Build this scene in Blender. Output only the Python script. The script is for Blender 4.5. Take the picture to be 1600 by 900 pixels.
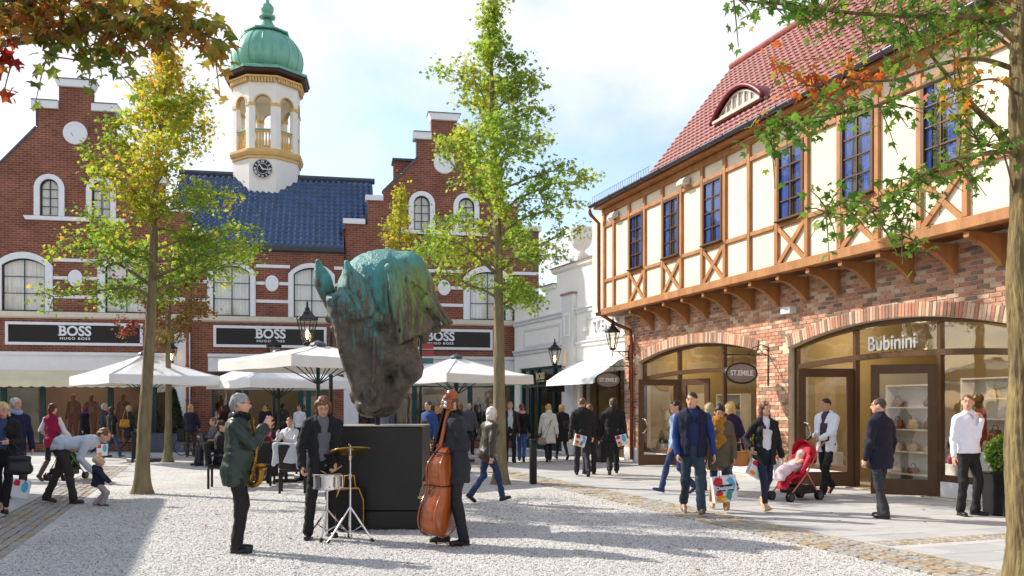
import bpy, bmesh, math, random
import numpy as np
from mathutils import Vector, Matrix, Euler
from mathutils.geometry import tessellate_polygon
for o in list(bpy.data.objects): bpy.data.objects.remove(o)
SC = bpy.context.scene; COL = SC.collection
RAD = math.radians
# ---------------------------------------------------------------- camera
CAM_H = 1.6; FPX = 1400.0; HORIZON = 638.0
cam = bpy.data.cameras.new('camera'); camo = bpy.data.objects.new('camera', cam); COL.objects.link(camo)
cam.sensor_width = 36.0; cam.lens = 36.0*FPX/1600; cam.shift_y = (HORIZON-450)/1600
cam.clip_end = 3000; cam.clip_start = 0.1
camo.location = (0, 0, CAM_H); camo.rotation_euler = (RAD(90), 0, 0)
SC.camera = camo
# ---------------------------------------------------------------- sky and sun
SUN_EL = RAD(36); SUN_AZ = math.atan2(-0.90, 0.43)       # azimuth from +Y towards +X
S_DIR = Vector((math.sin(SUN_AZ)*math.cos(SUN_EL), math.cos(SUN_AZ)*math.cos(SUN_EL), math.sin(SUN_EL)))
sun = bpy.data.lights.new('sun', 'SUN'); sun.energy = 3.5; sun.angle = RAD(0.6); sun.color = (1.0, 0.93, 0.82)
suno = bpy.data.objects.new('sun', sun); COL.objects.link(suno)
suno.rotation_euler = S_DIR.to_track_quat('Z', 'Y').to_euler(); suno.location = (-20, 15, 30)
W = bpy.data.worlds.new('World'); SC.world = W; W.use_nodes = True
nt = W.node_tree; nt.nodes.clear()
def wn(t, **k):
    n = nt.nodes.new(t)
    for a, b in k.items(): setattr(n, a, b)
    return n
w_out = wn('ShaderNodeOutputWorld'); w_bg = wn('ShaderNodeBackground'); w_bg.inputs[1].default_value = 0.15
w_sky = wn('ShaderNodeTexSky', sky_type='NISHITA', sun_disc=False, sun_elevation=SUN_EL, sun_rotation=SUN_AZ, air_density=1.0, dust_density=1.6, ozone_density=1.0, altitude=60)
w_tc = wn('ShaderNodeTexCoord'); w_sep = wn('ShaderNodeSeparateXYZ')
w_den = wn('ShaderNodeMath', operation='ADD'); w_den.inputs[1].default_value = 0.22
w_dx = wn('ShaderNodeMath', operation='DIVIDE'); w_dy = wn('ShaderNodeMath', operation='DIVIDE')
w_cmb = wn('ShaderNodeCombineXYZ'); w_cmb.inputs[2].default_value = 3.7
w_n = wn('ShaderNodeTexNoise'); w_n.inputs['Scale'].default_value = 1.15; w_n.inputs['Detail'].default_value = 9; w_n.inputs['Roughness'].default_value = 0.56; w_n.inputs['Distortion'].default_value = 0.25
w_r = wn('ShaderNodeValToRGB'); w_r.color_ramp.elements[0].position = 0.43; w_r.color_ramp.elements[0].color = (0.06,)*3+(1,); w_r.color_ramp.elements[1].position = 0.60; w_r.color_ramp.elements[1].color = (1,)*4
w_mix = wn('ShaderNodeMixRGB'); w_mix.inputs[2].default_value = (4.1, 4.2, 4.4, 1)
L = nt.links.new
L(w_tc.outputs['Generated'], w_sep.inputs[0]); L(w_sep.outputs[2], w_den.inputs[0])
L(w_sep.outputs[0], w_dx.inputs[0]); L(w_den.outputs[0], w_dx.inputs[1]); L(w_sep.outputs[1], w_dy.inputs[0]); L(w_den.outputs[0], w_dy.inputs[1])
L(w_dx.outputs[0], w_cmb.inputs[0]); L(w_dy.outputs[0], w_cmb.inputs[1]); L(w_cmb.outputs[0], w_n.inputs['Vector'])
L(w_n.outputs['Fac'], w_r.inputs[0]); L(w_r.outputs[0], w_mix.inputs[0]); L(w_sky.outputs[0], w_mix.inputs[1]); L(w_mix.outputs[0], w_bg.inputs[0]); L(w_bg.outputs[0], w_out.inputs[0])
SC.render.engine = 'CYCLES'
SC.view_settings.view_transform = 'Standard'; SC.view_settings.look = 'None'
SC.view_settings.exposure = 0.78; SC.view_settings.gamma = 1.0; SC.view_settings.use_curve_mapping = False
SC.cycles.max_bounces = 6; SC.cycles.transparent_max_bounces = 10; SC.cycles.diffuse_bounces = 3; SC.cycles.glossy_bounces = 3; SC.cycles.caustics_reflective = False; SC.cycles.caustics_refractive = False
SC.cycles.use_denoising = True
SC.cycles.sample_clamp_indirect = 6
# ---------------------------------------------------------------- materials
MATS = {}
def srgb(r, g, b):
    f = lambda c: (c/255/12.92) if c <= 10 else ((c/255+0.055)/1.055)**2.4
    return (f(r), f(g), f(b))
def mat(name, col=(.5,.5,.5), rough=.6, var=.12, scale=6.0, bump=0.0, bscale=40.0, metal=0.0, spec=.4, col2=None, sheen=0.0, coat=0.0, trans=0.0, emit=None, stretch=None, detail=4):
    if name in MATS: return MATS[name]
    m = bpy.data.materials.new(name); m.use_nodes = True; t = m.node_tree; N = t.nodes; Lk = t.links.new
    b = N['Principled BSDF']
    b.inputs['Roughness'].default_value = rough; b.inputs['Metallic'].default_value = metal
    b.inputs['Specular IOR Level'].default_value = spec
    if sheen: b.inputs['Sheen Weight'].default_value = sheen
    if coat: b.inputs['Coat Weight'].default_value = coat; b.inputs['Coat Roughness'].default_value = .15
    tc = N.new('ShaderNodeTexCoord'); vec = tc.outputs['Object']
    if stretch:
        mp = N.new('ShaderNodeMapping'); mp.inputs['Scale'].default_value = stretch; Lk(vec, mp.inputs[0]); vec = mp.outputs[0]
    n = N.new('ShaderNodeTexNoise'); n.inputs['Scale'].default_value = scale; n.inputs['Detail'].default_value = detail; n.inputs['Roughness'].default_value = .6; Lk(vec, n.inputs['Vector'])
    r = N.new('ShaderNodeValToRGB'); e = r.color_ramp.elements
    c2 = col2 if col2 else tuple(min(1, c*(1+var)) for c in col); c1 = col if col2 else tuple(c*(1-var) for c in col)
    e[0].position = .32; e[1].position = .68; e[0].color = (*c1, 1); e[1].color = (*c2, 1)
    Lk(n.outputs['Fac'], r.inputs[0]); Lk(r.outputs[0], b.inputs['Base Color'])
    if bump:
        n2 = N.new('ShaderNodeTexNoise'); n2.inputs['Scale'].default_value = bscale; n2.inputs['Detail'].default_value = 3; Lk(vec, n2.inputs['Vector'])
        bp = N.new('ShaderNodeBump'); bp.inputs['Strength'].default_value = bump; bp.inputs['Distance'].default_value = .02; Lk(n2.outputs['Fac'], bp.inputs['Height']); Lk(bp.outputs[0], b.inputs['Normal'])
    if emit:
        b.inputs['Emission Color'].default_value = (*emit[0], 1); b.inputs['Emission Strength'].default_value = emit[1]
    MATS[name] = m; return m
def leafmat(name, cols, trans=.52, coat=.0):
    """leaf: diffuse + translucent, colour picked per leaf from a face attribute"""
    if name in MATS: return MATS[name]
    m = bpy.data.materials.new(name); m.use_nodes = True; t = m.node_tree; N = t.nodes; Lk = t.links.new; N.clear()
    out = N.new('ShaderNodeOutputMaterial'); at = N.new('ShaderNodeAttribute'); at.attribute_name = 'leafcol'
    r = N.new('ShaderNodeValToRGB'); e = r.color_ramp.elements
    while len(e) < len(cols): e.new(.5)
    for i, c in enumerate(cols): e[i].position = i/(len(cols)-1); e[i].color = (*c, 1)
    Lk(at.outputs['Fac'], r.inputs[0])
    d = N.new('ShaderNodeBsdfPrincipled'); d.inputs['Roughness'].default_value = .55; d.inputs['Specular IOR Level'].default_value = .3
    tr = N.new('ShaderNodeBsdfTranslucent'); mx = N.new('ShaderNodeMixShader'); mx.inputs[0].default_value = trans
    hs = N.new('ShaderNodeHueSaturation'); hs.inputs['Saturation'].default_value = 1.02; hs.inputs['Value'].default_value = 1.3
    Lk(r.outputs[0], d.inputs['Base Color']); Lk(r.outputs[0], hs.inputs['Color']); Lk(hs.outputs[0], tr.inputs['Color'])
    Lk(d.outputs[0], mx.inputs[1]); Lk(tr.outputs[0], mx.inputs[2]); Lk(mx.outputs[0], out.inputs[0])
    MATS[name] = m; return m
def glassmat(name, tint=(1,1,1), rough=.02, ior=1.5):
    if name in MATS: return MATS[name]
    m = bpy.data.materials.new(name); m.use_nodes = True; t = m.node_tree; N = t.nodes; Lk = t.links.new; N.clear()
    out = N.new('ShaderNodeOutputMaterial'); tr = N.new('ShaderNodeBsdfTransparent'); tr.inputs[0].default_value = (*tint, 1)
    g = N.new('ShaderNodeBsdfGlossy'); g.inputs['Roughness'].default_value = rough
    lw = N.new('ShaderNodeLayerWeight'); lw.inputs[0].default_value = .5
    pw = N.new('ShaderNodeMath'); pw.operation = 'POWER'; pw.inputs[1].default_value = 5; Lk(lw.outputs['Facing'], pw.inputs[0])
    fr = N.new('ShaderNodeMath'); fr.operation = 'MULTIPLY_ADD'; fr.inputs[1].default_value = .92; fr.inputs[2].default_value = .06; Lk(pw.outputs[0], fr.inputs[0])
    tc = N.new('ShaderNodeTexCoord'); n = N.new('ShaderNodeTexNoise'); n.inputs['Scale'].default_value = 1.3; Lk(tc.outputs['Object'], n.inputs['Vector'])
    bp = N.new('ShaderNodeBump'); bp.inputs['Strength'].default_value = .04; bp.inputs['Distance'].default_value = .1; Lk(n.outputs['Fac'], bp.inputs['Height']); Lk(bp.outputs[0], g.inputs['Normal'])
    mx = N.new('ShaderNodeMixShader'); Lk(fr.outputs[0], mx.inputs[0]); Lk(tr.outputs[0], mx.inputs[1]); Lk(g.outputs[0], mx.inputs[2]); Lk(mx.outputs[0], out.inputs[0])
    MATS[name] = m; return m
def brickmat(name, c1, c2, cm, w=.25, h=.0833, mortar=.012):
    if name in MATS: return MATS[name]
    m = bpy.data.materials.new(name); m.use_nodes = True; t = m.node_tree; N = t.nodes; Lk = t.links.new
    b = N['Principled BSDF']; b.inputs['Roughness'].default_value = .85; b.inputs['Specular IOR Level'].default_value = .25
    tc = N.new('ShaderNodeTexCoord'); sp = N.new('ShaderNodeSeparateXYZ'); cb = N.new('ShaderNodeCombineXYZ')
    ad = N.new('ShaderNodeMath'); ad.operation = 'ADD'
    Lk(tc.outputs['Object'], sp.inputs[0]); Lk(sp.outputs[0], ad.inputs[0]); Lk(sp.outputs[1], ad.inputs[1]); Lk(ad.outputs[0], cb.inputs[0]); Lk(sp.outputs[2], cb.inputs[1])
    br = N.new('ShaderNodeTexBrick'); br.inputs['Scale'].default_value = 1; br.inputs['Brick Width'].default_value = w; br.inputs['Row Height'].default_value = h
    br.inputs['Mortar Size'].default_value = mortar; br.inputs['Mortar Smooth'].default_value = .25; br.inputs['Bias'].default_value = 0
    br.inputs['Color1'].default_value = (*c1, 1); br.inputs['Color2'].default_value = (*c2, 1); br.inputs['Mortar'].default_value = (*cm, 1)
    Lk(cb.outputs[0], br.inputs['Vector'])
    n = N.new('ShaderNodeTexNoise'); n.inputs['Scale'].default_value = 1.1; n.inputs['Detail'].default_value = 7; n.inputs['Roughness'].default_value = .65; Lk(tc.outputs['Object'], n.inputs['Vector'])
    mr = N.new('ShaderNodeMapRange'); mr.inputs[1].default_value = .3; mr.inputs[2].default_value = .7; mr.inputs[3].default_value = .72; mr.inputs[4].default_value = 1.28; Lk(n.outputs['Fac'], mr.inputs[0])
    mu = N.new('ShaderNodeMixRGB'); mu.blend_type = 'MULTIPLY'; mu.inputs[0].default_value = 1; Lk(br.outputs['Color'], mu.inputs[1]); Lk(mr.outputs[0], mu.inputs[2]); Lk(mu.outputs[0], b.inputs['Base Color'])
    iv = N.new('ShaderNodeMath'); iv.operation = 'SUBTRACT'; iv.inputs[0].default_value = 1; Lk(br.outputs['Fac'], iv.inputs[1])
    bp = N.new('ShaderNodeBump'); bp.inputs['Strength'].default_value = .6; bp.inputs['Distance'].default_value = .015; Lk(iv.outputs[0], bp.inputs['Height']); Lk(bp.outputs[0], b.inputs['Normal'])
    MATS[name] = m; return m
# ---------------------------------------------------------------- objects
def link(o, parent=None):
    COL.objects.link(o)
    if parent is not None: o.parent = parent
    return o
def tag(o, label=None, cat=None, group=None, kind=None):
    if label: o['label'] = label
    if cat: o['category'] = cat
    if group: o['group'] = group
    if kind: o['kind'] = kind
    return o
def empty(name, loc=(0,0,0), rz=0, label=None, cat=None, group=None, kind=None, mw=None):
    o = bpy.data.objects.new(name, None); o.empty_display_size = .2; link(o)
    if mw is not None: o.matrix_world = mw
    else: o.location = loc; o.rotation_euler = (0, 0, rz)
    return tag(o, label, cat, group, kind)
def mobj(name, me, mats, parent=None, smooth=False, loc=None, rot=None):
    o = bpy.data.objects.new(name, me)
    if not isinstance(mats, (list, tuple)): mats = [mats]
    if len(me.materials) == 0:
        for m in mats: me.materials.append(m)
    if smooth and len(me.polygons): me.polygons.foreach_set('use_smooth', np.ones(len(me.polygons), dtype=bool))
    if loc is not None: o.location = loc
    if rot is not None: o.rotation_euler = rot
    return link(o, parent)
def copy_tree(o, parent=None):
    c = o.copy(); COL.objects.link(c); c.parent = parent
    for ch in list(o.children): copy_tree(ch, c)
    return c
def np_mesh(name, V, F, mi=None, attr=None):
    """V (n,3), F (m,k) uniform polygons"""
    me = bpy.data.meshes.new(name); V = np.asarray(V, dtype=np.float32); F = np.asarray(F, dtype=np.int32)
    n, k = F.shape
    me.vertices.add(len(V)); me.vertices.foreach_set('co', V.ravel())
    me.loops.add(n*k); me.loops.foreach_set('vertex_index', F.ravel())
    me.polygons.add(n); me.polygons.foreach_set('loop_start', np.arange(0, n*k, k, dtype=np.int32)); me.polygons.foreach_set('loop_total', np.full(n, k, dtype=np.int32))
    if mi is not None: me.polygons.foreach_set('material_index', np.asarray(mi, dtype=np.int32))
    if attr is not None:
        for an, dat in attr.items():
            a = me.attributes.new(an, 'FLOAT', 'FACE'); a.data.foreach_set('value', np.asarray(dat, dtype=np.float32))
    me.update(calc_edges=True); me.validate(); return me
class MB:
    def __init__(s): s.v = []; s.f = []; s.m = []; s.mi = 0
    def add(s, vs, fs):
        b = len(s.v); s.v += [tuple(v) for v in vs]; s.f += [tuple(i+b for i in f) for f in fs]; s.m += [s.mi]*len(fs); return s
    def box(s, x0, x1, y0, y1, z0, z1, M=None):
        if x1 < x0: x0, x1 = x1, x0
        if y1 < y0: y0, y1 = y1, y0
        if z1 < z0: z0, z1 = z1, z0
        vs = [Vector((x, y, z)) for z in (z0, z1) for y in (y0, y1) for x in (x0, x1)]
        if M is not None: vs = [M @ v for v in vs]
        return s.add(vs, [(0,2,3,1), (4,5,7,6), (0,1,5,4), (2,6,7,3), (0,4,6,2), (1,3,7,5)])
    def bbox(s, x0, x1, y0, y1, z0, z1, b=.01, M=None):
        """box with chamfered edges"""
        if x1 < x0: x0, x1 = x1, x0
        if y1 < y0: y0, y1 = y1, y0
        if z1 < z0: z0, z1 = z1, z0
        b = min(b, (x1-x0)*.45, (y1-y0)*.45, (z1-z0)*.45)
        P = {}; vs = []
        for ix, x in enumerate((x0, x1)):
            for iy, y in enumerate((y0, y1)):
                for iz, z in enumerate((z0, z1)):
                    dx = b if ix == 0 else -b; dy = b if iy == 0 else -b; dz = b if iz == 0 else -b
                    for a, q in (('x', (x, y+dy, z+dz)), ('y', (x+dx, y, z+dz)), ('z', (x+dx, y+dy, z))):
                        P[(ix, iy, iz, a)] = len(vs); vs.append(Vector(q))
        if M is not None: vs = [M @ v for v in vs]
        g = lambda x, y, z, a: P[(x, y, z, a)]; fs = []
        for i in (0, 1):
            f = [g(i,0,0,'x'), g(i,0,1,'x'), g(i,1,1,'x'), g(i,1,0,'x')]; fs.append(f if i == 0 else f[::-1])
            f = [g(0,i,0,'y'), g(1,i,0,'y'), g(1,i,1,'y'), g(0,i,1,'y')]; fs.append(f if i == 0 else f[::-1])
            f = [g(0,0,i,'z'), g(0,1,i,'z'), g(1,1,i,'z'), g(1,0,i,'z')]; fs.append(f if i == 0 else f[::-1])
        for i in (0, 1):
            for j in (0, 1):
                fs.append([g(i,j,0,'x'), g(i,j,1,'x'), g(i,j,1,'y'), g(i,j,0,'y')])
                fs.append([g(i,0,j,'x'), g(i,1,j,'x'), g(i,1,j,'z'), g(i,0,j,'z')])
                fs.append([g(0,i,j,'y'), g(1,i,j,'y'), g(1,i,j,'z'), g(0,i,j,'z')])
        for i in (0,1):
            for j in (0,1):
                for k in (0,1): fs.append([g(i,j,k,'x'), g(i,j,k,'y'), g(i,j,k,'z')])
        return s.add(vs, fs)
    def tube(s, pts, r, n=8, cap=True):
        pts = [Vector(p) for p in pts]; rs = r if isinstance(r, (list, tuple)) else [r]*len(pts)
        rings = []; prev = None
        for i, p in enumerate(pts):
            t = (pts[min(i+1, len(pts)-1)]-pts[max(i-1, 0)])
            if t.length < 1e-9: t = Vector((0,0,1))
            t.normalize()
            if prev is None:
                a = Vector((0,0,1)) if abs(t.z) < .9 else Vector((1,0,0)); u = t.cross(a).normalized()
            else:
                u = (prev - t*prev.dot(t)); u = u.normalized() if u.length > 1e-6 else t.orthogonal().normalized()
            prev = u; w = t.cross(u)
            rings.append([p+(u*math.cos(2*math.pi*k/n)+w*math.sin(2*math.pi*k/n))*rs[i] for k in range(n)])
        vs = [v for R in rings for v in R]; fs = []
        for i in range(len(pts)-1):
            for k in range(n): fs.append((i*n+k, i*n+(k+1)%n, (i+1)*n+(k+1)%n, (i+1)*n+k))
        if cap: fs.append(tuple(range(n-1, -1, -1))); fs.append(tuple((len(pts)-1)*n+k for k in range(n)))
        return s.add(vs, fs)
    def lathe(s, prof, n=16, c=(0,0,0), M=None, rot=0.0, closed=True):
        """prof: list of (r, z)"""
        vs = []; fs = []
        for r, z in prof:
            for k in range(n):
                a = 2*math.pi*k/n+rot; v = Vector((c[0]+r*math.cos(a), c[1]+r*math.sin(a), c[2]+z)); vs.append(M @ v if M is not None else v)
        for i in range(len(prof)-1):
            for k in range(n): fs.append((i*n+k, i*n+(k+1)%n, (i+1)*n+(k+1)%n, (i+1)*n+k))
        if closed:
            if prof[0][0] > 1e-5: fs.append(tuple(range(n-1, -1, -1)))
            if prof[-1][0] > 1e-5: fs.append(tuple((len(prof)-1)*n+k for k in range(n)))
        return s.add(vs, fs)
    def prism(s, poly, y0, y1, holes=(), M=None, axes='xz'):
        """polygon in x-z (or y-z) plane extruded along y (or x)"""
        loops = [list(poly)]+[list(h) for h in holes]
        flat = [p for l in loops for p in l]
        tri = tessellate_polygon([[Vector((p[0], p[1], 0)) for p in l] for l in loops])
        mk = (lambda p, y: Vector((p[0], y, p[1]))) if axes == 'xz' else ((lambda p, y: Vector((y, p[0], p[1]))) if axes == 'yz' else (lambda p, y: Vector((p[0], p[1], y))))
        vs = [mk(p, y0) for p in flat]+[mk(p, y1) for p in flat]; n = len(flat)
        if M is not None: vs = [M @ v for v in vs]
        fs = [tuple(t) for t in tri]+[tuple(i+n for i in t[::-1]) for t in tri]
        b = 0
        for l in loops:
            for i in range(len(l)):
                j = (i+1) % len(l); fs.append((b+i, b+j, b+j+n, b+i+n))
            b += len(l)
        return s.add(vs, fs)
    def mesh(s, name='mesh', fixn=True):
        me = bpy.data.meshes.new(name); me.from_pydata(s.v, [], s.f)
        if any(s.m): me.polygons.foreach_set('material_index', np.array(s.m, dtype=np.int32))
        if fixn:
            bm = bmesh.new(); bm.from_mesh(me); bmesh.ops.recalc_face_normals(bm, faces=bm.faces); bm.to_mesh(me); bm.free()
        me.update(); return me
    def build(s, name, mats, parent=None, smooth=False, loc=None, rot=None):
        return mobj(name, s.mesh(name), mats, parent, smooth, loc, rot)
def rotm(ax, ang, c=(0,0,0)):
    c = Vector(c); return Matrix.Translation(c) @ Matrix.Rotation(ang, 4, ax) @ Matrix.Translation(-c)
class Frame:
    """facade frame: local x runs along the facade (left to right for the viewer), y goes into the building"""
    def __init__(s, ox, oy, ang):
        s.o = Vector((ox, oy, 0)); s.ux = Vector((math.cos(ang), math.sin(ang), 0)); s.uy = Vector((-math.sin(ang), math.cos(ang), 0))
        s.mw = Matrix.Translation(s.o) @ Matrix.Rotation(ang, 4, 'Z'); s.ang = ang
    def px(s, x, y, off=0.0):
        d = Vector(((x-800)/FPX, 1, (HORIZON-y)/FPX)); t = (off+s.o.dot(s.uy))/d.dot(s.uy)
        p = d*t+Vector((0, 0, CAM_H)); return ((p-s.o).dot(s.ux), p.z)
    def s(s, x, off=0.0): return s.px(x, HORIZON, off)[0]
    def world(s, sx, sy, z): return s.o+s.ux*sx+s.uy*sy+Vector((0, 0, z))
def at(x, y, Y): return Vector(((x-800)/FPX*Y, Y, CAM_H+(HORIZON-y)/FPX*Y))
def gnd(x, y):
    Y = CAM_H*FPX/(y-HORIZON); return Vector(((x-800)/FPX*Y, Y, 0))
def arch_poly(cx, w, z0, zs, rise, n=12):
    """rectangle with a segmental arch top: z0 base, zs springing, rise"""
    pts = [(cx-w/2, z0), (cx+w/2, z0)]
    if rise <= 1e-4: return pts+[(cx+w/2, zs), (cx-w/2, zs)]
    R = (w*w/4+rise*rise)/(2*rise); a = math.asin(min(1, w/2/R))
    for i in range(n+1):
        t = a-2*a*i/n; pts.append((cx+R*math.sin(t), zs+rise-R+R*math.cos(t)))
    return pts
def text_mesh(txt, size, ext=.01, off=0.0, sx=1.0, shear=0.0, spacing=1.0, align='CENTER'):
    cu = bpy.data.curves.new('t', 'FONT'); cu.body = txt; cu.size = size; cu.extrude = ext; cu.offset = off; cu.align_x = align; cu.shear = shear; cu.space_character = spacing; cu.resolution_u = 4
    ob = bpy.data.objects.new('t', cu); COL.objects.link(ob); dg = bpy.context.evaluated_depsgraph_get()
    me = bpy.data.meshes.new_from_object(ob.evaluated_get(dg)); bpy.data.objects.remove(ob); bpy.data.curves.remove(cu)
    me.transform(Matrix.Diagonal((sx, 1, 1, 1))); me.transform(Matrix.Rotation(RAD(90), 4, 'X')); me.materials.clear(); return me
# ---------------------------------------------------------------- implicit surfaces (smooth unions meshed with surface nets)
class Field:
    def __init__(s, lo, hi, h):
        s.lo = np.array(lo, float); s.h = h; s.n = np.maximum(4, np.ceil((np.array(hi)-s.lo)/h).astype(int)+1)
        s.f = np.full(tuple(s.n), .5, dtype=np.float32); s.ax = [s.lo[i]+np.arange(s.n[i])*h for i in range(3)]
    def sub(s, lo, hi):
        i0 = np.clip(np.floor((np.asarray(lo)-s.lo)/s.h).astype(int), 0, s.n-1); i1 = np.clip(np.ceil((np.asarray(hi)-s.lo)/s.h).astype(int)+1, 1, s.n)
        if np.any(i1 <= i0): return None
        sl = tuple(slice(a, b) for a, b in zip(i0, i1))
        X = s.ax[0][sl[0]][:, None, None].astype(np.float32); Y = s.ax[1][sl[1]][None, :, None].astype(np.float32); Z = s.ax[2][sl[2]][None, None, :].astype(np.float32)
        return sl, X, Y, Z
    def put(s, sl, d, k, sub):
        a = s.f[sl]
        if sub:
            d = -d
            if k <= 0: s.f[sl] = np.maximum(a, d); return
            h = np.clip(.5-.5*(d-a)/k, 0, 1); s.f[sl] = d+(a-d)*h+k*h*(1-h)
        else:
            if k <= 0: s.f[sl] = np.minimum(a, d); return
            h = np.clip(.5+.5*(d-a)/k, 0, 1); s.f[sl] = d+(a-d)*h-k*h*(1-h)
    def cap(s, a, b, ra, rb=None, k=.02, sub=False, flat=None):
        """tapered capsule; flat=(axis vector, factor): factor <1 squeezes the section along that axis"""
        rb = ra if rb is None else rb; a = np.array(a, float); b = np.array(b, float)
        big = max(ra, rb)*(1.0 if not flat or flat[1] <= 1 else flat[1])+k+2*s.h
        r = s.sub(np.minimum(a, b)-big, np.maximum(a, b)+big)
        if r is None: return s
        sl, X, Y, Z = r; ba = b-a; l2 = max(float(ba @ ba), 1e-9)
        px, py, pz = X-a[0], Y-a[1], Z-a[2]
        t = np.clip((px*ba[0]+py*ba[1]+pz*ba[2])/l2, 0, 1); qx, qy, qz = px-t*ba[0], py-t*ba[1], pz-t*ba[2]
        q2 = qx*qx+qy*qy+qz*qz
        if flat:
            w = np.array(flat[0], float); w = w/np.linalg.norm(w); c = qx*w[0]+qy*w[1]+qz*w[2]
            q2 = q2+c*c*(1/flat[1]**2-1); d = (np.sqrt(np.maximum(q2, 0))-(ra+(rb-ra)*t))*min(1, flat[1])
        else: d = np.sqrt(q2)-(ra+(rb-ra)*t)
        s.put(sl, d.astype(np.float32), k, sub); return s
    def ell(s, c, rad, R=None, k=.02, sub=False):
        c = np.array(c, float); rad = np.array(rad, float); R = np.eye(3) if R is None else np.array(R, float)
        ext = np.sqrt(((R*rad[None, :])**2).sum(1))+k+2*s.h
        r = s.sub(c-ext, c+ext)
        if r is None: return s
        sl, X, Y, Z = r; px, py, pz = X-c[0], Y-c[1], Z-c[2]; k0 = 0; k1 = 0
        for i in range(3):
            u = px*R[0, i]+py*R[1, i]+pz*R[2, i]; k0 = k0+(u/rad[i])**2; k1 = k1+(u/rad[i]**2)**2
        k0 = np.sqrt(k0); d = k0*(k0-1)/np.maximum(np.sqrt(k1), 1e-6); d = np.where(k0 < 1e-3, -rad.min(), d)
        s.put(sl, d.astype(np.float32), k, sub); return s
    def box(s, c, half, R=None, k=.01, rnd=.0, sub=False):
        c = np.array(c, float); half = np.array(half, float); R = np.eye(3) if R is None else np.array(R, float)
        ext = (np.abs(R)*half[None, :]).sum(1)+k+rnd+2*s.h; r = s.sub(c-ext, c+ext)
        if r is None: return s
        sl, X, Y, Z = r; px, py, pz = X-c[0], Y-c[1], Z-c[2]; o2 = 0; ins = None
        for i in range(3):
            u = np.abs(px*R[0, i]+py*R[1, i]+pz*R[2, i])-half[i]; o2 = o2+np.maximum(u, 0)**2; ins = u if ins is None else np.maximum(ins, u)
        d = np.sqrt(o2)+np.minimum(ins, 0)-rnd
        s.put(sl, (d+np.zeros(s.f[sl].shape)).astype(np.float32), k, sub); return s
    def wob(s, amp, fr, seed=0, n=4, zs=1.0):
        rg = np.random.RandomState(seed); X = s.ax[0][:, None, None].astype(np.float32); Y = s.ax[1][None, :, None].astype(np.float32); Z = s.ax[2][None, None, :].astype(np.float32)
        acc = 0
        for i in range(n):
            d = rg.normal(size=3); d[2] *= zs; d = d/np.linalg.norm(d)*fr*rg.uniform(.6, 1.5); d2 = rg.normal(size=3)*fr*.4
            acc = acc+np.sin(X*d[0]+Y*d[1]+Z*d[2]+rg.uniform(0, 6.28)+1.2*np.sin(X*d2[0]+Y*d2[1]+Z*d2[2]))
        s.f = s.f+(acc*(amp/n**.5)).astype(np.float32); return s
    def mesh(s, name='mesh'):
        f = s.f; nx, ny, nz = f.shape; sg = f < 0
        c = np.zeros((nx-1, ny-1, nz-1), np.int8)
        for dx in (0, 1):
            for dy in (0, 1):
                for dz in (0, 1): c += sg[dx:nx-1+dx, dy:ny-1+dy, dz:nz-1+dz]
        act = (c > 0) & (c < 8); ci = np.argwhere(act)
        idx = np.full(act.shape, -1, np.int32); idx[act] = np.arange(len(ci))
        V = np.zeros((len(ci), 3)); cnt = np.zeros(len(ci))
        for a0 in [(0,0,0),(0,0,1),(0,1,0),(0,1,1),(1,0,0),(1,0,1),(1,1,0),(1,1,1)]:
            for ax in range(3):
                if a0[ax]: continue
                a1 = list(a0); a1[ax] = 1
                f0 = f[ci[:,0]+a0[0], ci[:,1]+a0[1], ci[:,2]+a0[2]]; f1 = f[ci[:,0]+a1[0], ci[:,1]+a1[1], ci[:,2]+a1[2]]
                m = (f0 < 0) != (f1 < 0); t = f0[m]/(f0[m]-f1[m]); q = np.tile(np.array(a0, float), (m.sum(), 1)); q[:, ax] += t
                V[m] += q; cnt[m] += 1
        V = (V/np.maximum(cnt, 1)[:, None]+ci)*s.h+s.lo
        Fs = []
        for ax in range(3):
            o = [(0,0,0)]*4; b, cc = (ax+1) % 3, (ax+2) % 3
            sl0 = [slice(1, -1)]*3; sl0[ax] = slice(0, -1); sl1 = list(sl0); sl1[ax] = slice(1, None)
            A = sg[tuple(sl0)]; B = sg[tuple(sl1)]; e = np.argwhere(A != B)
            if len(e) == 0: continue
            flip = A[e[:,0], e[:,1], e[:,2]]; off = np.ones(3, int); off[ax] = 0; e = e+off
            def g(db, dc):
                q = e.copy(); q[:, b] += db; q[:, cc] += dc; return idx[q[:,0], q[:,1], q[:,2]]
            Q = np.stack([g(-1,-1), g(0,-1), g(0,0), g(-1,0)], 1); Q[~flip] = Q[~flip][:, ::-1]
            Fs.append(Q[(Q >= 0).all(1)])
        F = np.concatenate(Fs) if Fs else np.zeros((0, 4), int)
        return np_mesh(name, V, F)
# ---------------------------------------------------------------- frames of the three facades
TF = Frame(12.85, 0, math.atan2(-FPX, 475.0))            # right building, ground floor wall
JF = Frame(12.0, 0, math.atan2(-FPX, 475.0))             # its jettied timber storey
EF = Frame(11.6, 0, math.atan2(-FPX, 475.0))             # its eaves line
WF = Frame(.08, 36.0, math.atan2(-8.25, 3.45))             # pale building beyond it
BF = Frame(0, 36.2, math.atan(0.194))                    # brick building at the back
def proj(p):
    return (800+FPX*p[0]/p[1], HORIZON-(p[2]-CAM_H)*FPX/p[1]) if p[1] > .2 else (-9999, -9999)
def inview(p, m=0):
    x, y = proj(p); return -m < x < 1600+m and -m < y < 900+m
UNIT = {}
def unit_box(bev, key, m):
    k = (key, m.name)
    if k not in UNIT:
        me = MB().bbox(-.5, .5, -.5, .5, -.5, .5, bev).mesh(key); me.materials.append(m); UNIT[k] = me
    return UNIT[k]
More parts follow.
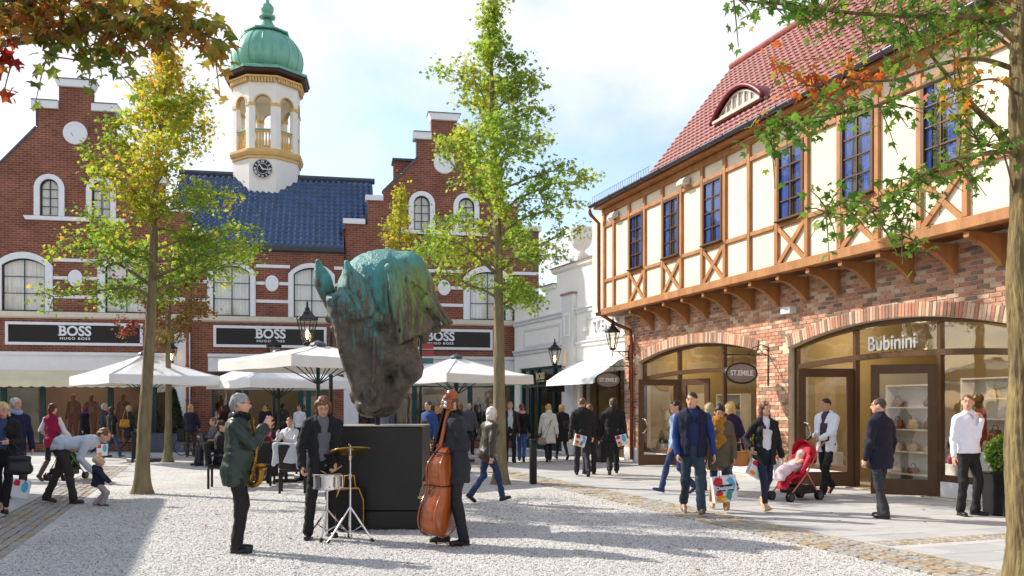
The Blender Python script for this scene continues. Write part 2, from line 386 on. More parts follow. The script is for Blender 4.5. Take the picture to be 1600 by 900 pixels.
def lay_pieces(name, specs, mats, parent, mw, limit=300, bev=.06, stuffname=None, minpx=0):
    """specs: (cx,cy,cz, sx,sy,sz, rz, mat index) in the parent's frame; the ones nearest the camera are objects of their own, the rest one mesh"""
    order = []
    for i, q in enumerate(specs):
        p = mw @ Vector(q[:3]); v = inview(p, 5); px = max(q[3], q[5])*FPX/max(p.y, .5)
        order.append((0 if (v and px >= minpx) else 1, -px, i))
    order.sort(); single = set(i for a, b, i in order[:limit] if a == 0)
    rest = MB()
    for i, q in enumerate(specs):
        cx, cy, cz, sx, sy, sz, rz, mi = q
        if i in single:
            o = bpy.data.objects.new(name, unit_box(bev, name, mats[mi])); o.location = (cx, cy, cz); o.scale = (sx, sy, sz); o.rotation_euler = (0, rz, 0) if stuffname == 'ring' else (0, 0, rz); link(o, parent)
        else:
            rest.mi = mi; M = Matrix.Translation((cx, cy, cz)) @ Matrix.Rotation(rz, 4, 'Y' if stuffname == 'ring' else 'Z')
            rest.box(-sx/2, sx/2, -sy/2, sy/2, -sz/2, sz/2, M)
    if rest.v:
        me = rest.mesh(name, fixn=False)
        tag(mobj((stuffname if stuffname and stuffname != 'ring' else name+'_course'), me, mats, parent), kind='stuff')
rng = random.Random(7)
GRAV = [(6.1, 2.5), (0.55, 19.0), (0.1, 21.0), (-1.5, 22.6), (-10.0, 27.6), (-11.7, 28.0), (-3.05, 2.5)]
def in_poly(x, y, P):
    c = False; j = len(P)-1
    for i in range(len(P)):
        if (P[i][1] > y) != (P[j][1] > y) and x < (P[j][0]-P[i][0])*(y-P[i][1])/(P[j][1]-P[i][1])+P[i][0]: c = not c
        j = i
    return c
m_joint = mat('paving_joint_sand', srgb(150,140,124), .95, .2, 3)
slabm = [mat('paving_stone_a', srgb(184,184,182), .8, .10, 1.7, .15, 60), mat('paving_stone_b', srgb(174,175,175), .8, .10, 1.5, .15, 60), mat('paving_stone_c', srgb(192,190,186), .8, .12, 1.9, .15, 60)]
cobm = [mat('cobble_sand', srgb(178,168,150), .85, .22, 5, .5, 40), mat('cobble_grey', srgb(164,161,156), .85, .2, 5, .5, 40), mat('cobble_tan', srgb(168,148,120), .85, .25, 5, .5, 40)]
def gravelmat():
    m = bpy.data.materials.new('white_gravel'); m.use_nodes = True; t = m.node_tree; N = t.nodes; Lk = t.links.new; b = N['Principled BSDF']; b.inputs['Roughness'].default_value = .9; b.inputs['Specular IOR Level'].default_value = .2
    tc = N.new('ShaderNodeTexCoord'); v = N.new('ShaderNodeTexVoronoi'); v.inputs['Scale'].default_value = 42; Lk(tc.outputs['Object'], v.inputs['Vector'])
    r = N.new('ShaderNodeValToRGB'); e = r.color_ramp.elements; e[0].color = (*srgb(134,132,130), 1); e[1].color = (*srgb(206,203,198), 1); e[0].position = .02; e[1].position = .35
    sp = N.new('ShaderNodeSeparateColor'); Lk(v.outputs['Color'], sp.inputs[0]); Lk(sp.outputs[0], r.inputs[0])
    n = N.new('ShaderNodeTexNoise'); n.inputs['Scale'].default_value = .7; n.inputs['Detail'].default_value = 5; Lk(tc.outputs['Object'], n.inputs['Vector'])
    mr = N.new('ShaderNodeMapRange'); mr.inputs[1].default_value = .3; mr.inputs[2].default_value = .7; mr.inputs[3].default_value = .86; mr.inputs[4].default_value = 1.08; Lk(n.outputs['Fac'], mr.inputs[0])
    mu = N.new('ShaderNodeMixRGB'); mu.blend_type = 'MULTIPLY'; mu.inputs[0].default_value = 1; Lk(r.outputs[0], mu.inputs[1]); Lk(mr.outputs[0], mu.inputs[2]); Lk(mu.outputs[0], b.inputs['Base Color'])
    bp = N.new('ShaderNodeBump'); bp.inputs['Strength'].default_value = .9; bp.inputs['Distance'].default_value = .012; bp.invert = True; Lk(v.outputs['Distance'], bp.inputs['Height']); Lk(bp.outputs[0], b.inputs['Normal'])
    return m
m_gravel = gravelmat()
def sheet(name, poly, z, m, parent=None, kind='structure'):
    me = bpy.data.meshes.new(name); me.from_pydata([(x, y, z) for x, y in poly], [], [tuple(range(len(poly)))])
    bm = bmesh.new(); bm.from_mesh(me); bmesh.ops.recalc_face_normals(bm, faces=bm.faces)
    if bm.faces[:][0].normal.z < 0: bmesh.ops.reverse_faces(bm, faces=bm.faces)
    bm.to_mesh(me); bm.free(); return tag(mobj(name, me, m, parent), kind=kind)
ground = sheet('ground', [(-900, -60), (900, -60), (900, 1800), (-900, 1800)], -.03, m_joint)
grav = sheet('gravel_court', GRAV, -.006, m_gravel)
def pebbles():
    rg = np.random.RandomState(3); n = 95000
    Z = 8.0+(rg.uniform(0, 1, n)**1.5)*9.0; X = rg.uniform(-.66, .62, n)*Z
    ok = (X > -2.05-.339*Z) & (X < 6.95-.339*Z); X, Z = X[ok], Z[ok]; n = len(X)
    oc = np.array([(1,0,0),(0,1,0),(-1,0,0),(0,-1,0),(0,0,1)], float)
    r = rg.uniform(.005, .0115, n)*(1+.3*(Z-8)/9); sc = np.stack([r*rg.uniform(.8,1.5,n), r*rg.uniform(.8,1.3,n), r*rg.uniform(.5,1.1,n)], 1)
    a = rg.uniform(0, 6.28, n); V = oc[None]*sc[:, None]; tl = rg.uniform(-.35, .35, (n, 2))
    V[:, :, 2] += V[:, :, 0]*tl[:, :1]+V[:, :, 1]*tl[:, 1:]
    x = V[:,:,0]*np.cos(a)[:,None]-V[:,:,1]*np.sin(a)[:,None]; y = V[:,:,0]*np.sin(a)[:,None]+V[:,:,1]*np.cos(a)[:,None]
    V = np.stack([x+X[:,None], y+Z[:,None], V[:,:,2]-.004+rg.uniform(0,.004,n)[:,None]], 2).reshape(-1, 3)
    F = np.array([(0,1,4),(1,2,4),(2,3,4),(3,0,4)])[None]+5*np.arange(n)[:,None,None]
    mi = np.repeat(np.array(rg.choice(4, n, p=[.5,.26,.17,.07])), 4)
    me = np_mesh('pebbles', V, F.reshape(-1, 3), mi)
    return me
pm = [mat('pebble_white', srgb(216,213,207), .8, .05, 30), mat('pebble_pale', srgb(198,195,190), .8, .05, 30), mat('pebble_grey', srgb(172,170,168), .8, .05, 30), mat('pebble_dark', srgb(128,126,126), .8, .05, 30)]
tag(mobj('gravel', pebbles(), pm, grav), kind='stuff')
# pavement beside the right building: slabs in courses square to the facade, cobble edging along the gravel
pave = empty('pavement', mw=TF.mw, kind='structure')
specs = []; row = 0; sx = -32.0
while sx < -6.0:
    y = -4.72+(0.0 if row % 2 else -.44)
    while y < 0.9:
        wl = .86
        y0, y1 = max(y, -4.72), min(y+wl, .85)
        if y1-y0 > .1: specs.append((sx+.245, (y0+y1)/2, -.03+rng.uniform(-.0015, .0015), .482, y1-y0-.008, .06, 0, rng.choice((0, 0, 1, 2))))
        y += wl
    sx += .49; row += 1
lay_pieces('slab', specs, slabm, pave, TF.mw, 300, .004, 'slab_course')
specs = []
for r_ in range(6):
    sx = -31.0+rng.random()*.1
    while sx < -6:
        l = rng.uniform(.13, .21)
        specs.append((sx+l/2, -5.52+r_*.132+.066+rng.uniform(-.006, .006), -.035+rng.uniform(-.004, .007), l-.012, .118, .07, rng.uniform(-.05, .05), rng.choice((0, 0, 1, 1, 2)))); sx += l
for r_ in range(3):
    y = -4.7
    while y < .3:
        l = rng.uniform(.13, .2); specs.append((-12.9+r_*.13, y+l/2, .0275-.06+rng.uniform(0, .006), .117, l-.012, .07, rng.uniform(-.05, .05), rng.choice((0, 0, 1, 2)))); y += l
lay_pieces('cobble', specs, cobm, pave, TF.mw, 300, .12, 'cobble_edging')
# pavement on the other side and along the back building
pave2 = empty('pavement_by_the_shops', mw=TF.mw, kind='structure')
specs = []; row = 0; sx = -33.0
while sx < -6.0:
    y = -15.05; first = row % 2
    while y > -24:
        l = .43 if first else .86; first = 0
        specs.append((sx+.245, y-l/2, -.03+rng.uniform(-.0015, .0015), .482, l-.008, .06, 0, rng.choice((0, 0, 1, 2)))); y -= l
    sx += .49; row += 1
lay_pieces('slab', specs, slabm, pave2, TF.mw, 220, .004, 'slab_course')
specs = []
for r_ in range(6):
    sx = -31.0+rng.random()*.1
    while sx < -6:
        l = rng.uniform(.13, .21); specs.append((sx+l/2, -15.04+r_*.132+.066+rng.uniform(-.005, .005), -.035+rng.uniform(-.004, .006), l-.012, .118, .07, rng.uniform(-.05, .05), rng.choice((0, 1, 1, 1, 2)))); sx += l
lay_pieces('cobble', specs, cobm, pave2, TF.mw, 300, .12, 'cobble_edging')
pave3 = empty('pavement_at_the_back', kind='structure'); specs = []
yy = 18.0; row = 0
while yy < 44:
    xx = -32+(row % 2)*.5
    while xx < 9:
        l = TF.mw.inverted() @ Vector((xx, yy, 0))
        inr = -32.6 < l.x and (l.y > -5.0 or l.y < -14.9)
        if not inr and not in_poly(xx, yy, GRAV) and l.y < .8 and yy > 18.6: specs.append((xx, yy, -.036, .99, .59, .06, 0, rng.choice((0, 1, 2))))
        xx += 1.0
    yy += .6; row += 1
lay_pieces('slab', specs, slabm, pave3, Matrix(), 120, .004, 'slab_course')
# ---------------------------------------------------------------- brick building at the back
m_brick = brickmat('red_brick', srgb(142,86,68), srgb(114,70,57), srgb(162,124,104), .25, .0835, .0095)
m_white = mat('white_paint', srgb(236,236,238), .55, .03, 3)
m_stone = mat('cream_stone', srgb(226,216,198), .7, .06, 3, .1, 40)
m_black = mat('black_panel', srgb(34,30,30), .4, .1, 3)
m_green = mat('dark_green_paint', srgb(18,62,60), .4, .12, 5)
m_curt = mat('cream_curtain', srgb(246,240,228), .8, .04, 3)
m_glass = glassmat('window_glass')
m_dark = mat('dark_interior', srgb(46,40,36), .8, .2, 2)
m_shopw = mat('shop_wall_beige', srgb(136,124,104), .8, .08, 2)
m_copper = mat('copper_pipe', srgb(150,84,58), .4, .2, 4, metal=.5)
m_lead = mat('lead_grey', srgb(84,88,100), .5, .15, 4, metal=.3)
m_chrome = mat('chrome', (.75,.75,.76), .15, .05, 4, metal=1.0)
BH = empty('brick_building', mw=BF.mw, label='long red brick shop building with stepped gables, blue tiled roof and green shopfronts', cat='building')
def PB(x, y, off=0): return BF.px(x, y, off)
CL = PB(118, 500)[0]; CR = PB(694, 500)[0]; CM = PB(420, 500)[0]
EDL = CL+4.06; EDR = CR-3.9                               # inner edges of the two gabled wings
ZK = 7.82
def gable_poly(c, top, h, kn, left=True):
    hw, zt, w2, z2, zv, w3, z3, w4, z4, w5, z5 = h
    R = [(c+w5, 0), (c+w5, z5), (c+w4, z5), (c+w4, z4), (c+w3, z4), (c+w3, z3), (c+w2, zv), (c+w2, z2), (c+hw, z2), (c+hw, zt)]
    Lp = [(2*c-x, z) for x, z in R[::-1]]
    return R+Lp
GL = (.57, 13.44, 1.32, 12.6, 11.87, 2.72, 10.3, 3.1, 10.05, 4.05, 9.0)
GR = (.51, 13.05, 1.07, 12.25, 11.45, 2.4, 10.1, 3.0, 9.75, 3.86, 8.8)
def window(parent, cx, z0, zs, w, rise, tw, nx, nz, trim_down=True, curt=True, sill=True, deep=.2):
    """white surround, dark frame with glazing bars, panes one by one, curtain behind"""
    n = 10; out = arch_poly(cx, w+2*tw, z0, zs, rise+tw*.9, n); inn = arch_poly(cx, w, z0-.02, zs, rise, n)
    prof = [(cx-w/2-tw, z0), (cx-w/2, z0)]+arch_poly(cx, w, z0, zs, rise, n)[:1:-1]+[(cx+w/2, z0), (cx+w/2+tw, z0)]+arch_poly(cx, w+2*tw, z0, zs, rise+tw*.9, n)[2:]
    win = MB().prism(prof, -.06, .10).build('window', m_white, parent)
    fw = .045; ow = arch_poly(cx, w-.004, z0+.002, zs, rise-.002, n); iw = arch_poly(cx, w-2*fw, z0+fw, zs, max(rise-fw, 0), n)
    MB().prism(ow, .07, .13, [iw]).build('frame', m_green, win)
    def topz(x):
        R = (w*w/4+rise*rise)/(2*rise); return zs+rise-R+math.sqrt(max(R*R-(x-cx)**2, 0))-fw*.6
    xs = [cx-w/2+fw+(w-2*fw)*i/nx for i in range(nx+1)]; H = zs+rise-z0-2*fw; zz = [z0+fw+H*i/nz for i in range(nz+1)]
    for x in xs[1:-1]: MB().box(x-.016, x+.016, .085, .12, z0+fw, topz(x)).build('glazing_bar', m_green, win)
    for z in zz[1:-1]: MB().box(cx-w/2+fw, cx+w/2-fw, .09, .115, z-.014, z+.014).build('glazing_bar', m_green, win)
    for i in range(nx):
        for j in range(nz):
            x0, x1 = xs[i], xs[i+1]; a, b = zz[j], zz[j+1]
            if j == nz-1:
                pl = [(x0, a), (x1, a)]+[(x1+(x0-x1)*q/5, topz(x1+(x0-x1)*q/5)+.01) for q in range(6)]
            else: pl = [(x0, a), (x1, a), (x1, b), (x0, b)]
            MB().prism(pl, .1, .104).build('pane', m_glass, win)
    if curt:
        rg = random.Random(int(cx*100)); N = 60; vs = []; 
        for i in range(N+1):
            x = cx-w/2-.05+(w+.1)*i/N; y = .17+.025*math.sin(i*1.25+rg.random())+.012*math.sin(i*3.1); vs += [(x, y, z0-.05), (x, y+.01, zs+rise+.05)]
        me = MB().add(vs, [(2*i, 2*i+2, 2*i+3, 2*i+1) for i in range(N)]).mesh('curtain', False); mobj('curtain', me, m_curt, win, True)
    if sill: MB().bbox(cx-w/2-tw-.02, cx+w/2+tw+.02, -.1, .1, z0-.07, z0-.003, .01).build('sill', m_white, win)
    return [(p[0], p[1]) for p in arch_poly(cx, w-.01, z0+.004, zs, rise-.004, n)]
def wing(c, G, zt, x0=None, x1=None):
    holes = []
    for dx in (-.89, .89): holes.append(window(BH, c+dx, 8.66, 9.72, .64, .30, .2, 2, 4, sill=False))
    for dx in (-1.76, 1.76): holes.append(window(BH, c+dx, 5.16, 6.82, 1.46, .26, .26, 2, 3, sill=False))
    P = gable_poly(c, zt, G, 0)
    holes.append([(c-3.4, .3), (c+3.3, .3), (c+3.3, 2.95), (c-3.4, 2.95)])
    MB().prism(P, 0, .35, holes).build('wall', m_brick, BH)
    hw, z1, w2, z2, zv, w3, z3, w4, z4, w5, z5 = G
    for s in (-1, 1):
        xa, xb = sorted((c+s*(hw+.002), c+s*(w2+.16))); MB().prism([(xa, z2), (xb, z2), (xb, z2+.1), (xb+(.0), z2+.27), (xa, z2+.27)], -.14, .42).build('coping', m_white, BH)
        MB().box(xa, xb+.0, -.17, .45, z2+.272, z2+.30).build('coping_lead', m_lead, BH)
        xa, xb = sorted((c+s*(w3+.005), c+s*(w4+.1))); MB().box(xa, xb, -.1, .42, z4, z4+.2).build('coping', m_white, BH)
        xa, xb = sorted((c+s*(w4+.105), c+s*(w5+.1))); MB().box(xa, xb, -.1, .42, z5, z5+.2).build('coping', m_white, BH)
        d = MB(); th = .06; p0 = (c+s*w2, zv); p1 = (c+s*w3, z3+.0)
        d.prism([p0, p1, (p1[0]+s*.05, p1[1]+.05), (p0[0]+s*.05, p0[1]+.08)], -.03, .4).build('verge', m_lead, BH)
        d = MB().box(*sorted((c+s*(w2+.002), c+s*(w2+.03))), -.03, .4, zv+.09, z2-.002).build('verge', m_lead, BH)
    MB().prism([(c-hw-.02, z1), (c+hw+.02, z1), (c+hw+.13, z1+.26), (c-hw-.13, z1+.26)], -.14, .45).build('coping', m_white, BH)
    MB().box(c-hw-.15, c+hw+.15, -.17, .48, z1+.262, z1+.29).build('coping_lead', m_lead, BH)
    # round panel, sill course, bands, ovals, cornice
    zc = 11.75 if c < -5 else 11.35
    M = Matrix.Translation((c, 0, zc)) @ Matrix.Rotation(RAD(90), 4, 'X')
    MB().lathe([(.42, -.001), (.42, .06), (.38, .08), (.31, .08), (.29, .06), (.0, .06)], 32, M=M).build('roundel', m_white, BH, False)
    MB().prism([(c-1.75, 8.64), (c-1.68, 8.5), (c+1.68, 8.5), (c+1.75, 8.64)], -.12, -.001).build('sill_course', m_white, BH)
    for z in (7.06, 6.4, 5.71):
        for a, b in ((-.76, .76), (-3.85, -2.76), (2.76, 3.85)):
            if z == 6.4 and a == -.76:
                for q in ((-.76, -.27), (.27, .76)): MB().box(c+q[0], c+q[1], -.035, -.001, z-.06, z+.06).build('band', m_white, BH)
            else: MB().box(c+a, c+b, -.035, -.001, z-.06, z+.06).build('band', m_white, BH)
    M = Matrix.Translation((c, 0, 6.4)) @ Matrix.Rotation(RAD(90), 4, 'X') @ Matrix.Diagonal((.25, .31, 1, 1))
    MB().lathe([(1, -.001), (1, .05), (.9, .06), (0, .06)], 28, M=M).build('oval_panel', m_white, BH)
    MB().prism([(-.001, 4.9), (-.12, 4.95), (-.16, 5.13), (-.001, 5.15)], c-3.9, c+3.85, axes='yz').build('cornice', m_stone, BH)
wing(CL, GL, 13.7); wing(CR, GR, 13.3)
# middle section
holes = []
for x in (PB(362, 450)[0], PB(487, 450)[0]): holes.append(window(BH, x, 5.12, 6.78, 1.36, .26, .2, 2, 3, sill=False))
holes.append([(EDL+.75, .3), (EDR-.5, .3), (EDR-.5, 2.95), (EDL+.75, 2.95)])
MB().prism([(EDL+.002, 0), (EDR-.002, 0), (EDR-.002, ZK-.02), (EDL+.002, ZK-.02)], .04, .38, holes).build('wall', m_brick, BH)
xm = PB(425, 445)[0]
M = Matrix.Translation((xm, .04, 6.4)) @ Matrix.Rotation(RAD(90), 4, 'X') @ Matrix.Diagonal((.25, .31, 1, 1))
MB().lathe([(1, -.001), (1, .05), (.9, .06), (0, .06)], 28, M=M).build('oval_panel', m_white, BH)
for z in (7.06, 6.4, 5.71):
    for a, b in ((PB(400, 1)[0], PB(453, 1)[0]), (EDL+.05, PB(325, 1)[0]), (PB(522, 1)[0], EDR-.05)):
        if z == 6.4 and a < xm < b:
            for q in ((a, xm-.27), (xm+.27, b)): MB().box(q[0], q[1], .005, .039, z-.06, z+.06).build('band', m_white, BH)
        else: MB().box(a, b, .005, .039, z-.06, z+.06).build('band', m_white, BH)
MB().prism([(.039, 4.88), (-.08, 4.93), (-.12, 5.1), (.039, 5.12)], EDL+.05, EDR-.1, axes='yz').build('cornice', m_stone, BH)
MB().prism([(.03, ZK-.2), (-.12, ZK-.15), (-.2, ZK+.0), (-.2, ZK+.06), (.03, ZK+.06)], EDL+.02, EDR-.02, axes='yz').build('eaves_board', m_lead, BH)
# glazed blue pantile roof: real S-profiled courses
def pantiles(x0, x1, y0, z0, run, rise, tw, th, mname, per=6, amp=.03, lap=.025, r0=0, r1=99):
    nt_ = int((x1-x0)/tw); L_ = math.hypot(run, rise); nr = int(L_/th); ca, sa = run/L_, rise/L_
    cols = nt_*per+1; u = np.linspace(x0, x0+nt_*tw, cols); ph = (np.arange(cols) % per)/per
    prof = amp*np.sin(ph*2*np.pi)+amp*.3*np.sin(ph*4*np.pi); V = []; F = []
    for r in range(r0, min(nr, r1)):
        b = len(V)*cols
        for k, (t, lift) in enumerate(((r*th-.02, lap), ((r+1)*th, 0.0), (r*th-.02, lap-.02))):
            d = prof+lift+.02; y = y0+t*ca-d*sa; z = z0+t*sa+d*ca; V.append(np.stack([u, y+0*u, z], 1))
        i = np.arange(cols-1)
        F.append(np.stack([b+i, b+i+1, b+cols+i+1, b+cols+i], 1)); F.append(np.stack([b+2*cols+i, b+2*cols+i+1, b+i+1, b+i], 1))
    return np_mesh(mname, np.concatenate(V), np.concatenate(F))
m_btile = mat('blue_glazed_tile', srgb(48,76,116), .25, .3, 2.5, coat=.4, spec=.6)
MB().add([(EDL+.02, -.15, ZK), (EDR-.02, -.15, ZK), (EDR-.02, .6, ZK+.72), (EDL+.02, .6, ZK+.72), (EDL-1, .6, ZK+.72), (EDL-1, 3.5, ZK+3.53), (EDR+1.2, 3.5, ZK+3.53), (EDR+1.2, .6, ZK+.72)], [(0,1,2,3), (4,7,6,5)]).build('roof_deck', m_lead, BH)
tag(mobj('roof_tiles', pantiles(EDL+.03, EDR-.03, -.17, ZK+.02, 3.6, 3.53, .235, .30, 'roof_tiles', r1=4), m_btile, BH, True), kind='stuff')
tag(mobj('roof_tiles', pantiles(EDL+.03-4*.235, EDR+1.2, -.17, ZK+.02, 3.6, 3.53, .235, .30, 'roof_tiles', r0=4), m_btile, BH, True), kind='stuff')
MB().tube([(EDL-1, 3.5, ZK+3.55), (EDR+1.3, 3.5, ZK+3.55)], .13, 8).build('ridge', m_lead, BH)
x = PB(628, 270, 2)[0]; MB().box(x-.35, x+.42, 1.6, 2.4, 8.9, PB(628, 252, 2)[1]-.1).build('chimney', m_brick, BH); MB().box(x-.42, x+.49, 1.53, 2.47, PB(628, 252, 2)[1]-.1, PB(628, 252, 2)[1]).build('chimney_cap', m_lead, BH)
# roofs of the wings behind the gables
for c, G in ((CL, GL), (CR, GR)):
    MB().prism([(c-3.9, 8.6), (c+3.75, 8.6), (c, 11.9)], .46, 9).build('wing_roof', m_lead, BH)
    MB().box(c-4.0, c+3.8, .36, 9, 3.2, 8.6).build('wing_block', m_brick, BH)
MB().box(EDL+.05, EDR-.05, 3.2, 8, 3.3, 11.2).build('rear_block', m_dark, BH)
# signs
def boss_sign(cx, w, z0, z1, y=-.06):
    s = MB().prism([(cx-w/2, z0), (cx+w/2, z0), (cx+w/2, z1), (cx-w/2, z1)], y-.04, y+.05, [[(cx-w/2+.1, z0+.1), (cx+w/2-.1, z0+.1), (cx+w/2-.1, z1-.1), (cx-w/2+.1, z1-.1)]]).build('sign', m_white, BH)
    MB().box(cx-w/2+.1, cx+w/2-.1, y, y+.03, z0+.1, z1-.1).build('sign_panel', m_black, s)
    boss_text(s, cx, z0+.36, .50, y)
def boss_text(s, cx, zb, size, y, m=None, sub=True):
    m = m or m_white; me = text_mesh('BOSS', size, .01, size*.028, .98, spacing=1.0); o = mobj('lettering', me, m, s, loc=(cx, y-.012, zb))
    xs = np.array([v.co.x for v in me.vertices]); x0 = cx+xs.min(); zt = zb+max(v.co.z for v in me.vertices); t = size*.05
    sf = MB(); 
    for z in (zb, zt-t): sf.box(x0-size*.09, x0+size*.12, y-.022, y-.003, z, z+t)
    sf.build('serif', m, s)
    if sub:
        me = text_mesh('HUGO BOSS', size*.235, .006, size*.006, 1.35, spacing=1.25); mobj('lettering', me, m, s, loc=(cx, y-.012, zb-size*.30))
boss_sign(CL, 4.72, 3.92, 4.76); boss_sign(PB(423, 520)[0], 4.2, 3.93, 4.75, -.02); boss_sign(PB(688, 520)[0], 4.2, 3.93, 4.75)
# ground floor: fascia, pilasters, awning, shop windows
for a, b in ((CL-3.9, CL+3.5), (EDL+.62, EDR-.4), (CR-3.5, CR+3.5)):
    MB().prism([(-.001, 3.0), (-.05, 3.0), (-.05, 3.5), (-.16, 3.56), (-.18, 3.66), (-.001, 3.68)], a, b, axes='yz').build('fascia', m_white, BH)
for x in (EDL-.3, EDR+.25, CR+3.62): MB().box(x-.28, x+.28, -.1, -.003, 0, 3.0 if x > EDL+1 else 4.45).build('pilaster', m_white, BH)
xp = PB(293.5, 600)[0]; dp = MB().tube([(xp, -.1, 4.9), (xp, -.1, .02)], .055, 10)
for z in (.6, 1.9, 3.2, 4.5): dp.tube([(xp, -.1, z-.04), (xp, -.1, z+.04)], .072, 10)
dp.build('downpipe', m_copper, BH)
def shopfront(x0, x1, mull, doorgap=None):
    z1 = 2.95
    for i, m in enumerate(mull): MB().box(m-.09, m+.09, .05, .2, 0, z1).build('mullion', m_green, BH)
    MB().box(x0, x1, .06, .19, z1-.16, z1).build('head_rail', m_green, BH); MB().box(x0, x1, .06, .19, 2.44, 2.52).build('transom', m_green, BH)
    ms = sorted(mull)
    for a, b in zip(ms, ms[1:]):
        if doorgap and a < doorgap < b: continue
        MB().box(a+.09, b-.09, .055, .195, .0, .34).build('stall_riser', m_green, BH)
        MB().box(a+.09, b-.09, .12, .126, .34, 2.44).build('pane', m_glass, BH); MB().box(a+.09, b-.09, .12, .126, 2.52, 2.79).build('pane', m_glass, BH)
    MB().box(x0-.2, x1+.2, 3.0, 3.1, 0, 3.3).build('shop_back_wall', m_shopw, BH); MB().box(x0-.2, x1+.2, .4, 3.0, 3.05, 3.15).build('shop_ceiling', m_shopw, BH)
    for x in (x0-.2, x1+.2): MB().box(x-.04, x+.04, .4, 3.0, 0, 3.05).build('shop_side_wall', m_shopw, BH)
    MB().box(x0, x1, .4, 3.0, .0, .3).build('display_plinth', m_shopw, BH)
shopfront(CL-3.4, CL+3.3, [CL-3.4]+[PB(q, 650)[0] for q in (4, 65, 172, 240)]+[CL+3.3])
shopfront(EDL+.75, EDR-.5, [EDL+.75]+[PB(q, 650)[0] for q in (372, 384, 470, 482)]+[EDR-.5], PB(430, 650)[0])
shopfront(CR-3.4, CR+3.3, [CR-3.4]+[PB(q, 650)[0] for q in (648, 735, 800)]+[CR+3.3])
m_awn = mat('cream_awning', srgb(226,214,180), .8, .06, 2)
a0, a1 = CL-4.2, PB(215, 590)[0]; n = int((a1-a0)/.09); aw = MB()
vs = []; fs = []
for i in range(n+1):
    x = a0+(a1-a0)*i/n; sc = .045*abs(math.sin(i*math.pi/4)); sg = .012*math.sin(i*.5)
    vs += [(x, -.06, 3.0), (x, -.62+sg, 2.62), (x, -.66+sg, 2.40-sc)]
for i in range(n): fs += [(3*i, 3*i+3, 3*i+4, 3*i+1), (3*i+1, 3*i+4, 3*i+5, 3*i+2)]
aw = mobj('awning', aw.add(vs, fs).mesh('awning', False), m_awn, BH)
# clock tower
TWX, TWY = PB(413.5, 300, 2.42)[0], 2.42+1.36
tw = empty('clock_tower', mw=BF.mw @ Matrix.Translation((TWX, TWY, 0)) @ Matrix.Rotation(RAD(-3.5), 4, 'Z'), label='octagonal cream clock tower with arcaded belfry and green copper onion dome', cat='tower')
m_plast = mat('ivory_render', srgb(244,238,226), .75, .03, 2)
m_och = mat('ochre_trim', srgb(226,184,116), .65, .06, 4)
def coppermat():
    return mat('verdigris_copper', srgb(98,158,132), .42, .1, 2.2, .12, 9, metal=.2, col2=srgb(136,192,168), stretch=(1, 1, .35))
m_verd = coppermat()
APO = 1.31; RC = APO/math.cos(math.pi/8); R8 = math.pi/8
def octo(r_, z): return [(r_/math.cos(R8), z)]
def oc(prof): return [(a/math.cos(R8), z) for a, z in prof]
MB().lathe(oc([(APO, 8.6), (APO, 11.85)]), 8, rot=R8).build('shaft', m_plast, tw)
MB().lathe(oc([(APO, 11.85), (APO+.05, 11.86), (APO+.05, 11.95), (APO+.1, 12.0), (APO+.14, 12.12), (APO+.14, 12.22), (APO+.03, 12.26), (.0, 12.27)]), 8, rot=R8).build('belfry_ledge', m_och, tw)
cl = MB().lathe([(.42, 0), (.42, .05), (.38, .06), (.38, .03), (0, .03)], 40, M=Matrix.Translation((0, -APO+.002, 11.42)) @ Matrix.Rotation(RAD(90), 4, 'X')).build('clock', m_stone, tw)
m_clk = mat('clock_black', srgb(24,24,28), .4, .1, 5)
MB().lathe([(.375, 0), (.375, .005), (0, .005)], 40, M=Matrix.Translation((0, -APO-.03, 11.42)) @ Matrix.Rotation(RAD(90), 4, 'X')).build('clock_face', m_clk, cl)
RN = ['XII', 'I', 'II', 'III', 'IIII', 'V', 'VI', 'VII', 'VIII', 'IX', 'X', 'XI']
for i, t in enumerate(RN):
    a = i*math.pi/6; me = text_mesh(t, .135, .003, .004, .8); me.transform(Matrix.Translation((0, 0, -.045)));
    me.transform(Matrix.Rotation(a, 4, 'Y')); mobj('numeral', me, m_white, cl, loc=(.30*math.sin(a), -APO-.04, 11.42+.30*math.cos(a)))
MB().lathe([(.2, .0), (.215, .0), (.215, .004), (.2, .004)], 32, M=Matrix.Translation((0, -APO-.04, 11.42)) @ Matrix.Rotation(RAD(90), 4, 'X'), closed=False).build('dial_ring', m_white, cl)
for a, ln, wd in ((RAD(-38), .2, .03), (RAD(100), .31, .022)):
    MB().prism([(-wd, -.06), (wd, -.06), (wd*.5, ln), (0, ln+.03), (-wd*.5, ln)], -APO-.055, -APO-.048, M=rotm('Y', a, (0, 0, 0))).build('clock_hand', m_white, cl, loc=(0, 0, 11.42))
ZC0, ZC1, ZSP = 12.26, 15.2, 14.15
fwid = 2*APO*math.tan(R8)
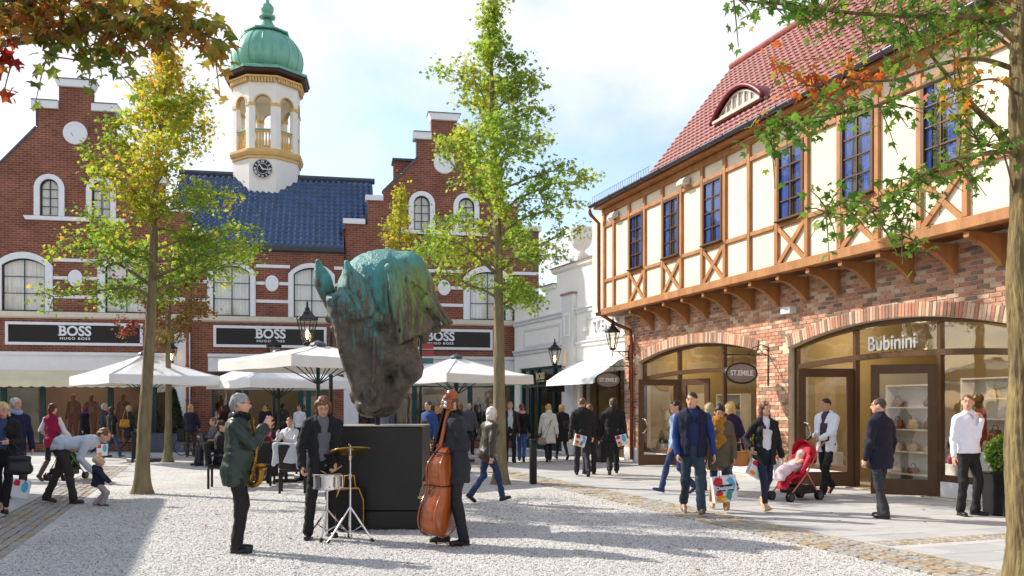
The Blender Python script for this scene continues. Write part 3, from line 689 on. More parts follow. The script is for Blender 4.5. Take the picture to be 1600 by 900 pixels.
for k in range(8):
    Rk = Matrix.Rotation(k*math.pi/4, 4, 'Z')
    hole = arch_poly(0, fwid-.46, ZC0+.001, ZSP, (fwid-.46)*.5, 14)
    outer = [(-fwid/2+.002, ZC0), (-(fwid-.46)/2, ZC0)]+hole[:1:-1]+[((fwid-.46)/2, ZC0), (fwid/2-.002, ZC0), (fwid/2-.002, ZC1), (-fwid/2+.002, ZC1)]
    w_ = MB().prism(outer, -APO, -APO+.2, M=Rk).build('belfry_arch', m_plast, tw)
    wi = fwid-.46; R_ = wi/2
    ring = []; pts = [(R_*math.cos(math.pi*i/14), ZSP+R_*math.sin(math.pi*i/14)) for i in range(15)]; pto = [((R_+.05)*math.cos(math.pi*i/14), ZSP+(R_+.05)*math.sin(math.pi*i/14)) for i in range(15)]
    MB().prism(pto+pts[::-1], -APO-.02, -APO+.19, M=Rk).build('arch_trim', m_och, w_)
    for s in (-1, 1): MB().box(s*(wi/2-.012), s*(fwid/2+.012), -APO-.03, -APO+.22, ZSP-.12, ZSP+.0, M=Rk).build('capital', m_och, w_)
    b = MB().box(-wi/2, wi/2, -APO+.05, -APO+.17, ZC0+.72, ZC0+.78, M=Rk); b.box(-wi/2, wi/2, -APO+.05, -APO+.17, ZC0+.0, ZC0+.08, M=Rk)
    for j in range(5):
        x = -wi/2+wi*(j+.5)/5; b.lathe([(.03, 0), (.055, .12), (.05, .25), (.028, .38), (.03, .5), (.05, .62), (.05, .64)], 8, c=(x, -APO+.11, ZC0+.08), M=Rk)
    b.build('balustrade', m_och, w_)
    MB().box(-wi/2, wi/2, -APO+.02, -APO+.2, ZC0+.782, ZC0+.83, M=Rk).build('rail_cap', m_verd, w_)
    dn = MB()
    for j in range(9): x = -fwid/2+fwid*(j+.5)/9; dn.box(x-.04, x+.04, -APO-.14, -APO-.01, ZC1-.22, ZC1-.06, M=Rk)
    tag(dn.build('dentils', m_och, w_), kind='stuff')
MB().lathe(oc([(APO-.22, ZC0+.02), (APO-.22, ZC0+.06), (0, ZC0+.06)]), 8, rot=R8).build('belfry_floor', m_plast, tw)
MB().lathe(oc([(0, ZC1-.3), (APO-.205, ZC1-.3), (APO-.205, ZC1-.2), (0, ZC1-.2)]), 8, rot=R8).build('belfry_ceiling', m_plast, tw)
MB().lathe(oc([(APO-.21, ZC1-.05), (APO+.16, ZC1-.05), (APO+.18, ZC1+.02), (APO+.02, ZC1+.05)]), 8, rot=R8).build('cornice', m_och, tw)
m_soff = mat('dark_soffit', srgb(66,42,34), .6, .1, 4)
MB().lathe(oc([(APO+.0, ZC1+.052), (APO+.34, ZC1+.14), (APO+.36, ZC1+.28), (APO, ZC1+.34)]), 8, rot=R8).build('soffit', m_soff, tw)
MB().lathe(oc([(APO+.36, ZC1+.285), (APO+.40, ZC1+.26), (APO+.41, ZC1+.36), (APO+.1, ZC1+.5), (APO-.1, ZC1+.58), (0, ZC1+.6)]), 8, rot=R8).build('skirt_roof', m_verd, tw)
ZD = ZC1+.5
prof = []
for i in range(17):
    t = i/16; prof.append((1.30+.26*math.sin(min(1, t/.45)*math.pi*.62) if t < .42 else None, t))
key = [(1.30, 0), (1.44, .16), (1.53, .38), (1.56, .60), (1.54, .84), (1.46, 1.10), (1.30, 1.36), (1.08, 1.58), (.86, 1.72), (.74, 1.80), (.60, 1.90), (.44, 2.06), (.30, 2.26), (.20, 2.44)]
key = [(r_*.95, z*.96) for r_, z in key]; nseg = 16; nsub = 4; vs = []; fs = []
for r_, z in key:
    for k in range(nseg*nsub):
        a = 2*math.pi*k/(nseg*nsub); ph = (k % nsub)/nsub; rr = r_*(1+.014*math.sin(ph*math.pi)); vs.append((rr*math.cos(a), rr*math.sin(a), ZD+z))
nn = nseg*nsub
for i in range(len(key)-1):
    for k in range(nn): fs.append((i*nn+k, i*nn+(k+1) % nn, (i+1)*nn+(k+1) % nn, (i+1)*nn+k))
dome = MB().add(vs, fs).build('dome', m_verd, tw, True)
for k in range(nseg):
    a = 2*math.pi*k/nseg; MB().tube([((r_+.012)*math.cos(a), (r_+.012)*math.sin(a), ZD+z) for r_, z in key[:10]], .022, 5).build('seam', m_verd, dome)
MB().lathe(oc([(.84, 1.70), (.90, 1.72), (.90, 1.78), (.72, 1.82)]), 8, c=(0, 0, ZD), rot=R8).build('neck_collar', m_verd, tw)
MB().lathe([(.20, 2.42), (.34, 2.46), (.34, 2.54), (.18, 2.58), (.2, 2.64), (.27, 2.76), (.27, 2.92), (.18, 3.04), (.09, 3.1), (.09, 3.2), (.055, 3.24), (.05, 4.5), (.0, 4.8)], 16, c=(0, 0, ZD)).build('finial', m_verd, tw, True)
MB().lathe(oc([(APO+.01, 9.0), (APO+.16, 9.0), (APO+.16, 9.06), (APO+.01, 9.06)]), 8, rot=R8, closed=False).build('flashing', m_lead, tw)
# ---------------------------------------------------------------- pale stepped building
m_cream = mat('pale_render', srgb(246,242,232), .8, .03, 1.5, .05, 80)
m_pgrey = mat('pale_grey_render', srgb(222,222,220), .8, .04, 2)
m_tcap = mat('terracotta_cap', srgb(150,122,108), .75, .15, 4)
WH = empty('pale_shop_building', mw=WF.mw, label='pale rendered shop building with stepped parapet, grey pilaster and an urn on top', cat='building')
def PW(x, y, off=0): return WF.px(x, y, off)
w0, w1 = WF.s(804), WF.s(984); sA, sB, sC = WF.s(852), WF.s(870), WF.s(928); sD = WF.s(952)
dA, dB = WF.s(812), WF.s(888); eA, eB = WF.s(906), WF.s(976)
P = [(w0, 0), (w1, 0), (w1, 5.55), (sD, 5.55), (sD, 6.1), (sC, 6.1), (sC, 6.44), (sB, 6.44), (sB, 5.92), (sA, 5.92), (sA, 5.55), (w0, 5.55)]
MB().prism(P, 0, .4, [[(dA, .05), (dB, .05), (dB, 3.16), (dA, 3.16)], [(eA, .05), (eB, .05), (eB, 2.8), (eA, 2.8)]]).build('wall', m_cream, WH)
def cope(a, b, z, big=False):
    MB().prism([(-.001, z), (-.1, z+.05), (-.14, z+.16), (.45, z+.16), (.45, z)], a, b, axes='yz').build('coping', m_cream, WH)
    MB().box(a-.02, b+.02, -.18, .47, z+.162, z+.20).build('coping_cap', m_tcap, WH)
cope(w0, sA-.02, 5.55); cope(sA-.1, sB-.02, 5.92); cope(sB-.22, sC+.2, 6.44); cope(sC+.21, sD+.1, 6.1)
for z, h in ((4.83, .2), (3.67, .2)):
    for a, b in ((w0, WF.s(883)), (WF.s(902), w1)): MB().prism([(-.001, z), (-.06, z+.03), (-.06, z+h*.6), (-.11, z+h*.8), (-.11, z+h), (-.001, z+h+.04)], a, b, axes='yz').build('string_course', m_pgrey, WH)
for a, b in ((WF.s(819), WF.s(875)), (WF.s(917), WF.s(962))):
    MB().prism([(a, 3.94), (b, 3.94), (b, 4.66), (a, 4.66)], -.03, -.001, [[(a+.08, 4.02), (b-.08, 4.02), (b-.08, 4.58), (a+.08, 4.58)]]).build('panel_moulding', m_pgrey, WH)
a, b = WF.s(884), WF.s(901)
pil = MB().box(a, b, -.16, -.002, 0, 5.55).build('pilaster', m_pgrey, WH); MB().box(a-.06, b+.06, -.2, .05, 5.55, 5.62).build('pilaster_cap', m_tcap, pil)
MB().prism([(a+.2, 4.1), (b-.2, 4.1), (b-.2, 4.9), (a+.2, 4.9)], -.18, -.161, [[(a+.26, 4.16), (b-.26, 4.16), (b-.26, 4.84), (a+.26, 4.84)]]).build('panel_moulding', m_cream, pil)
sl = MB(); me = text_mesh('ST.EMILE', .52, .03, .012, .8, spacing=1.1, align='LEFT'); mobj('wall_lettering', me, m_white, WH, loc=(WF.s(928), -.05, 4.16))
MB().box(WF.s(895, 0)-.02+.9, WF.s(895)+1.1, -.12, -.001, 4.2, 4.34).build('alarm_box', m_white, WH)
ur = empty('stone_urn', mw=WF.mw @ Matrix.Translation((WF.s(902), .15, 6.64)), label='garlanded stone urn on the stepped parapet of the pale building', cat='urn')
MB().box(-.3, .3, -.3, .3, .0, .14).build('base', m_cream, ur); MB().lathe([(.26, .14), (.3, .2), (.14, .32), (.13, .4), (.24, .48), (.34, .62), (.4, .82), (.42, 1.0), (.5, 1.08), (.5, 1.14), (.36, 1.15), (.3, 1.05), (0, 1.0)], 24).build('bowl', m_cream, ur, True)
g = MB()
for k in range(8):
    a_ = k*math.pi/4; pts = [(.43*math.cos(a_+t*math.pi/4), .43*math.sin(a_+t*math.pi/4), .96-.2*math.sin(t*math.pi)) for t in (0, .25, .5, .75, 1)]; g.tube(pts, .035, 6)
g.build('garland', m_cream, ur, True); MB().lathe([(.1, 1.05), (.16, 1.15), (.07, 1.22), (0, 1.26)], 10).build('finial', m_cream, ur, True)
# corner shop: green framed glazing and door, interior
def room(par, x0, x1, z1, dep, mw_, mf, back=None):
    back = back or mw_
    MB().box(x0, x1, dep, dep+.1, 0, z1).build('room_back_wall', back, par); MB().box(x0-.1, x0, .45, dep, 0, z1).build('room_side_wall', mw_, par); MB().box(x1, x1+.1, .45, dep, 0, z1).build('room_side_wall', mw_, par)
    MB().box(x0, x1, .45, dep, z1, z1+.1).build('room_ceiling', mat('ceiling_white', srgb(214,206,188), .8, .03), par); MB().box(x0, x1, .1, dep, .002, .03).build('room_floor', mf, par)
m_floor = mat('shop_floor', srgb(150,132,108), .5, .1, 2)
m_must = mat('mustard_wall', srgb(186,164,112), .8, .06, 2)
room(WH, dA-.3, dB+.3, 3.2, 3.0, m_shopw, m_floor); room(WH, eA-.2, eB+.2, 3.0, 3.0, m_must, m_floor)
mu = [dA+.06, WF.s(826), WF.s(837), WF.s(862), dB-.06]
for x in mu: MB().box(x-.06, x+.06, .08, .22, .05, 3.16).build('mullion', m_green, WH)
for z in (3.07, 2.4): MB().box(dA, dB, .09, .21, z, z+.09).build('transom', m_green, WH)
for a, b in zip(mu, mu[1:]):
    MB().box(a+.06, b-.06, .14, .146, .4, 2.4).build('pane', m_glass, WH); MB().box(a+.06, b-.06, .14, .146, 2.49, 3.07).build('pane', m_glass, WH); MB().box(a+.06, b-.06, .1, .2, .05, .4).build('stall_riser', m_green, WH)
boss_text(WH, (WF.s(826)+WF.s(862))/2-.15, 2.7, .34, .1, mat('gilt', srgb(222,206,160), .4, .1), True)
for x in (eA+.05, WF.s(926), WF.s(960), eB-.05): MB().box(x-.05, x+.05, .1, .2, .05, 2.8).build('mullion', mat('bronze_frame', srgb(92,66,44), .4, .12, 5, metal=.3), WH)
MB().box(eA, eB, .14, .146, .3, 2.75).build('pane', m_glass, WH); MB().box(eA, eB, .1, .2, .05, .3).build('stall_riser', MATS['bronze_frame'], WH)
MB().box(w0, dA, -.03, -.001, 0, .35).build('plinth', m_pgrey, WH)
m_awn2 = mat('pale_green_awning', srgb(232,238,232), .75, .04, 2)
a0, a1 = WF.s(897), WF.s(974); n = 24; vs = []
for i in range(n+1): x = a0+(a1-a0)*i/n; vs += [(x, -.05, 3.18), (x, -1.05, 2.52+.01*math.sin(i)), (x, -1.07, 2.36)]
fs = []
for i in range(n): fs += [(3*i, 3*i+3, 3*i+4, 3*i+1), (3*i+1, 3*i+4, 3*i+5, 3*i+2)]
fs += [(0, 1, 2), (3*n, 3*n+2, 3*n+1)]
mobj('awning', MB().add(vs, fs).mesh('awning', False), m_awn2, WH)
MB().box(w0, WF.s(982), .41, 6, 3.3, 5.4).build('rear_block', m_cream, WH)

# ---------------------------------------------------------------- half-timbered building on the right
m_bronze = MATS['bronze_frame']
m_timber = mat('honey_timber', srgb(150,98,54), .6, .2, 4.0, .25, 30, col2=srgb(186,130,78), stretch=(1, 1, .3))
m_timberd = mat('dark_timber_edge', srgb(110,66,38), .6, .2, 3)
m_plcream = mat('cream_plaster', srgb(232,219,196), .85, .07, .8, .08, 60)
m_mortar = mat('sand_mortar', srgb(222,204,176), .95, .1, 6, .3, 60)
bm_ = [mat('brick_salmon', srgb(208,156,128), .85, .2, 7, .5, 50), mat('brick_red', srgb(192,136,110), .85, .2, 7, .5, 50), mat('brick_brown', srgb(158,128,110), .85, .22, 7, .5, 50), mat('brick_buff', srgb(224,190,162), .85, .2, 7, .5, 50), mat('brick_char', srgb(136,116,102), .85, .2, 7, .5, 50)]
bw = (0, 0, 0, 0, 0, 1, 1, 1, 1, 3, 3, 3, 2, 2, 4)
TB = empty('half_timbered_building', mw=TF.mw, label='half-timbered cream house over a mixed brick ground floor with arched shopfronts and red tiled roof', cat='building')
S0 = TF.s(976); S1 = -6.0; ZJ = 4.43; JO = -.8; EO = -1.185
aL1, aR1 = TF.s(997), TF.s(1182); aL2, aR2 = TF.s(1232), TF.s(1583)
arches = [((aL1+aR1)/2, aR1-aL1, 2.95, .36), ((aL2+aR2)/2, aR2-aL2, 2.93, .36)]
hol = [arch_poly(c, w, .02, zs, r, 20) for c, w, zs, r in arches]
wall = MB().prism([(S0, 0), (S1, 0), (S1, ZJ+.3), (S0, ZJ+.3)], 0.012, .42, hol).build('wall', m_mortar, TB)
VT = .27
def arcR(w, r): return (w*w/4+r*r)/(2*r)
specs = []; row = 0; z = .42
while z+.07 < ZJ+.02:
    x = S0-(0 if row % 2 else .125); 
    while x < S1:
        x0, x1 = max(x, S0), min(x+.25, S1); cx = (x0+x1)/2; ok = x1-x0 > .05
        for c, w, zs, r in arches:
            R = arcR(w, r); zc = zs+r-R
            if abs(cx-c) < w/2+.02:
                if z < zs-.1: 
                    # cut at the jamb
                    if x1 > c-w/2 and x0 < c-w/2: x1 = c-w/2
                    elif x0 < c+w/2 and x1 > c+w/2: x0 = c+w/2
                    else: ok = False
                elif math.hypot(cx-c, z+.035-zc) < R+VT-.02: ok = False
            elif abs(cx-c) < w/2+.3 and z >= zs-.1 and math.hypot(cx-c, z+.035-zc) < R+VT-.03: ok = False
            elif z < zs-.1:
                if x0 < c-w/2 < x1: x1 = c-w/2
                if x0 < c+w/2 < x1: x0 = c+w/2
        if ok and x1-x0 > .05: specs.append(((x0+x1)/2, .02+rng.uniform(-.003, .004), z+.0355, x1-x0-.016, .05, .067, 0, rng.choice(bw)))
        x += .25
    z += .0833; row += 1
lay_pieces('brick', specs, bm_, wall, TF.mw, 300, .05, 'brick_courses')
specs = []
for c, w, zs, r in arches:
    R = arcR(w, r); zc = zs+r-R; A = math.asin((w/2)/R)*1.015; n = int(2*A*(R+.1)/.0833)
    for i in range(n):
        t = -A+2*A*(i+.5)/n; rr = R+VT/2+.004
        specs.append((c+rr*math.sin(t), .012+rng.uniform(-.002, .003), zc+rr*math.cos(t), 2*A*R/n-.010, .06, VT-.012, t, rng.choice((0, 0, 1, 3, 3, 2))))
lay_pieces('arch_brick', specs, bm_, wall, TF.mw, 300, .05, 'ring')
for a, b in ((S0, aL1), (aR1, aL2), (aR2, S1)): MB().bbox(a, b, -.03, .05, 0, .415, .01).build('plinth', m_pgrey, wall)
# shopfronts
GY = .20
def bar(a, b, z0, z1, y0=GY-.05, y1=GY+.06, name='frame_bar', par=None): return MB().bbox(a, b, y0, y1, z0, z1, .008).build(name, m_bronze, par or TB)
def topz(ar, x):
    c, w, zs, r = ar; R = arcR(w, r); return zs+r-R+math.sqrt(max(R*R-(x-c)**2, 0))
def archfront(ar, mull, ztr, opens):
    c, w, zs, r = ar; n = 24; fo = arch_poly(c, w-.004, .02, zs, r-.003, n)[2:]; fi = arch_poly(c, w-.18, .02, zs, r-.09, n)[2:]
    MB().prism(fo+fi[::-1], GY-.06, GY+.07).build('arch_frame', m_bronze, TB)
    for x in (c-w/2+.045, c+w/2-.045): bar(x-.043, x+.043, .02, zs)
    def trz(x): return ztr+.12*(1-((x-c)/(w/2))**2)
    tp = [(c-w/2+.09+(w-.18)*i/16, trz(c-w/2+.09+(w-.18)*i/16)) for i in range(17)]
    MB().prism(tp+[(x, z+.11) for x, z in tp[::-1]], GY-.055, GY+.05).build('transom', m_bronze, TB)
    for x in mull: bar(x-.05, x+.05, .02, topz(ar, x)-.08)
    xs = [c-w/2+.05]+list(mull)+[c+w/2-.05]
    for i, (a, b) in enumerate(zip(xs, xs[1:])):
        a += .05; b -= .05; q = [a+(b-a)*j/6 for j in range(7)]
        MB().prism([(x, trz(x)+.11) for x in q]+[(x, topz(ar, x)-.08) for x in q[::-1]], GY-.004, GY+.004).build('transom_pane', m_glass, TB)
        if i not in opens:
            MB().prism([(a, .42), (b, .42)]+[(x, trz(x)) for x in q[::-1]], GY-.004, GY+.004).build('pane', m_glass, TB)
            MB().bbox(a, b, GY-.04, GY+.05, .3, .42, .01).build('bottom_rail', m_bronze, TB); MB().box(a, b, GY-.06, GY+.06, .02, .3).build('plinth', m_pgrey, TB)
archfront(arches[0], [TF.s(1052), TF.s(1121)], 2.42, (1,)); archfront(arches[1], [TF.s(1325), TF.s(1456)], 2.45, (1,))
def leaf(hx, ang, wid=1.1, h=2.4, side=1, y0=GY-.03, name='door'):
    """glazed door leaf hinged at hx, opened by ang from the facade"""
    d = MB().prism([(0, .03), (wid, .03), (wid, h), (0, h)], -.03, .03, [[(.15, .32), (wid-.15, .32), (wid-.15, h-.17), (.15, h-.17)]]).build(name, m_bronze, TB)
    d.location = (hx, y0, 0); d.rotation_euler = (0, 0, ang)
    MB().box(.15, wid-.15, -.004, .004, .32, h-.17).build('door_pane', m_glass, d)
    hd = MB()
    for y in (-.07, .07): hd.tube([(wid-.1-.13*math.sin(t), y, 1.12+.2*math.cos(t)) for t in [math.pi*i/10 for i in range(11)]], .014, 6)
    for z in (.92, 1.32): hd.tube([(wid-.1, -.07, z), (wid-.1, .07, z)], .012, 6)
    hd.build('door_handle', m_chrome, d)
    return d
leaf(TF.s(1052), RAD(180+72), 1.12); leaf(TF.s(1325)-.03, RAD(180+73), 1.14); leaf(TF.s(1452), RAD(180+45), 1.1)
leaf(TF.s(1058), RAD(18), .95); 
# interiors
for (c, w, zs, r), mw_, sd in ((arches[0], m_must, 1), (arches[1], m_must, 2)):
    room(TB, c-w/2-.1, c+w/2+.1, 3.6, 4.2, mw_, m_floor)
    for q in range(4):
        x = c-w/2+w*(q+.5)/4; s_ = MB().lathe([(.05, 0), (.07, -.16), (.05, -.16), (.0, -.05)], 10, c=(x, .9, 3.5)).build('spotlight', m_white, TB, True)
        MB().lathe([(0, 0), (.05, 0)], 10, c=(x, .9, 3.345)).build('spotlight_lens', mat('lamp_warm', (1, .8, .5), .5, 0, emit=((1, .78, .45), 9.0)), s_)
        ld = bpy.data.lights.new('shop_spotlight', 'POINT'); ld.energy = 11; ld.color = (1, .82, .58); ld.shadow_soft_size = .12
        lo = bpy.data.objects.new('shop_spotlight', ld); link(lo, TB); lo.location = (x, 1.6, 3.1)
m_shelf = mat('shelf_white', srgb(226,222,212), .5, .04, 3)
def shelf_unit(x, y, w, h, n, rz=0, seed=1):
    g_ = empty('shelf_unit', mw=TF.mw @ Matrix.Translation((x, y, .03)) @ Matrix.Rotation(rz, 4, 'Z'))
    r_ = random.Random(seed); cols = [srgb(120,74,40), srgb(40,34,34), srgb(150,36,40), srgb(200,180,150), srgb(70,84,110)]
    MB().box(-w/2, w/2, .33, .36, 0, h).build('back_panel', m_shelf, g_)
    for s in (-1, 1): MB().box(s*w/2-.02, s*w/2+.02, 0, .33, 0, h).build('side_panel', m_shelf, g_)
    for i in range(n+1): MB().box(-w/2+.02, w/2-.02, 0, .33, .1+(h-.14)*i/n, .13+(h-.14)*i/n).build('shelf', m_shelf, g_)
    for i in range(n):
        k = 0
        for q in range(3):
            if r_.random() < .75:
                c = r_.randrange(5); xx = -w/2+.18+(w-.36)*q/2; z = .132+(h-.14)*i/n; hh = r_.uniform(.12, .22)
                f = MB().lathe([(.1, 0), (.13, hh*.4), (.10, hh), (.02, hh)], 8, c=(xx, .16, z)); f.tube([(xx-.07, .16, z+hh), (xx-.05, .16, z+hh+.08), (xx+.05, .16, z+hh+.08), (xx+.07, .16, z+hh)], .01, 5)
                f.build('handbag', mat('goods_%d' % c, cols[c], .5, .15), g_)
    return g_
c2 = (TF.s(1327)+TF.s(1452))/2
tag(shelf_unit(c2-.1, 2.6, 1.4, 2.2, 5, 0, 3), 'tall white shelf of handbags seen through the open arched shop door', 'shelf')
tag(shelf_unit(TF.s(1520), 2.2, 1.8, 2.2, 4, 0, 5), 'white display shelf of goods behind the shop window beside the bearded bush planter'.replace('bearded ', ''), 'shelf')
tag(shelf_unit(TF.s(1275), 2.4, 1.3, 2.1, 4, 0, 8), 'white display shelf behind the glass next to the brick pier', 'shelf')
tag(shelf_unit(TF.s(1024), 2.4, 1.3, 2.0, 4, 0, 11), 'white display shelf behind the farthest arched shop window', 'shelf')
def rack(x, y, seed, label):
    g_ = empty('clothes_rack', mw=TF.mw @ Matrix.Translation((x, y, .03)), label=label, cat='clothes rack'); f = MB()
    for s in (-.5, .5): f.tube([(s, 0, 0), (s, 0, 1.55)], .016, 6); f.tube([(s, -.2, .02), (s, .2, .02)], .016, 6)
    f.tube([(-.5, 0, 1.55), (.5, 0, 1.55)], .016, 6); f.build('rail', m_chrome, g_)
    for i, c in enumerate((srgb(196,168,120), srgb(196,168,120), srgb(150,40,36), srgb(70,60,60), srgb(210,200,180))):
        xx = -.38+.19*i; b = MB(); b.prism([(-.2, .5), (.2, .5), (.22, 1.25), (.06, 1.44), (-.06, 1.44), (-.22, 1.25)], xx-.03, xx+.03, axes='yz'); b.build('garment', mat('rackcloth_%d' % i, c, .9, .15), g_)
rack(TF.s(1150), 1.3, 1, 'chrome rail of coats just inside the window beside the brick pier')
# jettied storey
JB = MB().box(PX[0]-.05 if False else S0-.75, S1, JO+.05, .4, ZJ+.15, 7.6).build('plaster', m_plcream, TB)
posts_px = [943, 958, 982, 1006, 1034, 1063, 1096, 1131, 1169, 1212, 1259, 1310, 1369, 1435, 1507, 1588]
PX = [JF.s(x) for x in posts_px]; PX = [p-0 for p in PX]
ds = PX[-1]-PX[-2]; PX += [PX[-1]+1.0*i for i in (1, 2, 3, 4)]
ox = (JF.o-TF.o).dot(TF.ux); PX = [p+ox for p in PX]     # into the ground-floor frame
tb = .065
for i, p in enumerate(PX):
    MB().bbox(p-tb, p+tb, JO-.012, JO+.12, ZJ+.20, 7.55, .012).build('post', m_timber, TB)
MB().bbox(PX[0]-.1, S1, JO-.05, JO+.14, ZJ, ZJ+.195, .015).build('sill_beam', m_timber, TB)
MB().bbox(PX[0]-.1, S1, JO-.03, JO+.14, 7.45, 7.62, .015).build('wall_plate', m_timber, TB)
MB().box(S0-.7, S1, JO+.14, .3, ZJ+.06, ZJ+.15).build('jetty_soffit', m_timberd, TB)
WB = (2, 4, 6, 9, 11, 13, 16)
m_curtb = mat('blue_curtain', srgb(50,86,168), .8, .3, 4, stretch=(6, 6, .6))
for i in range(len(PX)-1):
    a, b = PX[i]+tb+.001, PX[i+1]-tb-.001
    MB().bbox(a, b, JO-.008, JO+.1, 7.06, 7.16, .01).build('rail', m_timber, TB)
    MB().bbox(a, b, JO-.008, JO+.1, 5.40, 5.50, .01).build('rail', m_timber, TB)
    if i in WB:
        for s in (0, 1):
            x0, x1 = (a, b) if s == 0 else (b, a); dx, dz = x1-x0, 5.39-(ZJ+.2); Ln = math.hypot(dx, dz); nx, nz = -dz/Ln*.05, dx/Ln*.05
            MB().prism([(x0+nx, ZJ+.2+nz), (x0-nx, ZJ+.2-nz), (x1-nx, 5.39-nz), (x1+nx, 5.39+nz)], JO-.006+.004*s, JO+.09).build('brace', m_timber, TB)
        wn_ = MB().prism([(a, 5.5), (b, 5.5), (b, 7.06), (a, 7.06)], JO-.03, JO+.08, [[(a+.07, 5.57), (b-.07, 5.57), (b-.07, 6.99), (a+.07, 6.99)]]).build('window', m_bronze, TB)
        MB().bbox(a-.02, b+.02, JO-.1, JO+.02, 5.495, 5.53, .008).build('sill', m_bronze, wn_)
        for q in (1, 2, 3): MB().box(a+.07, b-.07, JO-.012, JO+.02, 5.57+1.42*q/4-.012, 5.57+1.42*q/4+.012).build('glazing_bar', m_bronze, wn_)
        MB().box((a+b)/2-.014, (a+b)/2+.014, JO-.014, JO+.022, 5.57, 6.99).build('glazing_bar', m_bronze, wn_)
        for q in range(4):
            for s in range(2):
                xx0 = a+.07+s*(b-a-.14)/2; MB().box(xx0, xx0+(b-a-.14)/2, JO+.003, JO+.008, 5.57+1.42*q/4, 5.57+1.42*(q+1)/4).build('pane', m_glass, wn_)
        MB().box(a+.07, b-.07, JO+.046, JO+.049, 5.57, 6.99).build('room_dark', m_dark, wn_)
        for h0, h1 in ((.0, .30+.1*math.sin(i*2.3)), (.62+.1*math.sin(i*1.7), 1.0)):
            N = 16; vs = []
            for q in range(N+1):
                f = h0+(h1-h0)*q/N; x = a+.07+(b-a-.14)*f; y = JO+.030+.011*math.sin(q*1.9+i); x2 = a+.07+(b-a-.14)*(f*.8+(0 if h0 == 0 else .2)); vs += [(x2, y, 5.57), (x, y, 6.99)]
            mobj('curtain', MB().add(vs, [(2*q, 2*q+2, 2*q+3, 2*q+1) for q in range(N)]).mesh('curtain', False), m_curtb, wn_, True)
# knee brackets
bp = MB(); n = 8; arc = [(-.16-.42*math.cos(math.pi/2*t/n)+0, ZJ-.60+.42*math.sin(math.pi/2*t/n)) for t in range(n+1)]
poly = [(-.005, ZJ-.02), (JO+.03, ZJ-.02), (JO+.03, ZJ-.11), (JO+.10, ZJ-.14)]+[(JO+.10+.58*(t/n), ZJ-.14-.32*(1-math.cos(math.pi/2*t/n))) for t in range(1, n+1)]+[(-.11, ZJ-.50), (-.06, ZJ-.54), (-.005, ZJ-.50)]
bme = MB().prism(poly, -.055, .055, axes='yz').mesh('bracket')
for p in PX[2:]:
    if S0-.1 < p < S1: 
        o = mobj('bracket', bme, m_timber, TB); o.location = (p, 0, 0)
for p in (1232, ):
    pass
fl = MB().box(-.16, .16, -.18, 0, 0, .14); o = fl.build('floodlight', m_white, TB, loc=(TF.s(1238), -.01, ZJ-.75))
for px_ in (1072, 962):
    s_ = JF.s(px_)+ox; d = MB().prism([(JO-.0, 7.2), (JO-.2, 7.2), (JO-.2, 7.26), (JO-.12, 7.36), (JO-.0, 7.38)], s_-.16, s_+.16, axes='yz'); d.build('vent_hood', m_shelf, TB)
# eaves, gutter, roof
gs = TF.s(922, EO)
MB().box(gs+.02, S1, EO+.1, JO+.1, 7.63, 7.68).build('eaves_soffit', m_timber, TB)
gs = TF.s(922, EO); gp = MB(); N = 8; ring = []
vs = []; fs = []
for x in (gs, S1):
    for t in range(N+1): a = math.pi+math.pi*t/N; vs.append((x, EO+.08*math.cos(a), 7.74+.08*math.sin(a)))
    for t in range(N, -1, -1): a = math.pi+math.pi*t/N; vs.append((x, EO+.07*math.cos(a), 7.74+.07*math.sin(a)))
k = 2*(N+1)
for t in range(k): fs.append((t, (t+1) % k, k+(t+1) % k, k+t))
m_gut = mat('zinc_gutter', srgb(96,92,104), .35, .15, 3, metal=.6)
gut = gp.add(vs, fs).build('gutter', m_gut, TB, True)
q = gs+.5
while q < S1: MB().tube([(q, EO-.085, 7.75), (q, EO-.06, 7.68), (q, EO, 7.652), (q, EO+.06, 7.68)], .015, 5).build('gutter_strap', m_gut, gut); q += 1.0
px0 = PX[0]-.22
dp = MB().tube([(px0, EO+.0, 7.66), (px0, EO+.05, 7.5), (px0, JO-.06, 7.25), (px0, JO-.06, 4.75), (px0+.02, JO-.05, 4.5), (px0+.35, JO+.35, 4.15), (px0+.62, -.1, 3.95), (px0+.65, -.08, 3.6), (px0+.65, -.08, .05)], .055, 10).build('downpipe', m_copper, TB, True)
m_rtile = mat('red_roof_tile', srgb(116,50,46), .55, .2, 4, col2=srgb(146,68,60))
ov = TF.s(1017, EO); RRUN, RRISE = 2.45, 3.05
deckv = [(ov, EO+.02, 7.74), (S1+2, EO+.02, 7.74), (S1+2, EO+RRUN, 7.74+RRISE), (ov, EO+RRUN, 7.74+RRISE)]
MB().prism([(EO+.03, 7.70), (EO+RRUN, 7.72+RRISE), (EO+2*RRUN, 7.70)], ov+.05, S1+2, axes='yz').build('roof_deck', m_timberd, TB)
tiles = mobj('roof_tiles', pantiles(ov, S1+2, EO+.01, 7.76, RRUN, RRISE, .21, .20, 'roof_tiles', per=4, amp=.018, lap=.03), m_rtile, TB); tag(tiles, kind='stuff')
MB().tube([(ov-.02, EO+RRUN, 7.80+RRISE), (S1+2, EO+RRUN, 7.80+RRISE)], .1, 8).build('ridge', m_rtile, TB, True)
MB().prism([(EO-.02, 7.72), (EO+RRUN, 7.80+RRISE), (EO+RRUN, 7.68+RRISE), (EO+.1, 7.68)], ov-.05, ov+.02, axes='yz').build('verge', m_timberd, TB)
MB().prism([(EO+.02, 7.74), (.5, 8.02), (6, 8.02), (6, 7.6), (EO+.02, 7.69)], gs+.05, ov-.06, axes='yz').build('flat_roof', m_lead, TB)
sp_ = MB(); q = gs+.1
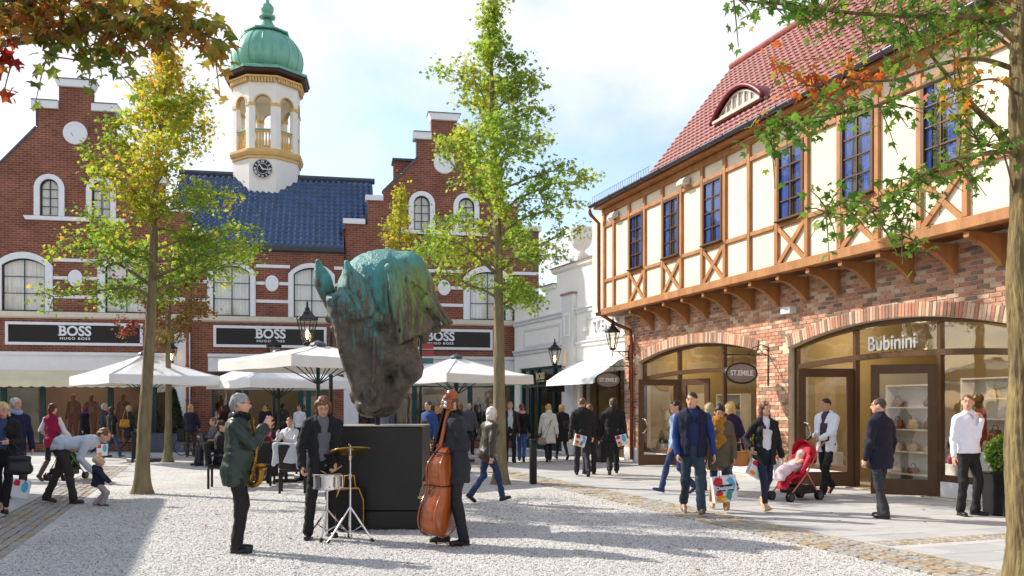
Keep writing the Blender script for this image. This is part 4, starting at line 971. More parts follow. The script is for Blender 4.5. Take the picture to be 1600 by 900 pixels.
while q < ov-.1: sp_.tube([(q, EO+.03, 7.76), (q, EO+.03, 7.98)], .006, 4); q += .14
sp_.tube([(gs+.1, EO+.03, 7.98), (ov-.1, EO+.03, 7.98)], .006, 4); tag(sp_.build('bird_wires', m_lead, TB), kind='stuff')
# eyebrow dormer
sD0, sD1 = TF.s(1110, EO+.9), TF.s(1190, EO+.45); dc = (TF.s(1122, EO+.35)+TF.s(1192, EO+.35))/2; dw = 2.1; dh = .54
m_sheet = mat('red_sheet_metal', srgb(128,52,56), .4, .12, 3, metal=.2); dy = EO+.32; dz = 7.74+.32*RRISE/RRUN+.12
pts = [(dc-dw/2+dw*i/24, dz+dh*(math.sin(math.pi*i/24)**.8)) for i in range(25)]
dm = MB().prism([(p[0], p[1]) for p in pts], dy+.06, dy+.1).build('dormer', m_bronze, TB)
vs = []; fs = []
for j, t in enumerate((0, 1)):
    for (x, z) in pts: vs.append((x, dy-.08 if j == 0 else dy+(z-dz)*RRUN/RRISE*1.25+.25, z+.03 if j == 0 else z+.06))
for i in range(24): fs.append((i, i+1, 25+i+1, 25+i))
mobj('dormer_roof', MB().add(vs, fs).mesh('dr', False), m_sheet, dm, True)
ed = MB().tube([(x, dy-.08, z+.02) for x, z in pts], .05, 6).build('dormer_edge', m_sheet, dm, True)
ip = [(dc-.72+1.44*i/14, dz+.10+.33*math.sin(math.pi*(i+1.2)/16.4)) for i in range(15)]
op = [(dc-.8+1.6*i/14, dz+.05+.43*math.sin(math.pi*(i+.8)/15.6)) for i in range(15)]
MB().prism([(dc-.8, dz+.05)]+op+[(dc+.8, dz+.05)], dy-.02, dy+.05, [[(dc-.72, dz+.13)]+ip+[(dc+.72, dz+.13)]]).build('dormer_frame', mat('taupe_paint', srgb(196,182,168), .5, .05), dm)
MB().prism([(dc-.72, dz+.13)]+ip+[(dc+.72, dz+.13)], dy+.01, dy+.014).build('dormer_pane', m_glass, dm)
MB().prism([(dc-.72, dz+.13)]+ip+[(dc+.72, dz+.13)], dy+.05, dy+.055).build('dormer_blind', m_curt, dm)
for i in range(1, 6): x = dc-.72+1.44*i/6; MB().box(x-.02, x+.02, dy-.015, dy+.03, dz+.1, dz+.10+.33*math.sin(math.pi*((i/6*14)+1.2)/16.4)).build('glazing_bar', MATS['taupe_paint'], dm)
MB().prism([(dc-.95, dz), (dc+.95, dz), (dc+.95, dz+.06), (dc-.95, dz+.06)], dy-.1, dy+.02).build('dormer_sill', MATS['taupe_paint'], dm)
# signs on wrought iron
m_iron = mat('wrought_iron', srgb(26,24,26), .45, .1, 5)
m_sign = mat('taupe_sign', srgb(150,134,124), .5, .05, 3)
def oval_sign(s_, z_, label, out=.75):
    g_ = empty('oval_sign', mw=TF.mw @ Matrix.Translation((s_, 0, z_)), label=label, cat='sign', group='oval shop signs')
    M = Matrix.Diagonal((1, .40, .24, 1)); f = Matrix.Translation((0, -out+.02, 0))
    e_ = [(math.cos(2*math.pi*i/32), math.sin(2*math.pi*i/32)) for i in range(32)]
    MB().prism([(-out+.02+.42*a, .245*b) for a, b in e_], -.035, .035, [[(-out+.02+.385*a, .21*b) for a, b in e_]], axes='yz').build('rim', m_iron, g_)
    MB().prism([(-out+.02+.385*a, .21*b) for a, b in e_], -.022, .022, axes='yz').build('board', m_sign, g_)
    me = text_mesh('ST.EMILE', .165, .004, .004, .95); me.transform(Matrix.Rotation(RAD(90), 4, 'Z') @ Matrix.Rotation(RAD(180), 4, 'Z')); mobj('lettering', me, m_white, g_, loc=(-.025-.003, -out+.02, -.05))
    me2 = text_mesh('ST.EMILE', .165, .004, .004, .95); me2.transform(Matrix.Rotation(RAD(90), 4, 'Z')); mobj('lettering', me2, m_white, g_, loc=(.025+.003, -out+.02, -.05))
    b = MB(); b.tube([(0, -.02, -.28), (0, -.02, .62)], .014, 6); b.tube([(0, -.02, .42), (0, -1.15, .42), (0, -1.2, .46), (0, -1.16, .5)], .012, 6)
    b.tube([(0, -.02, .6), (0, -.2, .66), (0, -.42, .58), (0, -.55, .42)], .01, 6); b.tube([(0, -.1+.08*math.cos(t), .5+.06*math.sin(t)) for t in [i*.6 for i in range(10)]], .009, 5); b.tube([(0, -.27+.07*math.cos(t), .5+.06*math.sin(t)) for t in [i*.6 for i in range(10)]], .009, 5)
    for y in (-out-.2, -out+.24): b.tube([(0, y, .2), (0, y, .42)], .006, 4)
    b.build('bracket', m_iron, g_, True)
oval_sign(TF.s(1201), TF.px(1174, 582, -.75)[1], 'oval ST.EMILE sign on iron bracket over the brick pier between the two arches')
oval_sign(TF.s(983)+.05, TF.px(962, 593, -.75)[1], 'oval ST.EMILE sign at the far brick corner beside the downpipe')
me = text_mesh('Bubinini', .40, .03, .004, 1.0); tag(mobj('shop_lettering', me, mat('silver_letters', srgb(186,186,184), .3, .05, metal=.5), TB, loc=((TF.s(1331)+TF.s(1447))/2, GY-.08, 2.72)), None)
# wall lanterns and hanging BOSS sign
m_lglass = glassmat('lantern_glass', (.95, .93, .88), .05)
m_bulb = mat('lamp_glow', (1, .7, .35), .5, 0, emit=((1, .62, .25), 14.0))
def lantern(parent, M, h=.75):
    k = h/.75; b = MB(); b.lathe([(.07*k, 0), (.09*k, .03*k), (.09*k, .06*k)], 6, M=M); b.lathe([(.2*k, .50*k), (.215*k, .52*k), (.12*k, .62*k), (.1*k, .66*k), (.05*k, .70*k), (.05*k, .74*k), (.025*k, .76*k), (.02*k, .85*k), (0, .9*k)], 6, M=M)
    for j in range(6):
        a = j*math.pi/3; b.tube([M @ Vector((.09*k*math.cos(a), .09*k*math.sin(a), .06*k)), M @ Vector((.2*k*math.cos(a), .2*k*math.sin(a), .51*k))], .011*k, 5)
        b.lathe([(.015*k, 0), (.02*k, .03*k), (0, .06*k)], 5, c=(.2*k*math.cos(a), .2*k*math.sin(a), .52*k), M=M)
    b.build('lantern_frame', m_iron, parent)
    MB().lathe([(.083*k, .06*k), (.19*k, .5*k)], 6, M=M, closed=False).build('lantern_glass', m_lglass, parent)
    MB().lathe([(0, .12*k), (.03*k, .18*k), (.035*k, .26*k), (0, .33*k)], 8, M=M).build('lamp_bulb', m_bulb, parent, True)
def wall_lantern(fr, s_, z_, label, out=.55, group='wall lanterns'):
    g_ = empty('wall_lantern', mw=fr.mw @ Matrix.Translation((s_, 0, z_)), label=label, cat='lantern', group=group)
    b = MB(); b.box(-.035, .035, -.03, 0, -.25, .2); b.tube([(0, -.02, 0), (0, -out, 0)], .016, 6); b.tube([(0, -.02, -.2), (0, -.2, -.16), (0, -.36, -.02)], .012, 6)
    b.tube([(0, -.17+.07*math.cos(t), -.07+.05*math.sin(t)) for t in [i*.6 for i in range(11)]], .009, 5); b.tube([(0, -.34+.05*math.cos(t), -.06+.04*math.sin(t)) for t in [i*.6 for i in range(11)]], .008, 5); b.tube([(0, -out, -.12), (0, -out, .06)], .016, 6); b.lathe([(0, -.16), (.03, -.12), (0, -.08)], 8, c=(0, -out, 0))
    b.build('bracket', m_iron, g_, True); lantern(g_, Matrix.Translation((0, -out, .03)), .8)
wall_lantern(WF, WF.s(889), WF.px(871, 572, -.55)[1], 'black lantern on the grey pilaster of the pale building')
wall_lantern(TF, TF.s(983), TF.px(962, 548, -.55)[1], 'black lantern on the far brick corner above the oval sign')
wall_lantern(BF, PB(270, 560)[0], 3.25, 'black lantern on the white pilaster above the cone topiary', .35)
hs = empty('hanging_sign', mw=WF.mw @ Matrix.Translation((WF.s(892), 0, WF.px(873, 604, -.6)[1])), label='small black BOSS sign hanging from the pale building', cat='sign')
MB().bbox(-.03, .03, -.95, -.25, -.18, .18, .01).build('board', m_black, hs)
me = text_mesh('BOSS', .22, .004, .006, .9); me.transform(Matrix.Rotation(RAD(-90), 4, 'Z')); mobj('lettering', me, m_white, hs, loc=(-.034, -.6, -.04))
b = MB(); b.tube([(0, -.01, .26), (0, -1.05, .26)], .014, 6); b.tube([(0, -.02, -.35), (0, -.02, .3)], .014, 6)
for y in (-.8, -.4): b.tube([(0, y, .17), (0, y, .26)], .008, 5)
b.tube([(0, -.02-.09*math.sin(t), -.3+.09*math.cos(t)) for t in [i*.6 for i in range(9)]], .009, 5); b.build('bracket', m_iron, hs)
# ---------------------------------------------------------------- trees
def star_leaf(n=5):
    """five-lobed leaf, tip towards +y, lying in xy with a slight cup: centre + 10 rim verts, 5 quads"""
    V = [(0, .12, 0)]; lob = [(-2.2, .62), (-1.12, .88), (0, 1.0), (1.12, .88), (2.2, .62)]
    rim = []
    for i, (a, l) in enumerate(lob):
        if i == 0: rim.append((0.0, -.05, 0.0))
        else:
            b = (lob[i-1][0]+a)/2; rim.append((math.sin(b)*.30, .12+math.cos(b)*.30, .03))
        rim.append((math.sin(a)*l*.62, .12+math.cos(a)*l*.72, -.10*l))
    V += rim; F = []
    for i in range(5): F.append((0, 1+2*i, 2+2*i, 1+(2*i+2) % 10))
    return np.array(V, float), np.array(F, int)
LV, LF = star_leaf()
def leaf_cloud(P, size, rs, cols, droop=.5):
    """P (n,3) leaf anchor points, size array, cols in 0..1 -> one mesh of star leaves"""
    n = len(P); up = rs.normal(size=(n, 3)); up[:, 2] = np.abs(up[:, 2])+.35; up /= np.linalg.norm(up, axis=1)[:, None]
    d = rs.normal(size=(n, 3)); d[:, 2] -= droop; d -= up*(d*up).sum(1)[:, None]; d /= np.linalg.norm(d, axis=1)[:, None]
    e = np.cross(d, up); S = size[:, None, None]
    V = P[:, None, :]+S*(LV[None, :, 0:1]*e[:, None]+LV[None, :, 1:2]*d[:, None]+LV[None, :, 2:3]*up[:, None])
    F = LF[None]+len(LV)*np.arange(n)[:, None, None]
    return V.reshape(-1, 3), F.reshape(-1, 4), np.repeat(cols, len(LF))
def barkmat(name, c1, c2, moss=None):
    m = mat(name, c1, .9, .2, 7, .9, 24, col2=c2, stretch=(1.6, 1.6, .35), detail=8); return m
m_bark = barkmat('bark_grey_brown', srgb(112,100,76), srgb(148,134,100))
m_bark2 = barkmat('bark_lichen', srgb(74,58,42), srgb(146,128,84))
m_leafg = leafmat('autumn_leaf_green_gold', [srgb(160,48,36), srgb(198,110,46), srgb(208,176,60), srgb(184,184,66), srgb(138,164,58), srgb(100,134,50)])
m_leafy = leafmat('leaf_yellow_green', [srgb(194,180,72), srgb(172,182,72), srgb(142,170,64), srgb(116,152,58), srgb(92,130,50)])
m_leafr = leafmat('leaf_russet', [srgb(122,34,34), srgb(140,64,40), srgb(132,96,44), srgb(126,120,48), srgb(104,120,46)], .35)
def tree(base, H, prof, clear, seed, label, lm, nleaf=5000, lsize=.12, r0=.12, lean=(0, 0), colfun=None, group=None, name='sweetgum_tree', nb=46, depthk=.8, trunkm=None):
    """prof: list of (height fraction above clear, left width, right width)"""
    rs = np.random.RandomState(seed); root = empty(name, base, 0, label, 'tree', group)
    tr = []; rad = []
    for i in range(15):
        t = i/14; tr.append(Vector((lean[0]*t**1.3+.05*math.sin(t*9+seed)*t, lean[1]*t+.05*math.cos(t*7+seed)*t, H*t))); rad.append(r0*(1.18 if i == 0 else 1)*(1-t)**.8+.008)
    def tp(z):
        f = min(max(z/H, 0), .999)*14; i = int(f); return tr[i].lerp(tr[i+1], f-i)
    nz_, na_ = 120, 28; zf = np.linspace(0, 1, nz_); cen = np.array([tuple(tp(f*H)) for f in zf]); rr = np.interp(zf, np.linspace(0, 1, 15), rad)[:, None]; aa = np.linspace(0, 2*np.pi, na_, endpoint=False)[None]; dd = 0
    for i in range(12): dd = dd+np.sin(aa*rs.randint(2, 9)+zf[:, None]*H*rs.uniform(1, 7)+rs.uniform(0, 6.28))/12**.5
    rr = rr*(1+.045*dd)+.05*np.exp(-zf*H*7)[:, None]*(1+.3*np.sin(aa*4)); V = np.stack([cen[:, :1]+rr*np.cos(aa), cen[:, 1:2]+rr*np.sin(aa), cen[:, 2:]+0*aa], 2).reshape(-1, 3)
    i_ = np.arange(nz_-1)[:, None]*na_; j_ = np.arange(na_)[None]; mobj('trunk', np_mesh('trunk', V, np.stack([i_+j_, i_+(j_+1) % na_, i_+na_+(j_+1) % na_, i_+na_+j_], 2).reshape(-1, 4)), trunkm or m_bark, root, True)
    hs = [p[0] for p in prof]; wl = [p[1] for p in prof]; wr = [p[2] for p in prof]
    br = MB(); P = []; ga = rs.uniform(0, 6.28)
    for b in range(nb):
        t = (b+rs.uniform(-.3, .3))/nb; t = min(max(t, 0), .99)**.92; z0 = clear+(H-clear)*t*.97
        ga += 2.399+rs.uniform(-.4, .4); ca, sa = math.cos(ga), math.sin(ga)
        tt = min(1, t+.08); L_ = (np.interp(tt, hs, wr) if ca > 0 else np.interp(tt, hs, wl))*abs(ca)+np.mean([np.interp(tt, hs, wl), np.interp(tt, hs, wr)])*depthk*(1-abs(ca)); L_ *= rs.uniform(.62, 1.05)
        p0 = tp(z0); up = rs.uniform(.28, .75)*(1+t*.9); pts = [p0]; cur = Vector(p0); dirv = Vector((ca, sa, up)).normalized(); n_ = 7
        for q in range(n_):
            dirv = (dirv+Vector(rs.normal(size=3))*.14+Vector((0, 0, -.05))).normalized(); cur = cur+dirv*(L_*1.12/n_); pts.append(cur.copy())
        rb = max(.010, r0*.30*(1-t)**.7*(.5+L_/3)); br.tube(pts, [rb*(1-.85*i/n_) for i in range(n_+1)], 6)
        for q in range(2, n_+1):
            for w in range(2 if L_ > .5 else 1):
                dv = (dirv*.7+Vector(rs.normal(size=3))*.8).normalized(); l2 = L_*rs.uniform(.12, .34); pa = pts[q]; pb = pa+dv*l2*.6+Vector((0, 0, .02)); pc = pa+dv*l2
                if l2 > .18: br.tube([pa, pb, pc], [rb*.3, rb*.2, .003], 4, False)
                m_ = 3+int(l2*14)
                for k in range(m_): f = rs.uniform(.1, 1); P.append(tuple(pa.lerp(pc, f)+Vector(rs.normal(size=3))*.07)+(t,))
        for k in range(int(2+L_*5)): f = rs.uniform(.25, 1); i = int(f*n_*.999); P.append(tuple(pts[i].lerp(pts[i+1], f*n_-i)+Vector(rs.normal(size=3))*.06)+(t,))
    for k in range(60): z = H*rs.uniform(.9, 1.0); P.append(tuple(tp(z)+Vector(rs.normal(size=3))*np.array(.16))+(1,))
    P = np.array(P)
    if len(P) > nleaf: P = P[rs.choice(len(P), nleaf, False)]
    elif len(P) < nleaf:
        ex = P[rs.choice(len(P), nleaf-len(P))]; ex = ex.copy(); ex[:, :3] += rs.normal(size=(len(ex), 3))*.09; P = np.concatenate([P, ex])
    tag(br.build('limbs', m_bark, root, True), kind='stuff')
    cl = colfun(P, rs) if colfun else rs.uniform(0, 1, len(P))
    V, F, C = leaf_cloud(P[:, :3], lsize*rs.uniform(.6, 1.35, len(P)), rs, np.clip(cl, 0, 1))
    me = np_mesh('crown', V, F, attr={'leafcol': C}); tag(mobj('crown', me, lm, root), kind='stuff')
    return root
def col_left(P, rs):
    clump = np.sin(P[:, 0]*3.1+1)+np.sin(P[:, 2]*2.6+P[:, 1]*2)+np.sin(P[:, 0]*1.3-P[:, 2]*1.9)
    return .88-.40*P[:, 3]-.10*clump*.6+rs.normal(size=len(P))*.12-(rs.uniform(size=len(P)) < .03)*.5
def col_mid(P, rs):
    clump = np.sin(P[:, 0]*2.7)+np.sin(P[:, 2]*2.2+P[:, 1]); return .5+.1*clump+rs.normal(size=len(P))*.18-.1*P[:, 3]
def col_red(P, rs):
    return .62+rs.normal(size=len(P))*.22-(P[:, 0] < -.5)*.42+.1*np.sin(P[:, 2]*4)
b = gnd(222, 771); k = b.y/FPX
tree(b, (771-62)*k, [(0, 1.6, 1.3), (.06, 2.2, 2.0), (.16, 2.1, 2.35), (.22, 1.6, 2.2), (.35, 1.4, 1.7), (.55, 1.35, 1.7), (.75, 1.15, 1.45), (.9, .7, .95), (1, .15, .2)], (771-480)*k, 11, 'golden and green sweetgum in the gravel in front of the first brick gable', m_leafg, 12500, .086, .125, (.5, 0), col_left, 'sweetgums in the gravel court')
b = gnd(782, 756); k = b.y/FPX
tree(b, (756+18)*k, [(0, 1.2, 1.0), (.06, 1.6, 1.25), (.14, 2.1, 1.6), (.22, 2.2, 1.9), (.32, 2.0, 2.15), (.45, 1.6, 2.0), (.55, 1.4, 1.8), (.7, 1.25, 1.35), (.85, .85, .75), (1, .1, .1)], (756-478)*k, 23, 'tall yellow-green sweetgum standing in the gravel beside the horse head statue', m_leafy, 13500, .092, .135, (-.2, 0), col_mid, 'sweetgums in the gravel court', nb=52)
b = gnd(262, 722); k = b.y/FPX
tree(b, (722-395)*k, [(0, 1.4, 1.0), (.2, 1.6, 1.5), (.6, 1.4, 1.3), (1, .2, .2)], (722-545)*k, 31, 'small russet sweetgum behind the golden one beside the cone topiary', m_leafr, 4200, .095, .11, (.1, 0), col_red, 'sweetgums in the gravel court', nb=24)
b = gnd(624, 712); k = b.y/FPX
tree(b, (712-285)*k, [(0, .6, .9), (.2, 1.0, 1.2), (.5, .9, 1.0), (.8, .7, .7), (1, .1, .1)], (712-540)*k, 37, 'slim olive-gold sweetgum partly hidden behind the horse head statue', m_leafg, 4200, .095, .12, (0, 0), lambda P, rs: .62+rs.normal(size=len(P))*.13, 'sweetgums in the gravel court', nb=28)
# trees beyond the left edge whose shade falls into the picture
tree(Vector((-20.5, 24, 0)), 9.0, [(0, 1.8, 1.8), (.3, 2.3, 2.3), (.7, 1.5, 1.5), (1, .2, .2)], 2.2, 43, 'shade tree standing outside the picture near the awning', m_leafy, 3000, .2, .13, (0, 0), col_mid, 'sweetgums beyond the left edge', nb=36)

# near trees with leaves large enough to pick apart
def leaf_meshes(lm, n=9):
    out = []
    for i in range(n):
        me = np_mesh('leaf', LV*np.array([1+.1*math.sin(i*2), 1, 1+.8*math.sin(i*3)]), LF, attr={'leafcol': np.full(len(LF), i/(n-1))}); me.materials.append(lm); out.append(me)
    return out
def near_leaves(root, P, size, col, rs, lm, limit, vis, droop=.9):
    lms = leaf_meshes(lm); order = np.argsort([-(vis(p)*s/p[1]) for p, s in zip(P, size)]); base = Vector(root.location)
    rest = []
    for rank, i in enumerate(order):
        if rank < limit and vis(P[i]):
            up = Vector(rs.normal(size=3)); up.z = abs(up.z)+.3; up.normalize(); d = Vector(rs.normal(size=3)); d.z -= droop; d = (d-up*d.dot(up)).normalized(); e = d.cross(up)
            M = Matrix((e, d, up)).transposed(); o = bpy.data.objects.new('leaf', lms[int(np.clip(col[i], 0, .999)*len(lms))]); o.location = Vector(P[i])-base; o.rotation_euler = M.to_euler(); s = size[i]; o.scale = (s, s, s); link(o, root)
        else: rest.append(i)
    if rest:
        V, F, C = leaf_cloud(np.array(P)[rest]-np.array(base), np.array(size)[rest], rs, np.clip(np.array(col)[rest], 0, 1), droop)
        tag(mobj('foliage', np_mesh('foliage', V, F, attr={'leafcol': C}), lm, root), kind='stuff')
def limb_leaves(lines, rs, step, size, spread, twigs, base, root, mat_, thick):
    P = []; tb_ = MB()
    for pts, r, dens, c, start in lines:
        W = [at(*q) for q in pts]; n = 6*(len(W)-1); pp = []
        for i in range(len(W)-1):
            p0, p1, p2, p3 = W[max(i-1, 0)], W[i], W[i+1], W[min(i+2, len(W)-1)]
            for q in range(6):
                t = q/6; pp.append(.5*((2*p1)+(p2-p0)*t+(2*p0-5*p1+4*p2-p3)*t*t+(3*p1-p0-3*p2+p3)*t**3))
        pp.append(W[-1]); tb_.tube([p-base for p in pp], [max(.004, r*(1-.88*i/(len(pp)-1))) for i in range(len(pp))], 7)
        L_ = sum((pp[i+1]-pp[i]).length for i in range(len(pp)-1)); m = int(L_/step*dens)
        for k in range(m):
            f = start+(1-start)*rs.uniform(0, 1)**.8; i = min(int(f*(len(pp)-1)), len(pp)-2); a = pp[i].lerp(pp[i+1], f*(len(pp)-1)-i)
            if rs.uniform() < twigs:
                dv = Vector(rs.normal(size=3)).normalized(); dv.z -= .1; l = rs.uniform(.12, .42); e = a+dv*l; tb_.tube([a-base, a+dv*l*.5+Vector((0, 0, .02))-base, e-base], [.007, .005, .003], 4, False)
                for q in range(rs.randint(3, 7)): P.append((a.lerp(e, rs.uniform(.4, 1.05))+Vector(rs.normal(size=3))*.045, c+rs.normal()*.16))
            else: P.append((a+Vector(rs.normal(size=3))*spread, c+rs.normal()*.16))
    tag(tb_.build('limbs', mat_, root, True), kind='stuff')
    return P
rs = np.random.RandomState(5)
tx = at(1602, 638, 7.6); base = Vector((tx.x, tx.y, 0)); rt = empty('foreground_tree', base, 0, 'near sweetgum at the picture edge with lichened trunk and green branches across the timbered house', 'tree')

def bark_trunk(H, r0, r1, seed, nz=260, na=72):
    z = np.linspace(0, H, nz)[:, None]; a = np.linspace(0, 2*np.pi, na, endpoint=False)[None]; rg = np.random.RandomState(seed); d = 0
    for i in range(22):
        m_ = rg.randint(5, 17); kz = rg.uniform(.8, 5.5); ph = rg.uniform(0, 6.28); d = d+np.sin(a*m_+kz*z*2.2+ph+1.3*np.sin(z*rg.uniform(2, 9)+ph*2))/22**.5
    ridge = 1-np.abs(np.clip(d, -1.2, 1.2))/1.2; r = (r0+(r1-r0)*z/H)+.016*ridge-.006+.05*np.exp(-z*4)*(1+.3*np.sin(a*5))
    V = np.stack([r*np.cos(a)+.012*np.sin(z*4), r*np.sin(a)+.01*np.cos(z*5), z+0*a], 2).reshape(-1, 3)
    i = np.arange(nz-1)[:, None]*na; j = np.arange(na)[None]; F = np.stack([i+j, i+(j+1) % na, i+na+(j+1) % na, i+na+j], 2).reshape(-1, 4)
    return np_mesh('trunk', V, F)
mobj('trunk', bark_trunk(7.6, .15, .085, 3), m_bark2, rt, True)
m_leafn = leafmat('leaf_fresh_green', [srgb(186,84,40), srgb(206,140,60), srgb(150,160,62), srgb(118,150,56), srgb(92,132,50), srgb(74,112,42)], .42)
Y = 7.6
lines = [([(1592, 70, Y), (1540, 30, 7.5), (1440, 26, 7.2), (1330, 20, 7.0), (1230, 8, 6.9), (1140, -2, 6.8)], .03, 1.5, .75, .12),
         ([(1590, 20, Y), (1520, -10, 7.9), (1400, -40, 8.2), (1290, -50, 8.4)], .03, 1.5, .7, .1),
         ([(1590, 110, Y), (1530, 92, 7.7), (1470, 100, 7.8), (1400, 124, 7.9), (1330, 128, 8.0), (1270, 135, 8.0), (1212, 104, 8.0)], .024, .75, .12, .45),
         ([(1590, 245, Y), (1560, 205, 7.4), (1520, 165, 7.3), (1480, 118, 7.2), (1452, 82, 7.1), (1425, 40, 7.0)], .036, .5, .6, .25),
         ([(1482, 120, 7.2), (1430, 140, 7.0), (1370, 165, 6.9), (1300, 180, 6.8), (1230, 190, 6.8), (1195, 212, 6.8)], .017, 1.25, .74, .3),
         ([(1592, 235, Y), (1540, 240, 7.3), (1490, 250, 7.1), (1440, 275, 7.0), (1400, 305, 6.9), (1350, 335, 6.8), (1288, 332, 6.8)], .024, 1.1, .74, .28),
         ([(1425, 290, 6.95), (1400, 330, 6.9), (1412, 360, 6.9), (1438, 384, 6.9)], .012, 1.35, .74, .15),
         ([(1592, 330, Y), (1560, 215, 7.5), (1540, 228, 7.4), (1525, 215, 7.3)], .01, .9, .7, .5),
         ([(1592, 90, Y), (1560, 60, 8.0), (1500, 45, 8.3), (1400, 60, 8.6), (1340, 70, 8.8)], .02, 1.2, .72, .2),
         ([(1592, 150, Y), (1560, 125, 7.3), (1515, 130, 7.0), (1480, 150, 6.9)], .014, .6, .3, .4)]
P = limb_leaves(lines, rs, .021, .1, .075, .35, base, rt, m_bark2, 1)
Pn = np.array([tuple(p) for p, c in P]); cn = np.array([c for p, c in P]); sn = rs.uniform(.055, .095, len(Pn))
near_leaves(rt, Pn, sn, cn, rs, m_leafn, 300, lambda p: inview(p, 10))
tx = Vector((-6.6, 7.6, 0)); lt = empty('overhanging_tree', tx, 0, 'sweetgum branch with green, orange and red leaves hanging in from the top corner', 'tree')
MB().tube([Vector((0, 0, i*.5)) for i in range(13)], [.16-.006*i for i in range(13)], 12).build('trunk', m_bark, lt, True)
tw_ = at(-450, 100, 7.5)
lines = [([(-425, 120, 7.6), (-200, 85, 7.3), (0, 67, 7.0), (100, 52, 6.9), (170, 36, 6.9), (215, 34, 6.9), (280, 44, 6.9), (352, 66, 6.9)], .05, 1.15, .52, .42),
         ([(-425, 100, 7.6), (-150, 60, 7.0), (0, 30, 6.7), (45, 2, 6.6), (120, -30, 6.6)], .06, .8, .42, .4),
         ([(60, 56, 6.95), (95, 30, 6.9), (110, 0, 6.9), (180, -30, 7)], .012, 1.5, .58, .05), ([(150, 42, 6.9), (180, 10, 7.0), (240, -8, 7.0), (285, 8, 7.0)], .012, 1.5, .5, .05),
         ([(140, 46, 6.9), (132, 68, 6.9), (150, 80, 6.9), (168, 100, 6.9)], .009, 1.5, .85, .35), ([(-20, 70, 6.8), (8, 85, 6.8), (22, 100, 6.8)], .01, 2.6, .05, .1), ([(75, 60, 6.9), (85, 76, 6.8), (68, 88, 6.8)], .008, 1.6, .75, .3),
         ([(0, 40, 7.1), (60, 20, 7.1), (150, 15, 7.1), (250, 5, 7.2)], .012, 1.2, .4, .0), ([(-60, 75, 6.7), (-20, 30, 6.7), (40, -10, 6.7)], .015, 1.2, .45, .1)]
P = limb_leaves(lines, rs, .027, .1, .08, .3, tx, lt, m_bark, 1)
Pn = np.array([tuple(p) for p, c in P]); cn = np.array([c for p, c in P]); sn = rs.uniform(.085, .135, len(Pn))
near_leaves(lt, Pn, sn, cn, rs, leafmat('leaf_olive_rust', [srgb(146,40,34), srgb(168,88,44), srgb(164,124,52), srgb(140,136,54), srgb(112,130,50), srgb(88,114,46)], .40), 300, lambda p: inview(p, 10), 1.3)
# fallen leaves on the gravel
fl_ = leaf_meshes(m_leafg)
for i, (x, y) in enumerate([(1047, 808), (1108, 820), (1092, 899), (318, 822), (905, 866), (640, 884), (1330, 852), (480, 872), (728, 742), (1240, 858)]):
    p = gnd(x, y); o = bpy.data.objects.new('fallen_leaf', fl_[(i*2) % 5]); o.location = (p.x, p.y, .022); o.rotation_euler = (.2*math.sin(i), .15*math.cos(i), i*1.3); o.scale = (.11,)*3; link(o)
    tag(o, 'fallen autumn leaf lying on '+('the gravel beside the young man in the waistcoat', 'the gravel edge below the tan boots', 'the gravel at the bottom edge near the middle', 'the gravel between toddler and saxophonist', 'the shaded gravel below the black jacket walkers', 'the gravel below the double bass', 'the cobble edging below the navy jacket', 'the gravel between saxophonist and drummer', 'the gravel behind the double bass player', 'the gravel corner near the near trunk')[i], 'leaf', 'fallen leaves on the ground')

rl = np.random.RandomState(77); Pl = []
while len(Pl) < 110:
    x, y = rl.uniform(-9, 6.5), rl.uniform(8.6, 24)
    if in_poly(x, y, GRAV) or rl.uniform() < .3: Pl.append((x, y, .016))
V, F, C = leaf_cloud(np.array(Pl), rl.uniform(.05, .08, len(Pl)), rl, rl.uniform(.1, .7, len(Pl))); V[:, 2] = .012+(V[:, 2]-.012)*.25
tag(mobj('leaf_litter', np_mesh('leaf_litter', V, F, attr={'leafcol': C}), m_leafr, None), 'small dry leaves strewn thinly over the gravel', 'leaves', kind='stuff')
